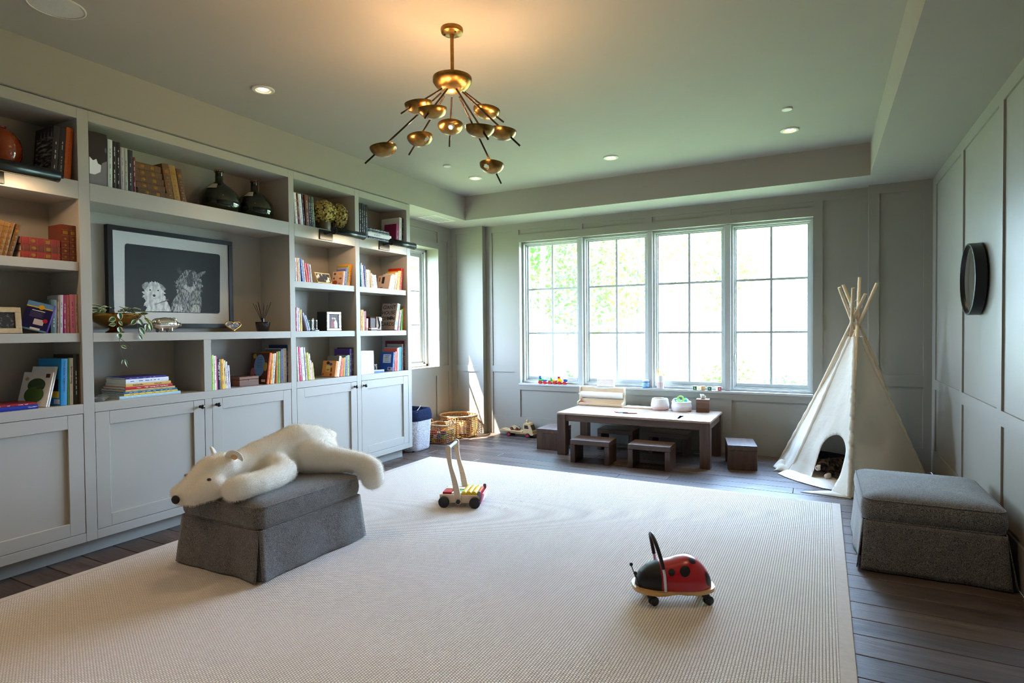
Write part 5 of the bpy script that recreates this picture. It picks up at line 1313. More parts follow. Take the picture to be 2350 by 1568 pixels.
# ------------------------------------------------------------------ books standing on the shelves: (y, thickness, height, lean, colour, description)
BOOKS = [
 ('L1', 2.335, -4.085, [
  (1.8250,0.0340,0.314,4.6,(22,22,26),'black photo book'),
  (1.8620,0.0310,0.313,4.2,(30,32,40),'charcoal book'),
  (1.8950,0.0370,0.324,4.0,(206,98,34),'orange book'),
 ]),
 ('L2a', 1.838, -4.09, [
  (1.5220,0.0310,0.203,13.5,(120,82,30),'gilt brown leather book'),
  (1.5560,0.0249,0.199,13.0,(124,84,32),'gilt brown leather book'),
  (1.5820,0.0205,0.199,13.0,(116,78,30),'gilt brown leather book'),
  (1.6040,0.0250,0.193,15.4,(92,62,26),'dark gilt brown leather book'),
 ]),
 ('L2c', 1.838, -4.085, [
  (1.8730,0.0440,0.224,0.4,(104,40,24),'ornate red-brown leather book'),
  (1.9190,0.0354,0.224,0.0,(96,44,28),'ornate brown leather book'),
 ]),
 ('L3', 1.4, -4.085, [
  (1.8090,0.0280,0.201,1.6,(92,118,122),'grey-teal box file'),
  (1.8380,0.0130,0.192,1.5,(150,120,84),'thin tan and gold book'),
  (1.8540,0.0160,0.232,1.9,(206,206,214),'white grid-pattern notebook'),
  (1.8730,0.0170,0.232,1.3,(176,56,120),'magenta notebook'),
  (1.8920,0.0150,0.234,0.9,(196,120,108),'pink checked notebook'),
  (1.9110,0.0290,0.238,0.1,(222,130,162),'rose pink book'),
  (1.9410,0.0134,0.239,0.0,(196,168,136),'beige patterned book'),
 ]),
 ('L4', 0.96, -4.08, [
  (1.7690,0.0100,0.210,15.2,(226,222,214),'white apple picture book'),
  (1.7810,0.0080,0.244,14.9,(228,228,226),'thin white book'),
  (1.8460,0.0360,0.284,2.0,(30,140,206),'thick sky blue book'),
  (1.8850,0.0080,0.288,1.5,(70,140,50),'thin green book'),
  (1.8970,0.0190,0.287,0.8,(228,226,222),'white paperback'),
  (1.9200,0.0270,0.307,0.1,(50,54,48),'dark nature photo book'),
  (1.9484,0.0060,0.306,0.0,(110,76,24),'narrow brown-gold book'),
 ]),
 ('M1', 2.335, -4.075, [
  (2.0310,0.1070,0.337,0.3,(24,22,24),'thick black-and-white portrait book'),
  (2.1400,0.0280,0.314,0.9,(196,206,198),'white and green photo book'),
  (2.1690,0.0230,0.309,0.9,(22,22,24),'black book'),
  (2.1930,0.0230,0.311,0.8,(18,18,20),'glossy black book'),
  (2.2200,0.0220,0.284,0.2,(176,166,168),'lilac-grey book'),
  (2.2430,0.0220,0.285,0.1,(160,166,150),'pale sage book'),
  (2.2660,0.0320,0.279,0.0,(28,30,44),'navy-black book'),
  (2.2990,0.0160,0.238,0.0,(112,34,34),'thin dark red book'),
 ]),
 ('M1b', 2.335, -4.09, [
  (2.5400,0.0470,0.251,-8.6,(104,66,34),'brown leather book'),
  (2.5920,0.0450,0.248,-9.5,(156,116,50),'tan gilt leather book'),
  (2.6420,0.0390,0.238,-9.5,(88,52,26),'ribbed brown leather book'),
 ]),
 ('M3b1', 0.96, -4.07, [
  (2.8370,0.0190,0.264,-0.4,(176,206,96),'pale green picture book'),
  (2.8570,0.0180,0.258,-0.5,(238,238,232),'white picture book'),
  (2.8756,0.0104,0.254,-0.5,(214,70,130),'thin pink-edged book'),
  (2.8890,0.0250,0.232,-1.1,(24,24,30),'black book with white lettering'),
  (2.9170,0.0290,0.230,-1.7,(236,176,34),'yellow book with black dots'),
  (2.9490,0.0120,0.220,-2.3,(236,220,180),'cream book'),
  (2.9620,0.0140,0.209,-2.4,(240,240,238),'slim white book'),
  (2.9770,0.0180,0.179,-2.6,(198,192,226),'lilac book'),
 ]),
 ('M3b2', 0.96, -4.085, [
  (3.3420,0.0220,0.261,8.0,(232,104,44),'orange-spined fairy picture book'),
  (3.3750,0.0223,0.253,5.7,(240,168,60),'orange and yellow book'),
  (3.3980,0.0190,0.255,5.7,(220,228,230),'white and blue book'),
  (3.4380,0.0140,0.267,1.2,(220,130,60),'thin orange book'),
  (3.4540,0.0250,0.270,0.9,(110,170,50),'green book'),
  (3.4810,0.0094,0.272,0.6,(150,50,40),'thin brick red book'),
  (3.4910,0.0200,0.286,0.6,(120,150,206),'blue and yellow book'),
  (3.5140,0.0360,0.293,0.1,(230,222,210),'cream spotted book'),
  (3.5510,0.0114,0.321,0.0,(26,56,108),'tall dark blue book'),
 ]),
 ('C1', 2.335, -4.075, [
  (3.6660,0.0250,0.276,-4.1,(236,234,228),'white book'),
  (3.6930,0.0210,0.271,-4.4,(110,40,40),'maroon patterned book'),
  (3.7190,0.0350,0.274,-5.3,(228,228,222),'wide white book'),
  (3.7580,0.0140,0.279,-5.1,(58,46,80),'dark purple book'),
  (3.7830,0.0400,0.279,-3.1,(110,62,40),'maroon and gold book'),
  (3.8260,0.0180,0.270,-3.6,(34,40,44),'black-green book'),
  (3.8470,0.0190,0.272,-4.1,(40,46,50),'charcoal book'),
  (3.8670,0.0220,0.273,-4.1,(80,104,66),'dark green book'),
 ]),
 ('C2a', 1.838, -4.085, [
  (3.6610,0.0180,0.206,-1.7,(222,226,232),'white-blue picture book'),
  (3.6840,0.0180,0.207,-2.9,(236,160,130),'coral and white book'),
  (3.7050,0.0160,0.206,-3.5,(238,226,190),'cream book'),
  (3.7330,0.0220,0.204,-6.7,(40,84,176),'royal blue book'),
  (3.7580,0.0210,0.192,-7.4,(200,198,210),'pale grey book'),
  (3.7850,0.0210,0.168,-9.1,(222,80,72),'red-coral book'),
  (3.8080,0.0230,0.166,-7.2,(224,96,96),'red and white book'),
  (3.8330,0.0080,0.163,-7.6,(50,40,80),'thin dark book'),
  (3.8420,0.0130,0.162,-7.7,(240,236,232),'thin white book'),
 ]),
 ('C2b', 1.838, -4.085, [
  (4.2300,0.0220,0.137,8.4,(232,190,168),'peach doodle cover picture book'),
  (4.2540,0.0190,0.159,7.9,(92,110,176),'blue book'),
  (4.2750,0.0062,0.181,8.2,(170,150,196),'lilac spine book'),
  (4.2820,0.0200,0.197,9.0,(150,160,70),'olive green book'),
  (4.3030,0.0320,0.211,9.0,(240,150,36),'bright orange book'),
 ]),
 ('C3', 1.4, -4.075, [
  (3.6480,0.0130,0.207,0.0,(170,40,104),'magenta book'),
  (3.6616,0.0084,0.210,0.0,(236,214,224),'pale pink book'),
  (3.6770,0.0190,0.202,-1.4,(232,230,240),'white book'),
  (3.7000,0.0210,0.190,-1.8,(226,190,40),'yellow book'),
 ]),
 ('C3b', 1.4, -4.075, [
  (3.7730,0.0200,0.169,-18.9,(140,130,190),'lilac slim book'),
  (3.7970,0.0170,0.146,-19.7,(150,180,206),'pale blue slim book'),
 ]),
 ('C4a', 0.96, -4.07, [
  (3.6580,0.0160,0.303,-2.1,(226,226,214),'white spotted book'),
  (3.6780,0.0220,0.301,-2.7,(214,30,100),'hot pink book'),
  (3.7090,0.0330,0.297,-4.3,(232,238,240),'white dotted book'),
  (3.7440,0.0090,0.298,-4.6,(30,70,120),'thin navy book'),
  (3.7536,0.0114,0.296,-4.6,(230,214,220),'white floral book'),
  (3.7710,0.0320,0.247,-5.8,(188,180,40),'olive yellow book'),
  (3.8040,0.0170,0.237,-5.9,(236,238,232),'white cord-tied book'),
  (3.8240,0.0100,0.175,-6.6,(238,180,186),'pink slim book'),
  (3.8347,0.0143,0.155,-6.6,(242,220,110),'pale yellow slim book'),
 ]),
 ('C4b', 0.96, -4.085, [
  (4.1080,0.0319,0.151,10.6,(230,150,80),'peach floral story book'),
  (4.1410,0.0280,0.198,10.6,(236,232,226),'white spine book'),
  (4.1790,0.0360,0.176,7.7,(226,100,50),'orange-red book'),
  (4.2220,0.0180,0.182,5.7,(236,180,40),'golden yellow book'),
  (4.2460,0.0230,0.195,4.0,(120,150,200),'blue book'),
  (4.2760,0.0310,0.202,2.1,(190,206,130),'light green book'),
  (4.3100,0.0250,0.262,1.5,(88,60,150),'purple book'),
  (4.3380,0.0260,0.272,0.9,(60,58,70),'tall grey book'),
 ]),
 ('D1', 2.335, -4.085, [
  (4.4780,0.0250,0.338,0.0,(34,34,36),'black art book'),
  (4.5090,0.0230,0.341,0.0,(26,26,28),'black book with pale dashes'),
  (4.5340,0.0270,0.337,0.0,(30,30,32),'slim black book'),
  (4.5660,0.0320,0.338,-0.7,(22,22,24),'black book'),
 ]),
 ('D1b', 2.335, -4.085, [
  (5.0410,0.0500,0.219,3.1,(140,20,80),'magenta book'),
  (5.0940,0.0430,0.296,2.5,(232,232,228),'large white photo book'),
  (5.1390,0.0220,0.299,2.2,(30,32,32),'thin black book'),
 ]),
 ('D2a', 1.838, -4.085, [
  (4.4850,0.0240,0.231,-3.7,(30,104,112),'teal book'),
  (4.5120,0.0070,0.241,-4.3,(240,240,240),'thin white book'),
  (4.5230,0.0170,0.221,-5.2,(232,204,210),'pale pink book'),
  (4.5460,0.0160,0.213,-3.2,(70,84,160),'white and blue book'),
  (4.5650,0.0240,0.181,-1.6,(244,224,190),'cream book'),
  (4.5920,0.0250,0.180,-2.3,(246,236,214),'ivory book'),
  (4.6360,0.0150,0.177,-8.2,(244,214,150),'pale yellow book'),
  (4.6540,0.0160,0.149,-7.6,(236,208,200),'blush slim book'),
  (4.6740,0.0210,0.137,-9.0,(236,230,230),'white-pink slim book'),
  (4.6980,0.0330,0.134,-8.5,(238,240,240),'white book'),
 ]),
 ('D2b', 1.838, -4.085, [
  (4.9060,0.0220,0.155,16.1,(226,190,168),'pink cover book with small dark photo'),
  (4.9320,0.0170,0.170,15.1,(230,236,240),'white-blue spine book'),
  (4.9510,0.0250,0.164,15.2,(244,242,240),'white book'),
  (4.9780,0.0210,0.190,14.9,(240,206,150),'cream and orange book'),
  (5.0120,0.0190,0.193,11.5,(238,238,232),'slim white book'),
  (5.0390,0.0311,0.208,9.5,(236,160,40),'orange book'),
  (5.0710,0.0190,0.214,9.5,(236,214,120),'yellow-striped book'),
  (5.0950,0.0350,0.242,8.5,(206,40,32),'bright red book'),
 ]),
 ('D3', 1.4, -4.08, [
  (4.4690,0.0210,0.208,0.4,(236,160,40),'orange and white book'),
  (4.4920,0.0210,0.209,0.0,(240,190,70),'yellow book'),
  (4.5160,0.0110,0.195,0.7,(236,226,220),'thin white book'),
  (4.5300,0.0180,0.197,0.0,(190,50,80),'red and white book'),
  (4.5540,0.0230,0.123,1.9,(244,244,232),'short ivory book'),
 ]),
 ('D3b', 1.4, -4.085, [
  (5.0630,0.0250,0.222,9.0,(232,180,190),'pink spine book'),
  (5.1070,0.0280,0.232,4.4,(110,190,80),'green and blue book'),
  (5.1530,0.0190,0.248,0.1,(226,140,60),'orange and brown book'),
 ]),
 ('D4a', 0.96, -4.07, [
  (4.4580,0.0440,0.237,0.0,(240,240,246),'white magazine file book'),
  (4.5040,0.0360,0.236,-0.3,(242,242,248),'white volume'),
  (4.5410,0.0230,0.235,-0.4,(238,240,246),'white volume'),
  (4.5670,0.0310,0.235,-1.0,(240,240,248),'white volume'),
  (4.5990,0.0220,0.235,-1.1,(242,244,248),'white volume'),
  (4.6220,0.0250,0.233,-1.2,(238,240,244),'white volume with grey edge'),
 ]),
 ('D4b', 0.96, -4.09, [
  (4.9570,0.0270,0.203,7.4,(26,72,150),'blue book with white label'),
  (4.9930,0.0260,0.210,5.1,(220,90,70),'red striped book'),
  (5.0250,0.0180,0.245,3.6,(222,96,84),'red and white zigzag book'),
  (5.0480,0.0190,0.251,2.6,(228,232,240),'white book'),
  (5.0680,0.0490,0.255,2.5,(60,150,170),'teal book'),
  (5.1250,0.0210,0.289,0.9,(170,168,160),'large grey book'),
  (5.1510,0.0214,0.322,0.0,(110,30,44),'tall maroon book'),
 ]),
]
PAGES = P('book_pages', S(226, 216, 196), 0.9, spec=0.1, var=0.06, vscale=300)
WHERE = {
 'L1': 'on the top shelf beside the orange vase', 'L2a': 'leaning against the red leather stack', 'L2c': 'beside the red leather stack, by the upright',
 'L3': 'on the shelf with the cream picture frame', 'L4': 'on the lowest shelf of the first bay', 'M1': 'at the left of the wide top shelf', 'M1b': 'between the leather stack and the green demijohn',
 'M3b1': 'left of the brown wooden box', 'M3b2': 'right of the brown wooden box', 'C1': 'beside the dried hydrangeas', 'C2a': 'left of the small gilt photo frame', 'C2b': 'right of the small gilt photo frame',
 'C3': 'on the shelf with the silver photo album', 'C3b': 'leaning beside the yellow book on the album shelf', 'C4a': 'in the left row below the album shelf', 'C4b': 'in the right row below the album shelf',
 'D1': 'upright left of the black-and-white book pile', 'D1b': 'leaning right of the black-and-white book pile', 'D2a': 'in the left row above the card box shelf', 'D2b': 'in the right row above the card box shelf',
 'D3': 'left of the brown leather purse', 'D3b': 'right of the playing card box', 'D4a': 'in the white row on the lowest shelf by the window', 'D4b': 'right of the blue toy on the lowest shelf'}
YAW = {'white apple picture book': 20, 'thin white book L4': 18, 'thick sky blue book': 8, 'peach floral story book': 0, 'orange-spined fairy picture book': 0}
DEPTH = {'peach doodle cover picture book': 0.14, 'peach floral story book': 0.17, 'white apple picture book': 0.20, 'pink cover book with small dark photo': 0.17, 'blue book with white label': 0.18, 'orange-spined fairy picture book': 0.22, 'thick black-and-white portrait book': 0.26, 'large white photo book': 0.25}
BOOK = {}
_ord = ['first', 'second', 'third', 'fourth', 'fifth', 'sixth']
def bmat(c, gloss=0.4):
    return P('cover_%d_%d_%d' % c, S(*c), gloss, var=0.04, vscale=30)
def book_mesh(t, h, d, c, flip):
    """closed book: spine at x=0 facing +X, thickness along Y (pivot edge at y=0), height along Z"""
    y0, y1 = (-t, 0) if flip else (0, t); k = min(0.0022, t*0.22)
    b = MB(); b.box(-d, y0, 0, -k, y0+k, h); b.box(-d, y1-k, 0, -k, y1, h)
    n = 6
    prof = [(-k, y0)]+[(0.0018*math.sin(PI*i/n)*(1 if t > 0.012 else 0.3)-0.0, y0+(y1-y0)*i/n) for i in range(0, n+1)]+[(-k, y1)]
    b.prism(prof, 0, h); o = b.build('book', bmat(c))
    p = MB(); p.box(-d+0.003, y0+k, 0.003, -k-0.0002, y1-k, h-0.003); p.build('pages', PAGES, o)
    return o
def lum(c): return 0.3*c[0]+0.59*c[1]+0.11*c[2]
rb = random.Random(21)
for key, zs, xs, rows in BOOKS:
    cnt = {}
    for r in rows: cnt[r[5]] = cnt.get(r[5], 0)+1
    seen = {}
    for (y, t, h, lean, c, desc) in rows:
        d = DEPTH.get(desc, min(0.30, max(0.11, h*rb.uniform(0.66, 0.8))))
        d = min(d, xs+4.40)
        flip = lean > 0.01
        o = book_mesh(t, h, d, c, flip)
        o.location = (xs, y+t if flip else y, zs+0.0004)
        yw = YAW.get(desc if desc != 'thin white book' or key != 'L4' else 'thin white book L4', 0)
        o.rotation_euler = Euler((-rad(lean), 0, 0)).to_matrix().to_euler()
        if yw: o.rotation_euler = (Matrix.Rotation(rad(yw), 3, 'Z') @ Matrix.Rotation(-rad(lean), 3, 'X')).to_euler()
        name = desc
        if cnt[desc] > 1: name = '%s %s' % (_ord[seen.get(desc, 0)], desc); seen[desc] = seen.get(desc, 0)+1
        tag(o, '%s %s' % (name, WHERE[key]), 'book', 'books %s' % WHERE[key])
        BOOK.setdefault((key, desc), []).append(o)
        yc = -t/2 if flip else t/2
        # printed title lines on the spine, gilt bands on leather
        b = MB()
        if 'leather' in desc or 'gilt' in desc:
            for zz in (0.06, 0.2, 0.36, 0.53, 0.70, 0.86): b.box(0.0012, yc-t*0.46, h*zz, 0.0026, yc+t*0.46, h*zz+0.0022)
            b.box(0.0015, yc-t*0.3, h*0.74, 0.0024, yc+t*0.3, h*0.83)
            for zz in (0.12, 0.28, 0.44, 0.61): b.sphere((0.0020, yc, h*zz), (0.0008, t*0.16, 0.007), 8, 5)
            stuff(b.build('gilt_tooling', P('gilt', S(150, 108, 46), 0.4, metal=0.7), o))
        elif t > 0.011 and key != 'D4a' and 'portrait' not in desc:
            ink = S(246, 244, 238) if lum(c) < 120 else (S(60, 56, 60) if rb.random() < 0.6 else S(*rb.choice([(190, 40, 50), (40, 80, 150), (40, 120, 90)])))
            z = h*rb.uniform(0.12, 0.2); w = min(t*0.11, 0.0022); ink = tuple(0.62*i_+0.38*c_ for i_, c_ in zip(ink, S(*c)))
            while z < h*0.8:
                L = rb.uniform(0.006, 0.03); b.box(0.0010, yc-w, z, 0.0024, yc+w, min(z+L, h*0.9)); z += L+rb.uniform(0.004, 0.012)
                if rb.random() < 0.25: z += 0.03
            stuff(b.build('spine_title', P('ink_%d' % int(ink[0]*999+ink[1]*77), ink, 0.6), o))
# --------- covers that face the camera
def cover(o, t, h, d, flip, shapes):
    """printed shapes on the -Y cover; coordinates u (0 at fore-edge, 1 at spine), v (0 bottom, 1 top)"""
    y = (-t if flip else 0)
    for nm, m, poly, lay in shapes:
        b = MB(); off = -0.0004-0.0004*lay
        vs = [(-d+d*u, y+off, h*v) for u, v in poly]
        b.poly(vs); b.poly([(p[0], p[1]+0.0003, p[2]) for p in reversed(vs)]); b.build(nm, m, o)
def rowof(key, desc):
    for k, zs, xs, rows in BOOKS:
        if k == key:
            for r in rows:
                if r[5] == desc: return r, xs
def Q(u0, v0, u1, v1): return [(u0, v0), (u1, v0), (u1, v1), (u0, v1)]
def E(cu_, cv, ru, rv, n=24, a0=0, a1=2*PI): return [(cu_+ru*math.cos(a0+(a1-a0)*i/n), cv+rv*math.sin(a0+(a1-a0)*i/n)) for i in range(n)]
def cov(key, desc, shapes):
    r, xs = rowof(key, desc); o = BOOK[(key, desc)][0]
    d = DEPTH.get(desc, None)
    if d is None: d = max(abs(v.co.x) for v in o.data.vertices)
    d = min(d, xs+4.40); cover(o, r[1], r[2], d, r[3] > 0.01, shapes)
I = lambda n, *c: P('print_'+n, S(*c), 0.5)
cov('L4', 'white apple picture book', [('apple_print', I('apple', 52, 72, 22), E(0.52, 0.62, 0.30, 0.20), 1), ('apple_print', I('apple2', 70, 100, 24), E(0.50, 0.34, 0.33, 0.24), 2), ('stalk_print', I('stalk', 60, 30, 20), Q(0.55, 0.52, 0.80, 0.545), 3), ('title_print', I('darkred', 70, 30, 40), Q(0.78, 0.84, 0.92, 0.95), 1), ('pear_print', I('pear', 190, 160, 90), E(0.16, 0.80, 0.07, 0.05), 1)])
cov('C2b', 'peach doodle cover picture book', [('doodle_print', I('doodle_a', 110, 70, 50), E(0.22, 0.82, 0.10, 0.08), 1), ('doodle_print', I('doodle_b', 240, 180, 40), E(0.72, 0.82, 0.16, 0.09), 1), ('doodle_print', I('doodle_c', 120, 60, 40), E(0.16, 0.50, 0.08, 0.07), 1), ('doodle_print', I('doodle_d', 220, 190, 90), E(0.46, 0.56, 0.10, 0.08), 1), ('doodle_print', I('doodle_e', 120, 80, 80), E(0.76, 0.48, 0.12, 0.06), 1), ('doodle_print', I('doodle_f', 170, 80, 30), E(0.28, 0.20, 0.22, 0.16), 1), ('doodle_print', I('doodle_g', 200, 100, 80), Q(0.58, 0.10, 0.80, 0.16), 1)])
cov('C4b', 'peach floral story book', [('flower_print', I('fl_a', 60, 50, 40), E(0.40, 0.86, 0.12, 0.10), 1), ('flower_print', I('fl_b', 70, 90, 160), E(0.62, 0.78, 0.12, 0.09), 1), ('flower_print', I('fl_c', 120, 50, 30), E(0.70, 0.42, 0.06, 0.16), 1), ('flower_print', I('fl_d', 150, 60, 40), E(0.70, 0.12, 0.10, 0.09), 1), ('label_print', I('fl_e', 226, 200, 120), Q(0.28, 0.30, 0.60, 0.70), 1), ('label_print', I('fl_f', 200, 120, 70), E(0.44, 0.42, 0.12, 0.07), 2), ('flower_print', I('fl_g', 190, 90, 70), E(0.10, 0.14, 0.08, 0.08), 1)])
cov('D2b', 'pink cover book with small dark photo', [('photo_print', I('dk', 40, 34, 30), Q(0.36, 0.40, 0.56, 0.88), 1), ('caption_print', I('dk2', 110, 80, 70), Q(0.30, 0.08, 0.50, 0.13), 1), ('caption_print', I('dk2', 110, 80, 70), Q(0.12, 0.55, 0.20, 0.85), 1)])
cov('D4b', 'blue book with white label', [('label_print', I('lab', 206, 206, 210), Q(0.24, 0.42, 0.84, 0.88), 1), ('barcode_label', I('bar', 214, 206, 220), Q(0.62, 0.02, 0.99, 0.20), 1), ('barcode_lines', I('barl', 70, 64, 90), Q(0.70, 0.07, 0.86, 0.16), 2)]+[('label_text', I('labt', 90, 90, 96), Q(0.34+0.04*(i % 2), 0.80-0.05*i, 0.74-0.05*(i % 3), 0.815-0.05*i), 2) for i in range(7)])
cov('M3b2', 'orange-spined fairy picture book', [('cover_ground', I('fairy_bg', 84, 48, 32), Q(0.0, 0.0, 0.99, 0.99), 0), ('oval_panel', I('fairy_blue', 120, 156, 190), E(0.50, 0.58, 0.30, 0.36, 28), 1), ('fairy_print', I('fairy_a', 190, 110, 110), E(0.16, 0.34, 0.13, 0.16), 2), ('fairy_print', I('fairy_b', 170, 140, 60), E(0.84, 0.55, 0.11, 0.14), 2), ('fairy_print', I('fairy_b', 170, 140, 60), E(0.20, 0.88, 0.10, 0.08), 2), ('barcode_label', I('bar', 214, 206, 220), Q(0.68, 0.06, 0.90, 0.14), 2)]+[('panel_text', I('fairy_t', 50, 80, 120), Q(0.36, 0.82-0.05*i, 0.66, 0.83-0.05*i), 2) for i in range(7)])
cov('L4', 'thick sky blue book', [('picture_print', I('rider', 60, 40, 60), E(0.62, 0.62, 0.20, 0.09), 1), ('picture_print', I('rider2', 40, 26, 50), Q(0.2, 0.30, 0.88, 0.56), 1), ('yellow_print', I('rider3', 236, 190, 60), Q(0.62, 0.16, 0.92, 0.30), 1), ('barcode_label', I('bar', 214, 206, 220), Q(0.70, 0.03, 0.95, 0.13), 1)])
cov('C4b', 'white spine book', [('cover_ground', I('wsb', 120, 114, 104), Q(0, 0, 0.99, 0.99), 0)])
cov('L1', 'black photo book', [('skyline_print', bpy.data.materials.new('skyline_photo'), Q(0.10, 0.02, 0.99, 0.80), 1)]+[('spire_print', I('spire', 150, 150, 156), [(0.3+0.2*i, 0.8), (0.36+0.2*i, 0.8), (0.33+0.2*i, 0.95)], 1) for i in range(4)])
def streak_mat(m, c1, c2, sc, lo=0.45, hi=0.62, vec=(1, 1, 1)):
    m.use_nodes = True; n = m.node_tree; b = n.nodes['Principled BSDF']; b.inputs['Roughness'].default_value = 0.45
    tc = n.nodes.new('ShaderNodeTexCoord'); mp = n.nodes.new('ShaderNodeMapping'); mp.inputs['Scale'].default_value = vec
    nz = n.nodes.new('ShaderNodeTexNoise'); nz.inputs['Scale'].default_value = sc; nz.inputs['Detail'].default_value = 6
    cr = n.nodes.new('ShaderNodeValToRGB'); cr.color_ramp.elements[0].position = lo; cr.color_ramp.elements[0].color = (*c1, 1); cr.color_ramp.elements[1].position = hi; cr.color_ramp.elements[1].color = (*c2, 1)
    n.links.new(tc.outputs['Object'], mp.inputs[0]); n.links.new(mp.outputs[0], nz.inputs['Vector']); n.links.new(nz.outputs['Fac'], cr.inputs[0]); n.links.new(cr.outputs[0], b.inputs['Base Color'])
    return m
streak_mat(bpy.data.materials['skyline_photo'], (0.01, 0.01, 0.012), S(186, 186, 190), 30, 0.46, 0.66, (0.5, 1, 2.2))
# portrait on the broad spine, texts
r, xs = rowof('M1', 'thick black-and-white portrait book'); o = BOOK[('M1', 'thick black-and-white portrait book')][0]; t, h = r[1], r[2]
fl = -t if r[3] > 0.01 else 0
def spine_poly(nm, m, pts, lay=0):
    b = MB(); vs = [(0.0024+0.0004*lay, fl+t*u, h*v) for u, v in pts]; b.poly(vs); b.build(nm, m, o)
spine_poly('neck_print', I('neck', 120, 116, 118), [(0.02, 0.02), (0.98, 0.02), (0.98, 0.50), (0.70, 0.44), (0.62, 0.28), (0.02, 0.20)])
spine_poly('face_print', I('face', 232, 230, 230), [(0.02, 0.20), (0.30, 0.20), (0.62, 0.27), (0.66, 0.40), (0.48, 0.42), (0.40, 0.50), (0.22, 0.46), (0.02, 0.52)], 1)
spine_poly('ear_print', I('ear', 90, 88, 90), E(0.92, 0.70, 0.06, 0.05, 12), 1)
def spine_text(key, desc, s, size, m, zf, ang=-90):
    r, xs = rowof(key, desc); o = BOOK[(key, desc)][0]; t, h = r[1], r[2]; yc = (-t/2 if r[3] > 0.01 else t/2)
    for c in list(o.children):
        if c.name.startswith('spine_title'): bpy.data.objects.remove(c)
    q = (Matrix.Rotation(rad(90), 3, 'Z') @ Matrix.Rotation(rad(90), 3, 'X') @ Matrix.Rotation(rad(ang), 3, 'Z')).to_euler()
    txt('spine_title', s, size, m, o, (0.0022, yc, h*zf), q)
INKW = I('white_ink', 246, 246, 242)
spine_text('M3b1', 'black book with white lettering', 'Mabel und ich', 0.024, INKW, 0.60)
spine_text('L4', 'thick sky blue book', 'Meine schönen Tiergeschichten', 0.015, I('navyink', 60, 40, 110), 0.62)
spine_text('L4', 'white paperback', 'Mein erster Schultag', 0.013, I('greyink', 60, 60, 64), 0.64)
# --------- lying stacks: (y0, y1, z0, thickness, depth, colour, label)
def lying(y0, y1, z, t, d, c, lab, grp, xs, title=None, tcol=None, tsize=0.6, dx=0.0):
    b = MB(); k = min(0.0022, t*0.2); n = 5
    b.box(-d, 0, 0, -k, y1-y0, k); b.box(-d, 0, t-k, -k, y1-y0, t)
    prof = [(-k, 0)]+[(0.0016*math.sin(PI*i/n), t*i/n) for i in range(n+1)]+[(-k, t)]
    m0 = len(b.v); b.prism(prof, 0, y1-y0)
    for i in range(m0, len(b.v)): p = b.v[i]; b.v[i] = Vector((p.x, p.z, p.y))
    b.f[-len(prof)-2:] = [list(reversed(f)) for f in b.f[-len(prof)-2:]]
    o = b.build('book', bmat(c)); o.location = (xs+dx, y0, z); tag(o, lab, 'book', grp)
    p = MB(); p.box(-d+0.003, 0.003, k, -k-0.0002, y1-y0-0.003, t-k); p.build('pages', PAGES, o)
    if title == 'gilt':
        b = MB(); L = y1-y0
        for f in (0.05, 0.22, 0.40, 0.58, 0.76, 0.93): b.box(0.0008, L*f, t*0.04, 0.0026, L*f+0.0025, t*0.92)
        b.box(0.001, L*0.62, t*0.25, 0.0022, L*0.74, t*0.75); b.sphere((0.0018, L*0.31, t*0.5), (0.0008, 0.012, t*0.25), 8, 5)
        stuff(b.build('gilt_tooling', P('gilt', S(150, 108, 46), 0.4, metal=0.7), o))
    elif title:
        q = (Matrix.Rotation(rad(90), 3, 'Z') @ Matrix.Rotation(rad(90), 3, 'X')).to_euler()
        for s_, f, sz in title: txt('spine_title', s_, t*sz, tcol, o, (0.0020, (y1-y0)*f, t*0.5), q)
    else:
        b = MB(); L = y1-y0; ink = tcol
        y = L*0.1
        while y < L*0.85:
            w = rb.uniform(0.008, 0.03); b.box(0.0008, y, t*0.42, 0.0022, min(y+w, L*0.9), t*0.60); y += w+rb.uniform(0.006, 0.04)
        stuff(b.build('spine_title', ink, o))
    return o
SG = 'stack of picture books under the trailing plant'
DARK = I('dark_ink', 60, 52, 50); BLUEI = I('blue_ink', 70, 120, 180)
z = 0.9604
for y0, y1, t, d, c, lab, ti, tc in ((2.187, 2.602, 0.019, 0.26, (170, 206, 222), 'pale blue patterned book at the bottom of the picture book stack', None, I('cream_ink', 240, 232, 214)),
     (2.216, 2.580, 0.012, 0.27, (240, 206, 60), 'thin yellow book second from the bottom of the stack', None, DARK), (2.212, 2.576, 0.012, 0.27, (34, 98, 168), 'thin blue book third from the bottom of the stack', None, INKW),
     (2.226, 2.562, 0.014, 0.30, (196, 180, 110), 'green and tan book fourth from the bottom of the stack', None, I('green_ink', 80, 130, 70)), (2.225, 2.545, 0.019, 0.27, (196, 26, 48), 'red book with white title in the middle of the stack', [('Mein riesengroßes Autobuch', 0.64, 0.72), ('Wagner', 0.27, 0.5)], INKW),
     (2.228, 2.533, 0.020, 0.25, (222, 178, 92), 'mustard yellow book with dark lettering in the stack', [('Axel Scheffler', 0.26, 0.62), ('Kinderlieder', 0.70, 0.5)], DARK), (2.229, 2.517, 0.030, 0.24, (232, 234, 242), 'thick white book with small drawings near the stack top', None, BLUEI), (2.226, 2.500, 0.012, 0.235, (52, 40, 130), 'thin purple book on top of the picture book stack', None, I('lilac_ink', 190, 186, 230))):
    lying(y0, y1, z, t, d, c, lab, SG, -4.085, ti, tc); z += t+0.0003
z = 2.3354
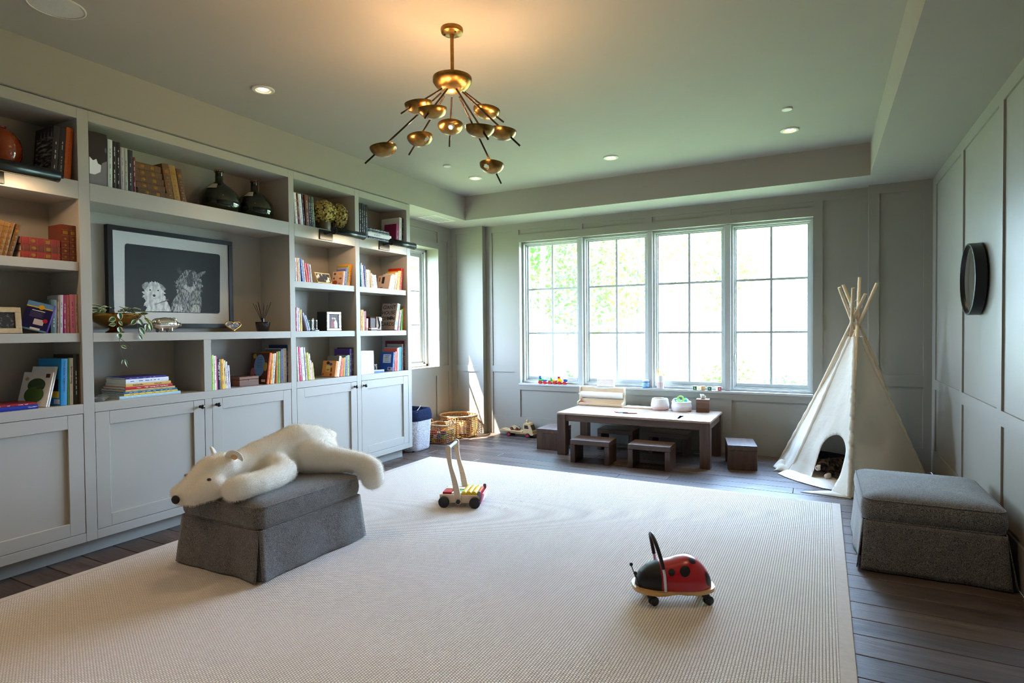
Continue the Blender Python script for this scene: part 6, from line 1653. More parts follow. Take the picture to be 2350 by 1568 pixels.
for i, (y0, y1) in enumerate(((2.331, 2.531), (2.315, 2.519), (2.309, 2.508), (2.308, 2.498), (2.307, 2.488))):
    lying(y0, y1, z, 0.043, 0.15, [(88, 62, 38), (100, 68, 42), (92, 60, 36), (98, 66, 38), (104, 74, 46)][i], '%s brown gilt leather book of the five lying on the wide top shelf' % ['bottom', 'second lowest', 'middle', 'second highest', 'topmost'][i], 'lying brown leather books', -4.08, 'gilt', dx=-0.004*(i % 2)); z += 0.0433
z = 1.8384
for i, (y0, y1) in enumerate(((1.666, 1.868), (1.671, 1.869), (1.667, 1.867))):
    lying(y0, y1, z, 0.041, 0.15, [(134, 32, 24), (104, 38, 28), (128, 34, 34)][i], '%s red leather book lying in the pile of three' % ['bottom', 'middle', 'top'][i], 'lying red leather books', -4.085, 'gilt'); z += 0.0413
lying(1.45, 1.728, 0.9604, 0.024, 0.24, (24, 50, 150), 'bright blue book lying flat at the bottom left shelf front', 'flat books by the apple book', -4.07, [('Wimmelbuch', 0.9, 0.35)], INKW)
lying(1.45, 1.724, 0.9847, 0.012, 0.24, (140, 26, 50), 'thin crimson book lying on the flat blue book', 'flat books by the apple book', -4.07, None, INKW)
z = 2.3354
for y0, y1, t, c, lab, ti, tc in ((4.613, 4.972, 0.030, (70, 74, 74), 'dark grey photo book at the bottom of the pile by the side window', None, I('grey_ink', 170, 170, 170)), (4.600, 4.965, 0.042, (238, 236, 230), 'white book titled STUDIO in the pile by the side window', [('STUDIO', 0.38, 0.62)], I('grey_ink2', 110, 108, 104)), (4.602, 4.938, 0.022, (24, 24, 26), 'black book lying on the white STUDIO book', None, I('grey_ink3', 150, 150, 150)), (4.600, 4.930, 0.022, (18, 18, 20), 'topmost black book of the pile by the side window', None, INKW)):
    lying(y0, y1, z, t, 0.25, c, lab, 'lying pile in the end bay', -4.085, ti, tc); z += t+0.0003
# ------------------------------------------------------------------ ornaments on the shelves
b = MB(); b.lathe([(0, 0), (0.040, 0), (0.045, 0.012), (0.075, 0.05), (0.096, 0.105), (0.100, 0.155), (0.092, 0.205), (0.062, 0.248), (0.030, 0.262), (0.024, 0.270), (0.028, 0.278), (0.018, 0.279), (0.015, 0.262), (0, 0.262)], n=48)
o = b.build('orange_vase', P('orange_lacquer', S(150, 62, 22), 0.12, coat=0.8, var=0.12, vscale=5), loc=(-4.255, 1.655, 2.3354)); tag(o, 'round glossy orange lacquer vase on the top shelf', 'vase')
# cream picture frame
def frame_obj(name, label, w, h, fw, dep, loc, lean, mat_f, mat_in, yaw=0, mid=None):
    """photo frame: face towards +X, base edge at local z=0"""
    t = thing(name, label, 'picture frame', loc, 0, rot=(Matrix.Rotation(yaw, 3, 'Z') @ Matrix.Rotation(lean, 3, 'Y')).to_euler())
    b = MB()
    for q in ((-w/2, 0, w/2, fw), (-w/2, h-fw, w/2, h), (-w/2, fw, -w/2+fw, h-fw), (w/2-fw, fw, w/2, h-fw)): b.box(-dep, q[0], q[1], 0, q[2], q[3])
    b.build('frame', mat_f, t, bevel=0.002)
    b = MB(); b.box(-dep*0.8, -w/2+fw, fw, -dep*0.35, w/2-fw, h-fw); b.build('photo', mat_in, t)
    return t
CREAM = P('cream_gilt_frame', S(190, 170, 136), 0.4, var=0.12, vscale=40)
dkph = streak_mat(bpy.data.materials.new('dark_photo'), (0.012, 0.010, 0.010), S(120, 116, 110), 60, 0.58, 0.78)
frame_obj('framed_photo', 'cream and gilt picture frame with a dark photo on the first bay shelf', 0.235, 0.150, 0.029, 0.018, (-4.09, 1.553, 1.4024), rad(-6), CREAM, dkph)
# pocket dictionary leaning with its printed cover to the room
t = thing('pocket_book', 'navy pocket book with light blue top band leaning on the teal box file', 'book', (-4.062, 1.772, 1.4008), 0, rot=(Matrix.Rotation(rad(-38), 3, 'Z') @ Matrix.Rotation(rad(-16), 3, 'X')).to_euler())
NV = P('dict_navy', S(34, 28, 84), 0.35); PUR = P('dict_purple', S(74, 34, 120), 0.4)
w_, h_, t_ = 0.128, 0.168, 0.030
b = MB(); b.box(-t_, -w_, 0, -t_+0.002, 0, h_); b.box(-0.002, -w_, 0, 0, 0, h_); b.build('cover', NV, t)
b = MB(); b.box(-t_, 0, 0, 0, 0.0015, h_); b.build('spine', PUR, t)
b = MB(); b.box(-t_+0.002, -w_+0.003, 0.003, -0.002, 0, h_-0.003); b.build('pages', PAGES, t)
def dprint(nm, m, u0, v0, u1, v1, lay=1):
    b = MB(); b.box(0, -w_*(1-u0), h_*v0, 0.0003+0.0003*lay, -w_*(1-u1), h_*v1); b.build(nm, m, t)
dprint('top_band', I('dict_blue', 106, 160, 216), 0, 0.84, 1, 1); dprint('yellow_band', I('dict_yellow', 236, 206, 70), 0, 0.80, 1, 0.84); dprint('foot_band', I('dict_blue', 106, 160, 216), 0, 0, 1, 0.06)
dprint('text_box', I('dict_white', 232, 226, 232), 0.42, 0.22, 0.80, 0.42); dprint('title_line', INKW, 0.24, 0.69, 0.74, 0.72); dprint('barcode_label', INKW, 0.36, 0.04, 0.74, 0.11, 2)
for i in range(5): dprint('text_line', I('dict_text', 130, 124, 170), 0.2, 0.64-0.04*i, 0.72-0.05*(i % 2), 0.65-0.04*i)
b = MB(); b.cyl((0, -w_*0.16, h_*0.40), (0.0010, -w_*0.16, h_*0.40), 0.012, n=18); b.build('red_disc', I('dict_red', 200, 40, 60), t)
b = MB(); b.cyl((0, -w_*0.44, h_*0.845), (0.0010, -w_*0.44, h_*0.845), 0.014, n=18); b.build('sun_disc', I('dict_sun', 244, 186, 20), t)
# demijohns
DEMI = P('dark_green_glass', (0.020, 0.030, 0.012), 0.04, trans=0.55, coat=0.5, ior=1.5)
PAPER = P('old_paper_label', S(196, 190, 176), 0.8); RAF = P('raffia', S(150, 112, 70), 0.8)
for y, lab, R_, H_ in ((3.050, 'dark green glass demijohn with paper label, beside the old books', 0.157, 0.335), (3.376, 'dark green glass demijohn with paper label, beside the upright', 0.154, 0.325)):
    t = thing('demijohn', lab, 'bottle', (-4.238, y, 2.3354), 0, 'green glass demijohns')
    zb = H_*0.72
    prof = [(0, 0.006), (R_*0.62, 0.0), (R_*0.82, 0.012), (R_*0.97, 0.055), (R_, 0.095), (R_*0.95, 0.135), (R_*0.80, 0.175), (R_*0.55, 0.21), (R_*0.32, zb-0.005), (0.030, zb+0.012), (0.027, H_-0.012), (0.031, H_-0.009), (0.031, H_), (0.022, H_), (0.020, zb), (0, zb)]
    b = MB(); b.lathe(prof, n=56); b.build('glass_body', DEMI, t, sharp=180)
    a0 = rad(-62); 
    def lf(u, v, R_=R_):
        a = a0+(u-0.5)*0.62; s = 0.30+v*0.30
        r = R_*(0.80-0.42*((s-0.30)/0.30)) ; z = 0.176+0.048*((s-0.30)/0.30)
        return ((r+0.004)*math.cos(a), (r+0.004)*math.sin(a), z+0.004)
    b = MB(); b.grid(lf, 10, 4); b.build('paper_label', PAPER, t, solid=0.001)
    b = MB(); rr = random.Random(int(y*100))
    b.cyl((0, 0, H_-0.01), (0, 0, H_+0.006), 0.019, n=12)
    for i in range(14):
        a = 2*PI*i/14; L = rr.uniform(0.02, 0.034); b.tube([(0.012*math.cos(a), 0.012*math.sin(a), H_+0.008), (L*math.cos(a), L*math.sin(a), H_+0.010), (L*1.15*math.cos(a), L*1.15*math.sin(a), H_-0.004)], 0.004, 5)
    b.build('stopper_tuft', RAF, t)
# large framed photograph of two dogs on the back panel
pf = thing('framed_dog_photograph', 'large black-framed black-and-white photograph of two dogs', 'picture', (-4.41, 2.767, 1.432))
oy0, oy1, oz = -0.485, 0.487, 0.721
b = MB()
for q in ((oy0, 0, oy1, 0.034), (oy0, oz-0.034, oy1, oz), (oy0, 0.034, oy0+0.036, oz-0.034), (oy1-0.036, 0.034, oy1, oz-0.034)): b.box(0.001, q[0], q[1], 0.044, q[2], q[3])
b.build('frame', P('frame_black', (0.010, 0.010, 0.011), 0.3), pf, bevel=0.002)
b = MB(); b.box(0.003, oy0+0.03, 0.03, 0.034, oy1-0.03, oz-0.03); b.build('mount', P('mount_white', S(214, 214, 212), 0.8), pf)
ph = cham([(-0.374, 0.118), (0.366, 0.118), (0.378, 0.603), (-0.366, 0.603)], 0.022, 4)
b = MB()
def flat(b, pts, x): vs = [(x, p[0], p[1]) for p in pts]; b.poly(vs); b.poly([(p[0]-0.0001, p[1], p[2]) for p in reversed(vs)])
flat(b, ph, 0.0346); pr = b.build('photo_ground', P('photo_black', (0.006, 0.006, 0.006), 0.6), pf)
DG = {"Wb":[[2.531,1.555],[2.547,1.585],[2.525,1.611],[2.542,1.634],[2.517,1.669],[2.534,1.68],[2.512,1.694],[2.529,1.705],[2.535,1.728],[2.554,1.756],[2.578,1.773],[2.602,1.778],[2.632,1.772],[2.653,1.751],[2.663,1.719],[2.68,1.704],[2.674,1.681],[2.687,1.668],[2.683,1.652],[2.712,1.65],[2.695,1.636],[2.716,1.595],[2.727,1.558]],"We1":[[2.512,1.745],[2.538,1.768],[2.56,1.772],[2.556,1.74],[2.535,1.715],[2.519,1.722]],"We2":[[2.645,1.767],[2.664,1.755],[2.69,1.726],[2.674,1.71],[2.653,1.729]],"Gb":[[2.727,1.554],[2.728,1.618],[2.752,1.657],[2.781,1.698],[2.769,1.722],[2.782,1.74],[2.76,1.755],[2.777,1.77],[2.76,1.783],[2.783,1.804],[2.813,1.851],[2.849,1.882],[2.885,1.89],[2.927,1.875],[2.951,1.839],[2.984,1.807],[2.968,1.794],[2.989,1.769],[2.97,1.748],[2.982,1.734],[2.966,1.713],[2.974,1.638],[2.963,1.553]],"Ge1":[[2.774,1.904],[2.808,1.896],[2.822,1.869],[2.813,1.84],[2.784,1.86]],"Ge2":[[2.939,1.855],[2.97,1.878],[3.014,1.89],[3.007,1.869],[2.963,1.837]],"Gm":[[2.829,1.757],[2.847,1.777],[2.864,1.753],[2.9,1.758],[2.919,1.779],[2.925,1.751],[2.9,1.727],[2.884,1.709],[2.858,1.727],[2.834,1.74]],"Gf":[[2.853,1.809],[2.866,1.85],[2.885,1.88],[2.902,1.852],[2.91,1.807],[2.9,1.761],[2.864,1.759]],"Gc":[[2.749,1.56],[2.762,1.613],[2.803,1.62],[2.819,1.587],[2.807,1.559]],"Gc2":[[2.884,1.557],[2.897,1.612],[2.94,1.619],[2.958,1.591],[2.954,1.555]]}
WF = streak_mat(bpy.data.materials.new('white_dog_fur'), S(170, 172, 172), S(226, 228, 226), 34, 0.35, 0.6, (1, 1.6, 0.7))
WFE = streak_mat(bpy.data.materials.new('white_dog_ear'), S(96, 98, 98), S(168, 170, 170), 40, 0.35, 0.65)
GF = streak_mat(bpy.data.materials.new('grey_dog_fur'), S(26, 26, 26), S(176, 174, 168), 62, 0.40, 0.68, (1, 2.2, 0.6))
GFD = streak_mat(bpy.data.materials.new('grey_dog_dark'), S(12, 12, 12), S(84, 84, 82), 60, 0.45, 0.7, (1, 2, 0.7))
GFL = streak_mat(bpy.data.materials.new('grey_dog_light'), S(90, 88, 84), S(210, 208, 200), 60, 0.35, 0.65, (1, 2.4, 0.5))
def dogpart(nm, key, m, lay, fuzz=0.0, seed=1):
    pts = [(y-2.767, z-1.432) for y, z in DG[key]]; r2 = random.Random(seed)
    if fuzz:
        out = []; n = len(pts); cx = sum(p[0] for p in pts)/n; cz = sum(p[1] for p in pts)/n
        for i in range(n):
            a, c = pts[i], pts[(i+1) % n]; L = math.hypot(c[0]-a[0], c[1]-a[1]); k = max(1, int(L/0.007))
            for j in range(k):
                f = j/k; x, z = a[0]+(c[0]-a[0])*f, a[1]+(c[1]-a[1])*f
                if z < 0.128 : out.append((x, max(z, 0.1205))); continue
                d = math.hypot(x-cx, z-cz); s_ = (fuzz if j % 2 else -fuzz*0.4)*r2.uniform(0.4, 1.2)
                out.append((x+(x-cx)/d*s_, max(z+(z-cz)/d*s_-abs(s_)*0.5, 0.1205)))
        pts = out
    b = MB(); flat(b, pts, 0.0349+0.0003*lay); return b.build(nm, m, pr)
dogpart('white_dog', 'Wb', WF, 1, 0.009, 4); dogpart('white_dog_ear', 'We1', WFE, 2, 0.002, 2); dogpart('white_dog_ear', 'We2', WFE, 2, 0.002, 3)
dogpart('grey_dog', 'Gb', GF, 1, 0.010, 5); dogpart('grey_dog_ear', 'Ge1', GFD, 2, 0.004, 6); dogpart('grey_dog_ear', 'Ge2', GF, 2, 0.004, 7)
dogpart('grey_dog_face', 'Gf', GFD, 3, 0.004, 8); dogpart('grey_dog_muzzle', 'Gm', GFL, 2, 0.005, 9); dogpart('grey_dog_chest', 'Gc', GFL, 2, 0.006, 10); dogpart('grey_dog_chest', 'Gc2', GFL, 2, 0.006, 11)
DKP = P('photo_dark', (0.012, 0.012, 0.012), 0.5)
for nm, y, z, ry, rz, l in (('dog_eye', 2.571, 1.713, 0.0065, 0.0055, 3), ('dog_eye', 2.630, 1.712, 0.0065, 0.0055, 3), ('dog_nose', 2.600, 1.673, 0.0105, 0.0095, 3), ('dog_eye', 2.845, 1.821, 0.006, 0.005, 4), ('dog_eye', 2.914, 1.819, 0.006, 0.005, 4), ('dog_nose', 2.879, 1.766, 0.012, 0.011, 5)):
    b = MB(); flat(b, [(y-2.767+ry*math.cos(a), z-1.432+rz*math.sin(a)) for a in [2*PI*i/16 for i in range(16)]], 0.0349+0.0003*l); b.build(nm, DKP, pr)
b = MB(); flat(b, [(2.583-2.767, 1.656-1.432), (2.599-2.767, 1.651-1.432), (2.616-2.767, 1.657-1.432), (2.599-2.767, 1.6485-1.432)], 0.0358); b.build('dog_mouth', DKP, pr)
b = MB(); b.box(0.0385, oy0+0.03, 0.03, 0.0395, oy1-0.03, oz-0.03); b.build('glazing', glass_thin('picture_glass', (1, 1, 1), 0.02), pf)
# brass bowl with trailing variegated plant
bw = thing('planter_bowl', 'wide footed brass bowl holding the trailing plant', 'bowl', (-4.205, 2.232, 1.4004))
b = MB(); b.lathe([(0, 0), (0.052, 0), (0.055, 0.006), (0.040, 0.014), (0.030, 0.024), (0.034, 0.032), (0.075, 0.045), (0.120, 0.072), (0.145, 0.100), (0.150, 0.108), (0.155, 0.112), (0.157, 0.128), (0.152, 0.130), (0.147, 0.112), (0.11, 0.075), (0, 0.05)], n=56); b.build('brass_bowl', P('polished_brass', S(150, 112, 52), 0.22, metal=1.0, var=0.3, vscale=14), bw, sharp=50)
b = MB(); b.lathe([(0.148, 0.112), (0.08, 0.122), (0, 0.124)], n=32); b.build('soil', P('soil', (0.02, 0.014, 0.01), 0.95), bw)
def leaf_mat():
    m = bpy.data.materials.new('variegated_leaf'); m.use_nodes = True; n = m.node_tree; bs = n.nodes['Principled BSDF']; bs.inputs['Roughness'].default_value = 0.4
    tc = n.nodes.new('ShaderNodeTexCoord'); sp = n.nodes.new('ShaderNodeSeparateXYZ'); n.links.new(tc.outputs['UV'], sp.inputs[0])
    nz = n.nodes.new('ShaderNodeTexNoise'); nz.inputs['Scale'].default_value = 60; n.links.new(tc.outputs['Object'], nz.inputs['Vector'])
    ad = n.nodes.new('ShaderNodeMath'); ad.operation = 'MULTIPLY_ADD'; ad.inputs[1].default_value = 0.35; n.links.new(nz.outputs['Fac'], ad.inputs[0]); n.links.new(sp.outputs['X'], ad.inputs[2])
    cr = n.nodes.new('ShaderNodeValToRGB'); e = cr.color_ramp.elements; e[0].position = 0.62; e[0].color = (*S(58, 92, 56), 1); e[1].position = 0.98; e[1].color = (*S(214, 220, 170), 1); q = e.new(0.86); q.color = (*S(96, 128, 84), 1)
    n.links.new(ad.outputs[0], cr.inputs[0]); n.links.new(cr.outputs[0], bs.inputs['Base Color'])
    return m
LEAF = leaf_mat(); STEMM = P('plant_stem', S(84, 76, 50), 0.6)
def leaf(parent, p, d, up, L, w):
    """leaf from base p along d; UV.x runs 0 at the midrib to 1 at the rim"""
    d = Vector(d).normalized(); u = Vector(up); s_ = d.cross(u).normalized(); u = s_.cross(d)
    vs = []; uv = []; nu, nv = 6, 6
    for i in range(nu+1):
        t = i/nu; ww = w*math.sin(PI*t**0.8)**0.75 if 0 < t < 1 else 0
        for j in range(nv+1):
            k = (j/nv-0.5)*2; e = max(abs(k), abs(2*t-1)**5)
            vs.append(Vector(p)+d*(L*t)+s_*(ww/2*k)+u*(abs(k)*w*0.16-0.22*L*t*t)); uv.append(e)
    b = MB(); b.add(vs, [(i*7+j, i*7+j+1, (i+1)*7+j+1, (i+1)*7+j) for i in range(nu) for j in range(nv)], True)
    o = b.build('leaf', LEAF, parent, sharp=180)
    ul = o.data.uv_layers.new(name='uv')
    for lp in o.data.loops: ul.data[lp.index].uv = (uv[lp.vertex_index], 0)
    return o
pl = thing('trailing_plant', 'variegated trailing plant spilling over the brass bowl and shelf edge', 'plant', (-4.205, 2.232, 1.515))
def PLc(y, z, x=-4.03): return (x+4.205, y-2.232, z-1.515)
stems = [[(0.0, 0.0, 0.0), (0.06, -0.05, 0.05), (0.13, -0.07, 0.025), PLc(2.150, 1.50), PLc(2.150, 1.44), PLc(2.158, 1.38, -4.022), PLc(2.163, 1.33, -4.02), PLc(2.172, 1.26, -4.02), PLc(2.182, 1.225, -4.02)],
         [(0.02, 0.03, 0.0), (0.09, 0.04, 0.05), (0.15, 0.05, 0.01), PLc(2.275, 1.47), PLc(2.285, 1.42), PLc(2.288, 1.38, -4.022)],
         [(0.0, 0.05, 0.0), (0.04, 0.10, 0.055), (0.05, 0.15, 0.03), PLc(2.395, 1.49, -4.12), PLc(2.405, 1.45, -4.10)],
         [PLc(2.163, 1.365, -4.022), PLc(2.20, 1.335, -4.018), PLc(2.225, 1.315, -4.018), PLc(2.236, 1.29, -4.018)],
         [(-0.02, -0.03, 0.0), (0.0, -0.09, 0.045), (0.02, -0.145, 0.03)]]
for s_ in stems:
    b = MB(); b.tube(s_, 0.0016, 5); b.build('stem', STEMM, pl)
hang = [(2.163, 1.53, (0.2, 0.2, -1), 0.048, 0.036), (2.140, 1.495, (0.1, -0.8, -0.4), 0.044, 0.034), (2.142, 1.455, (0.1, -0.9, -0.1), 0.042, 0.026), (2.160, 1.475, (0.2, 0.5, -0.6), 0.036, 0.022), (2.160, 1.438, (0.3, 0.2, -1), 0.042, 0.033), (2.160, 1.395, (0.4, 0.1, -1), 0.034, 0.036), (2.172, 1.315, (0.3, 0.6, -0.3), 0.036, 0.020), (2.183, 1.225, (0.2, -0.3, -1), 0.030, 0.012), (2.192, 1.226, (0.1, 0.4, -1), 0.055, 0.016),
        (2.268, 1.485, (0.1, -0.7, -0.8), 0.046, 0.030), (2.285, 1.49, (0.2, 0.5, -0.8), 0.050, 0.030), (2.290, 1.435, (0.2, 0.5, -0.8), 0.060, 0.030), (2.286, 1.385, (0.1, 0.5, -0.7), 0.038, 0.022)]
for y, z, d, L, w in hang: leaf(pl, PLc(y, z, -4.026), d, (1, 0, 0.2), L, w)
rl = random.Random(4)
for i in range(34):
    a = rl.uniform(-2.6, 2.4); r0 = rl.uniform(0.05, 0.14)
    p = (r0*math.cos(a), r0*math.sin(a), rl.uniform(0.012, 0.065)*(1.15-r0*3))
    d = (math.cos(a)+rl.uniform(-.5, .5), math.sin(a)*1.1+rl.uniform(-.5, .5), rl.uniform(-0.35, 0.45))
    leaf(pl, p, d, (0.3, 0, 1), rl.uniform(0.048, 0.066), rl.uniform(0.026, 0.036))
for y, z, x, d in ((2.375, 1.50, -4.12, (0.3, 0.8, -0.5)), (2.39, 1.48, -4.11, (0.4, 0.5, -0.8)), (2.40, 1.46, -4.10, (0.3, 0.2, -1)), (2.38, 1.455, -4.10, (0.5, -0.3, -0.9)), (2.355, 1.50, -4.08, (0.8, 0.2, -0.6)), (2.33, 1.525, -4.09, (0.6, 0.6, 0.1))): leaf(pl, PLc(y, z, x), d, (1, 0, 0.4), 0.052, 0.028)
# silver pig, heart frame, reed diffuser
SILV = P('polished_silver', (0.80, 0.76, 0.72), 0.07, metal=1.0)
pg = thing('silver_pig', 'shiny silver pig figurine in front of the dog photograph', 'figurine', (-4.13, 2.535, 1.4004))
me = blob_mesh('pig_body', [[(0, -0.060, 0.060, 0.042), (0, -0.01, 0.062, 0.046), (0, 0.035, 0.060, 0.040), (0, 0.066, 0.056, 0.026), (0, 0.092, 0.055, 0.013)], [(0.02, -0.05, 0.04, 0.014), (0.024, -0.05, 0.012, 0.0125)], [(-0.02, -0.05, 0.04, 0.014), (-0.024, -0.05, 0.012, 0.0125)], [(0.018, 0.02, 0.04, 0.013), (0.022, 0.022, 0.012, 0.0125)], [(-0.018, 0.02, 0.04, 0.013), (-0.022, 0.022, 0.012, 0.0125)], [(0, -0.10, 0.07, 0.007), (0.006, -0.112, 0.078, 0.006)]], 0.0045, 4)
me.materials.clear(); me.materials.append(SILV); o = bpy.data.objects.new('body', me); COL.objects.link(o); o.parent = pg
for sx in (-1, 1):
    b = MB(); b.lathe([(0.001, 0.026), (0.011, 0.012), (0.014, 0.0), (0.010, -0.004), (0.001, -0.006)], n=12); b.v = [Matrix.Translation((sx*0.020, 0.050, 0.090)) @ Matrix.Rotation(rad(55), 4, 'X') @ Matrix.Rotation(rad(25)*sx, 4, 'Y') @ p for p in b.v]; b.build('ear', SILV, pg)
b = MB(); b.cyl((0, 0.100, 0.055), (0, 0.107, 0.0555), 0.013, n=16); b.build('snout', SILV, pg)
ht = thing('heart_frame', 'small gold heart-shaped photo frame leaning beside the dog photograph', 'picture frame', (-4.10, 3.057, 1.4012), 0, rot=(0, rad(-10), 0))
hs = [(0.0675*1.0*(math.sin(a)**3), 0.046+0.0026*(13*math.cos(a)-5*math.cos(2*a)-2*math.cos(3*a)-math.cos(4*a))) for a in [2*PI*i/44 for i in range(44)]]
zmin = min(p[1] for p in hs); hs = [(p[0], p[1]-zmin+0.004) for p in hs]
b = MB(); b.tube([(0, y, z) for y, z in hs], 0.0052, 8, closed=True); b.build('gold_rim', P('gold_rim', S(200, 150, 80), 0.22, metal=1.0), ht, sharp=180)
b = MB(); flat(b, hs, 0.0); b.build('photo', streak_mat(bpy.data.materials.new('small_photo'), S(52, 40, 34), S(190, 176, 164), 45, 0.45, 0.7), ht)
df = thing('reed_diffuser', 'black glass reed diffuser in the corner of the picture shelf', 'diffuser', (-4.17, 3.383, 1.4004))
b = MB(); b.lathe([(0, 0.004), (0.046, 0), (0.050, 0.003), (0.060, 0.078), (0.058, 0.080), (0.048, 0.012), (0, 0.012)], n=36); b.build('outer_glass', P('smoked_glass', (0.008, 0.008, 0.009), 0.05, coat=0.6), df, sharp=50)
b = MB(); b.lathe([(0, 0.013), (0.040, 0.013), (0.042, 0.06), (0.030, 0.072), (0.012, 0.080), (0.012, 0.112), (0.015, 0.114), (0.009, 0.115), (0, 0.1)], n=24); b.build('bottle', P('smoked_glass', (0.008, 0.008, 0.009), 0.05), df, sharp=50)
for i in range(9):
    a = 2*PI*i/9+0.3; sp = 0.055+0.025*((i*7) % 3)/2
    b = MB(); b.cyl((0.004*math.cos(a+PI), 0.004*math.sin(a+PI), 0.06), (sp*math.cos(a)*0.8, sp*math.sin(a)*1.1, 0.225+0.012*((i*5) % 3)), 0.0019, n=6); b.build('reed', P('reed_black', (0.012, 0.010, 0.009), 0.7), df)
# brown wooden box, silver dish
wx = thing('wooden_box', 'small brown wooden box with lid between the two rows of picture books', 'box', (-4.185, 3.187, 0.9604))
BRB = wood('mahogany', S(74, 38, 18), S(122, 68, 34), 0.35, 8, 'Y', coat=0.3)
b = MB(); b.box(-0.085, -0.09, 0, 0.085, 0.09, 0.052); b.build('box', BRB, wx, bevel=0.002)
b = MB(); b.box(-0.086, -0.091, 0.0535, 0.086, 0.091, 0.078); b.build('lid', BRB, wx, bevel=0.003)
b = MB(); b.cyl((0.086, 0, 0.05), (0.089, 0, 0.05), 0.004, n=10); b.build('clasp', BRASS, wx)
ds = thing('silver_dish', 'small round silver dish beside the picture book stack', 'dish', (-4.135, 2.085, 0.9604))
b = MB(); b.lathe([(0, 0.004), (0.035, 0.003), (0.038, 0.0), (0.041, 0.004), (0.058, 0.022), (0.064, 0.026), (0.062, 0.028), (0.052, 0.022), (0, 0.010)], n=36); b.build('dish', SILV, ds, sharp=60)
# dried hydrangeas
hv = thing('flower_vase', 'olive grey vase holding the dried hydrangeas', 'vase', (-4.20, 4.115, 2.3354))
b = MB(); b.lathe([(0, 0), (0.055, 0), (0.060, 0.004), (0.066, 0.05), (0.064, 0.105), (0.060, 0.112), (0.055, 0.1), (0.05, 0.02), (0, 0.02)], n=32); b.build('vase', P('olive_ceramic', S(112, 104, 82), 0.4), hv, sharp=60)
HYD = P('dried_hydrangea', S(206, 186, 116), 0.8, spec=0.1, var=0.3, vscale=40, objrand=0.05)
for c, R3, cnt_, sd, lab in (((-4.17, 4.085, 2.525), (0.11, 0.135, 0.105), 620, 1, 'large dried hydrangea head over the vase'), ((-4.16, 4.275, 2.520), (0.085, 0.075, 0.120), 420, 2, 'narrower dried hydrangea head hanging beside the bay upright'), ((-4.25, 4.19, 2.585), (0.06, 0.07, 0.06), 200, 3, 'small dried hydrangea head between the two big ones')):
    t = thing('dried_hydrangea', lab, 'flower', c, 0, 'dried hydrangea heads'); rr = random.Random(sd)
    b = MB()
    for i in range(cnt_):
        z = rr.uniform(-1, 1); a = rr.uniform(0, 2*PI); s_ = math.sqrt(1-z*z); f = rr.uniform(0.80, 1.03)
        n = Vector((s_*math.cos(a), s_*math.sin(a), z)); p = Vector((n.x*R3[0]*f, n.y*R3[1]*f, n.z*R3[2]*f))
        x = n.orthogonal().normalized(); y = n.cross(x); sz = rr.uniform(0.008, 0.013)
        for k in range(4):
            th = k*PI/2+rr.uniform(-.2, .2); d = x*math.cos(th)+y*math.sin(th); e = x*math.cos(th+PI/2)+y*math.sin(th+PI/2)
            q = [p, p+d*sz*0.6+e*sz*0.45+n*sz*0.2, p+d*sz*1.1+n*sz*rr.uniform(0.1, 0.7), p+d*sz*0.6-e*sz*0.45+n*sz*0.2]
            b.add(q, [(0, 1, 2, 3)])
    stuff(b.build('florets', HYD, t))
    b = MB(); b.sphere((0, 0, 0), tuple(r*0.8 for r in R3), 14, 9); b.build('inner_florets', P('hydrangea_core', S(96, 84, 46), 0.9), t)
    b = MB(); e = Vector((-4.20, 4.115, 2.36))-Vector(c); b.tube([(0, 0, 0), tuple(e*0.5+Vector((0, 0, 0.01))), tuple(e)], 0.004, 6); b.build('stem', STEMM, t)
# small gilt frame, silver album, glass ornament
frame_obj('framed_photo', 'small gilt frame with black-and-white photo leaning among the picture books', 0.180, 0.105, 0.010, 0.012, (-4.06, 3.985, 1.8425), rad(-22), P('thin_gilt', S(196, 160, 104), 0.3, metal=0.7), streak_mat(bpy.data.materials.new('bw_photo'), S(24, 22, 22), S(226, 220, 206), 26, 0.52, 0.60), yaw=rad(0))
al = thing('photo_album', 'black photo album box with silver framed photo on its front', 'album', (-4.10, 4.125, 1.4004))
b = MB(); b.box(-0.12, -0.092, 0, -0.004, 0.092, 0.180); b.build('album_body', P('album_black', (0.008, 0.007, 0.007), 0.5), al, bevel=0.002)
b = MB()
for q in ((-0.092, 0, 0.092, 0.026), (-0.092, 0.156, 0.092, 0.182), (-0.092, 0.026, -0.062, 0.156), (0.062, 0.026, 0.092, 0.156)): b.box(-0.004, q[0], q[1], 0.008, q[2], q[3])
b.build('silver_frame', P('silver_frame', (0.72, 0.70, 0.66), 0.14, metal=1.0), al, bevel=0.004)
b = MB(); b.box(-0.004, -0.062, 0.026, 0.0015, 0.062, 0.156); b.build('photo_ground', I('photo_wine', 60, 26, 34), al)
for nm, m, pts in (('figure_print', I('fig_red', 150, 34, 44), [(-0.036, 0.03), (-0.002, 0.03), (0.002, 0.075), (-0.01, 0.105), (-0.026, 0.105), (-0.034, 0.08)]), ('figure_print', I('fig_white', 214, 198, 186), [(0.006, 0.028), (0.046, 0.028), (0.044, 0.075), (0.028, 0.105), (0.010, 0.098), (0.0, 0.08)])):
    b = MB(); flat(b, pts, 0.0020); b.build(nm, m, al)
for y in (-0.018, 0.004, 0.018):
    b = MB(); flat(b, [(y+0.009*math.cos(a), 0.118-0.004*(y > 0.01)+0.011*math.sin(a)) for a in [2*PI*i/14 for i in range(14)]], 0.0023); b.build('face_print', I('fig_skin', 206, 166, 146), al)
go = thing('glass_ornament', 'small clear glass ornament with chrome stem on a blue base', 'ornament', (-4.095, 3.862, 1.4004))
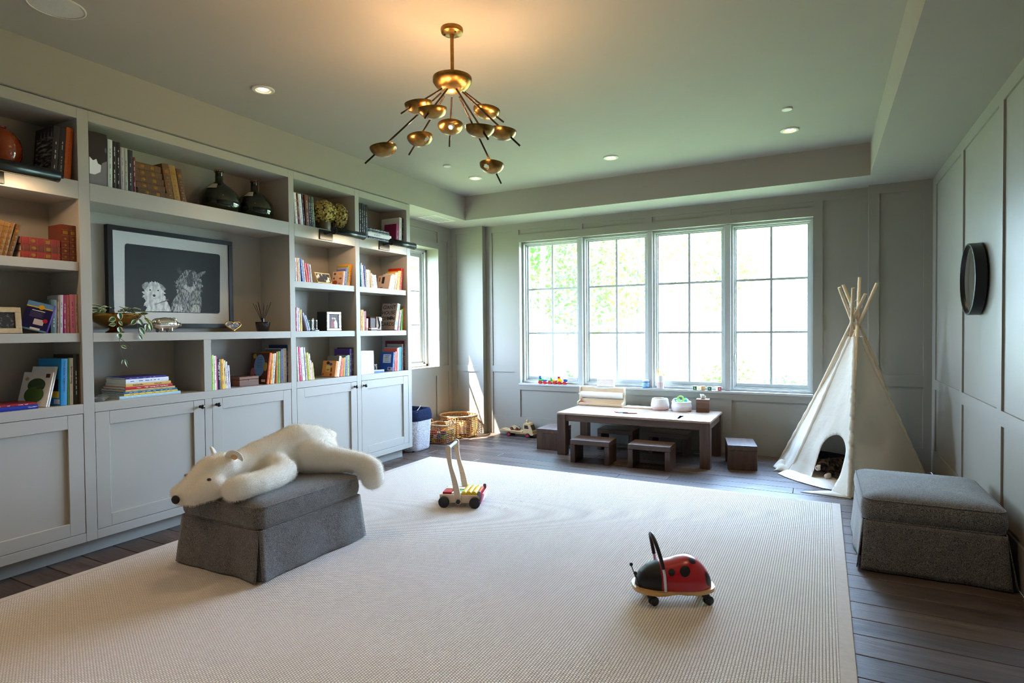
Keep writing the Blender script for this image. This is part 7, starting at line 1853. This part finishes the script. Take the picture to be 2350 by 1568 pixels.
b = MB(); b.box(-0.03, -0.047, 0, 0.03, 0.0, 0.010); b.build('base', I('orn_navy', 34, 48, 70), go, bevel=0.002); b = MB(); b.box(-0.03, 0.0005, 0, 0.03, 0.047, 0.010); b.build('base', I('orn_pale', 190, 214, 230), go, bevel=0.002)
b = MB(); b.cyl((0, 0, 0.010), (0, 0, 0.106), 0.0055, n=14); b.sphere((0, 0, 0.108), 0.008, 10, 7); b.build('stem', P('chrome', (0.75, 0.72, 0.68), 0.06, metal=1), go)
for s_ in (-1, 1):
    b = MB(); b.cyl((0, s_*0.027, 0.024), (0, s_*0.027, 0.092), 0.019, n=20); b.build('glass_tube', glass_thin('ornament_glass', (0.86, 0.9, 0.9), 0.12), go)
    b = MB(); b.cyl((0, s_*0.027, 0.092), (0, s_*0.027, 0.0985), 0.0205, n=20); b.cyl((0, s_*0.027, 0.016), (0, s_*0.027, 0.024), 0.0205, n=20); stuff(b.build('chrome_cap', P('chrome', (0.75, 0.72, 0.68), 0.06, metal=1), go))
# playing card box with big lettering, leather purse, toy boat
cbx = thing('card_box', 'grey-pink box of giant playing cards with large black lettering', 'card box', (-4.08, 5.036, 1.4006), 0, rot=(-rad(12), 0, 0))
CB = P('card_box_face', S(198, 178, 170), 0.5, var=0.05, vscale=6)
cw, chh, ct = 0.205, 0.292, 0.046
b = MB(); b.prism([(-cw, 0), (0, 0), (0, chh), (-cw*0.36, chh), (-cw*0.42, chh-0.014), (-cw*0.52, chh-0.018), (-cw*0.60, chh-0.010), (-cw*0.62, chh), (-cw, chh)], 0, ct)
b.v = [Vector((p.x, -p.z, p.y)) for p in b.v]; b.f = [list(reversed(f)) for f in b.f]; b.build('box', CB, cbx, bevel=0.001)
LK = I('letter_black', 40, 32, 32)
for s_, x, z, sz in (('GIANT', -0.108, 0.245, 0.058), ('HOUSE', -0.108, 0.185, 0.058), ('OF', -0.158, 0.122, 0.058), ('CARDS', -0.108, 0.058, 0.058)):
    txt('title_letters', s_, sz, LK, cbx, (x, -ct-0.0006, z), (rad(90), 0, 0), sx=1.0)
b = MB()
for i in range(5): b.box(-0.118+0.021*i, -ct-0.0010, 0.106+0.004*(i % 2), -0.118+0.021*i+0.015, -ct, 0.148-0.006*((i+1) % 3))
stuff(b.build('picture_strip', I('strip_dark', 52, 36, 32), cbx))
for i, (c, z0, z1) in enumerate((((150, 200, 110), 0.20, 0.285), ((150, 196, 226), 0.235, 0.27), ((240, 180, 70), 0.11, 0.17), ((120, 170, 220), 0.05, 0.10), ((232, 160, 130), 0.005, 0.045))):
    b = MB(); b.box(0, -ct+0.006+0.004*(i % 2), z0, 0.0006+0.0002*i, -0.006-0.006*(i % 3), z1); b.build('side_print', P('side_print_%d' % i, S(*c), 0.5), cbx)
pu = thing('leather_purse', 'small brown leather purse with metal clasp beside the card box', 'purse', (-4.17, 4.705, 1.4004))
b = MB(); b.prism(cham([(-0.11, 0), (0.075, 0), (0.078, 0.13), (0.06, 0.145), (-0.11, 0.135)], 0.014, 3), -0.075, 0.085); b.v = [Vector((p.x, p.z, p.y)) for p in b.v]; b.build('body', P('brown_leather', S(62, 28, 22), 0.5, bump=0.2, bscale=90), pu, bevel=0.006)
b = MB(); b.box(0.076, 0.005, 0.004, 0.084, 0.085, 0.142); b.build('tan_panel', P('tan_leather', S(164, 140, 122), 0.5, bump=0.3, bscale=60), pu, bevel=0.004)
b = MB(); b.box(0.084, 0.045, 0.10, 0.090, 0.088, 0.132); b.build('clasp', P('silver_frame', (0.72, 0.70, 0.66), 0.14, metal=1.0), pu, bevel=0.003)
b = MB(); b.tube([(0.086, 0.03, 0.14), (0.090, 0.045, 0.09), (0.089, 0.055, 0.05), (0.088, 0.04, 0.02)], 0.006, 6); b.build('strap', P('dark_leather', S(40, 26, 22), 0.5), pu)
bt = thing('toy_boat', 'little red, white and black toy boat in front of the leather purse', 'toy', (-4.068, 4.645, 1.4004))
b = MB(); b.prism([(-0.052, -0.014), (0.035, -0.014), (0.06, 0), (0.035, 0.014), (-0.052, 0.014)], 0, 0.014); b.v = [Vector((p.y, p.x, p.z)) for p in b.v]; b.f = [list(reversed(f)) for f in b.f]; b.build('hull', I('boat_dark', 40, 42, 60), bt, bevel=0.002)
b = MB(); b.prism([(-0.054, -0.015), (0.036, -0.015), (0.062, 0), (0.036, 0.015), (-0.054, 0.015)], 0.0142, 0.024); b.v = [Vector((p.y, p.x, p.z)) for p in b.v]; b.f = [list(reversed(f)) for f in b.f]; b.build('white_band', I('boat_white', 236, 230, 236), bt, bevel=0.001)
b = MB(); b.prism([(-0.056, -0.016), (0.037, -0.016), (0.064, 0), (0.037, 0.016), (-0.056, 0.016)], 0.0242, 0.031); b.v = [Vector((p.y, p.x, p.z)) for p in b.v]; b.f = [list(reversed(f)) for f in b.f]; b.build('red_deck', I('boat_red', 176, 30, 44), bt, bevel=0.001)
CAN = P('can_metal', (0.62, 0.58, 0.54), 0.25, metal=1)
for y, lab in ((4.752, 'small metal canister behind the blue toy, next to the white row'), (4.800, 'small metal canister behind the blue toy, next to the blue book')):
    b = MB(); b.lathe([(0, 0), (0.020, 0), (0.021, 0.002), (0.021, 0.068), (0.022, 0.07), (0.022, 0.084), (0.018, 0.086), (0, 0.086)], n=22); o = b.build('canister', CAN, loc=(-4.19, y, 0.9604), sharp=40); tag(o, lab, 'canister', 'metal canisters on the lowest shelf')
rm = thing('toy_handset', 'white and blue toy handset lying on the lowest shelf', 'toy', (-4.105, 4.745, 0.9604), rad(-10))
b = MB(); b.prism(cham([(-0.075, -0.028), (0.072, -0.024), (0.072, 0.024), (-0.075, 0.028)], 0.012, 3), 0.0, 0.018); b.v = [Vector((p.y, p.x, p.z)) for p in b.v]; b.f = [list(reversed(f)) for f in b.f]; b.build('blue_back', I('handset_blue', 90, 124, 190), rm, bevel=0.004)
b = MB(); b.prism(cham([(-0.074, -0.027), (0.071, -0.023), (0.071, 0.023), (-0.074, 0.027)], 0.012, 3), 0.0182, 0.030); b.v = [Vector((p.y, p.x, p.z)) for p in b.v]; b.f = [list(reversed(f)) for f in b.f]; b.build('white_front', I('handset_white', 214, 226, 242), rm, bevel=0.004)
b = MB(); b.box(-0.016, -0.005, 0.0301, 0.016, 0.045, 0.0315); b.build('screen', I('handset_screen', 34, 40, 60), rm, bevel=0.001)
for i in range(4):
    b = MB(); b.cyl((-0.008+0.016*(i % 2), -0.05+0.02*(i//2), 0.030), (-0.008+0.016*(i % 2), -0.05+0.02*(i//2), 0.033), 0.005, n=10); b.build('button', I('handset_btn', 90, 110, 170), rm)
# ------------------------------------------------------------------ garden outside
GRASS = P('lawn_grass', S(118, 134, 84), 0.9, spec=0.1, var=0.25, vscale=3)
mb = MB(); mb.box(-45, 7.3, -0.5, 45, 70, -0.35); struct(mb.build('lawn', GRASS))
mb = MB(); mb.box(-45, -20, -0.5, -5.0, 7.3, -0.35); struct(mb.build('lawn', GRASS))
BARK = P('bark', S(112, 104, 96), 0.9, spec=0.1, var=0.25, vscale=12, bump=0.6, bscale=30)
def leafy(name, c1):
    m = bpy.data.materials.new(name); m.use_nodes = True; n = m.node_tree; b = n.nodes['Principled BSDF']; o = n.nodes['Material Output']
    b.inputs['Base Color'].default_value = (*c1, 1); b.inputs['Roughness'].default_value = 0.6
    t = n.nodes.new('ShaderNodeBsdfTranslucent'); t.inputs[0].default_value = (c1[0]*1.5, c1[1]*1.4, c1[2]*0.9, 1); mx = n.nodes.new('ShaderNodeMixShader'); mx.inputs[0].default_value = 0.4
    n.links.new(b.outputs[0], mx.inputs[1]); n.links.new(t.outputs[0], mx.inputs[2]); n.links.new(mx.outputs[0], o.inputs['Surface']); return m
LG = [leafy('leaf_a', S(66, 104, 40)), leafy('leaf_b', S(92, 122, 58)), leafy('leaf_c', S(58, 88, 52))]
rg = random.Random(77)
def foliage(parent, blobs, dens, size, m):
    b = MB()
    for (cx, cy, cz, rx, ry, rz) in blobs:
        k = int(dens*(rx*ry+ry*rz+rx*rz))
        for i in range(k):
            z = rg.uniform(-1, 1); a = rg.uniform(0, 2*PI); s_ = math.sqrt(1-z*z); f = rg.uniform(0.35, 1)**0.5
            p = Vector((cx+rx*f*s_*math.cos(a), cy+ry*f*s_*math.sin(a), cz+rz*f*z))
            d = Vector((rg.uniform(-1, 1), rg.uniform(-1, 1), rg.uniform(-1, 0.6))).normalized(); e = d.orthogonal().normalized(); e = Matrix.Rotation(rg.uniform(0, 6.28), 3, d) @ e
            L = size*rg.uniform(0.6, 1.3); w = L*0.32
            b.add([p, p+d*L*0.5+e*w, p+d*L, p+d*L*0.5-e*w], [(0, 1, 2, 3)])
    stuff(b.build('foliage', m, parent))
def tree(label, x, y, h, r, m, dens=150, size=0.14, tr=0.10, low=0.32):
    t = thing('tree', label, 'tree', (x, y, -0.35), rg.uniform(0, 6), 'garden trees beyond the windows')
    b = MB(); b.tube([(0, 0, 0), (0.05, 0.02, h*0.25), (-0.05, 0.04, h*0.5), (0.03, 0, h*0.8)], [tr, tr*0.85, tr*0.6, tr*0.25], 10); b.build('trunk', BARK, t)
    for i in range(7):
        a = i*0.9+rg.uniform(-.3, .3); z0 = h*rg.uniform(0.25, 0.6); L = r*rg.uniform(0.6, 1.0)
        b = MB(); b.tube([(0, 0, z0), (L*0.5*math.cos(a), L*0.5*math.sin(a), z0+h*0.08), (L*math.cos(a), L*math.sin(a), z0+h*0.13)], [tr*0.4, tr*0.25, tr*0.1], 6); b.build('branch', BARK, t)
    bl = []
    for i in range(12):
        a = rg.uniform(0, 2*PI); q = rg.uniform(0.2, 0.85)*r; z = h*rg.uniform(low, 0.95); bl.append((q*math.cos(a), q*math.sin(a), z, r*0.42, r*0.42, h*0.13))
    foliage(t, bl, dens, size, m)
tree('leafy garden tree with pale trunk outside the first window', -5.15, 11.0, 6.5, 1.9, LG[0], 170, 0.12, 0.09)
tree('taller leafy tree standing behind the pale-trunked one', -7.6, 13.5, 8.0, 2.6, LG[1], 120, 0.16, 0.14)
tree('leafy tree outside the second window', -4.3, 15.5, 7.0, 1.9, LG[1], 110, 0.15, 0.11)
tree('tree at the far left of the garden', -13.0, 12.0, 8.5, 2.6, LG[2], 90, 0.18, 0.15)
tree('distant tree at the back of the garden behind the second window', -9.5, 21.0, 10.0, 3.2, LG[0], 60, 0.24, 0.18)
tree('sparse distant tree behind the third window', -4.2, 27.5, 7.0, 2.0, LG[1], 45, 0.24, 0.14)
tree('leafy tree outside the side window', -9.5, 8.4, 7.0, 2.2, LG[0], 110, 0.15, 0.12)
for x, y, r, h, m, lab in ((-5.9, 10.2, 0.75, 0.95, 2, 'low dark shrub beside the pale trunk, under the first window'), (-4.5, 10.4, 0.70, 0.9, 2, 'low shrub right of the pale trunk'), (-3.35, 10.8, 0.6, 0.75, 0, 'low shrub under the second window'), (-2.55, 11.3, 0.5, 0.6, 1, 'pale low shrub at the right of the second window'), (-1.75, 12.4, 0.55, 1.1, 0, 'upright shrub at the left of the third window'), (-0.75, 14.2, 0.6, 0.7, 2, 'round blue-green shrub on the lawn in the third window'), (-7.0, 10.6, 0.8, 1.0, 0, 'shrub at the far left of the first window')):
    t = thing('garden_shrub', lab, 'shrub', (x, y, -0.35), 0, 'garden shrubs below the windows')
    foliage(t, [(0, 0, h*0.5, r, r, h*0.5), (r*0.4, 0.2, h*0.65, r*0.6, r*0.6, h*0.4), (-r*0.4, -0.1, h*0.45, r*0.6, r*0.6, h*0.42)], 420, 0.075, LG[m])
    b = MB()
    for i in range(5): a = i*1.26; b.tube([(0, 0, 0), (0.25*r*math.cos(a), 0.25*r*math.sin(a), h*0.4), (0.5*r*math.cos(a), 0.5*r*math.sin(a), h*0.75)], 0.012, 5)
    stuff(b.build('stems', BARK, t))
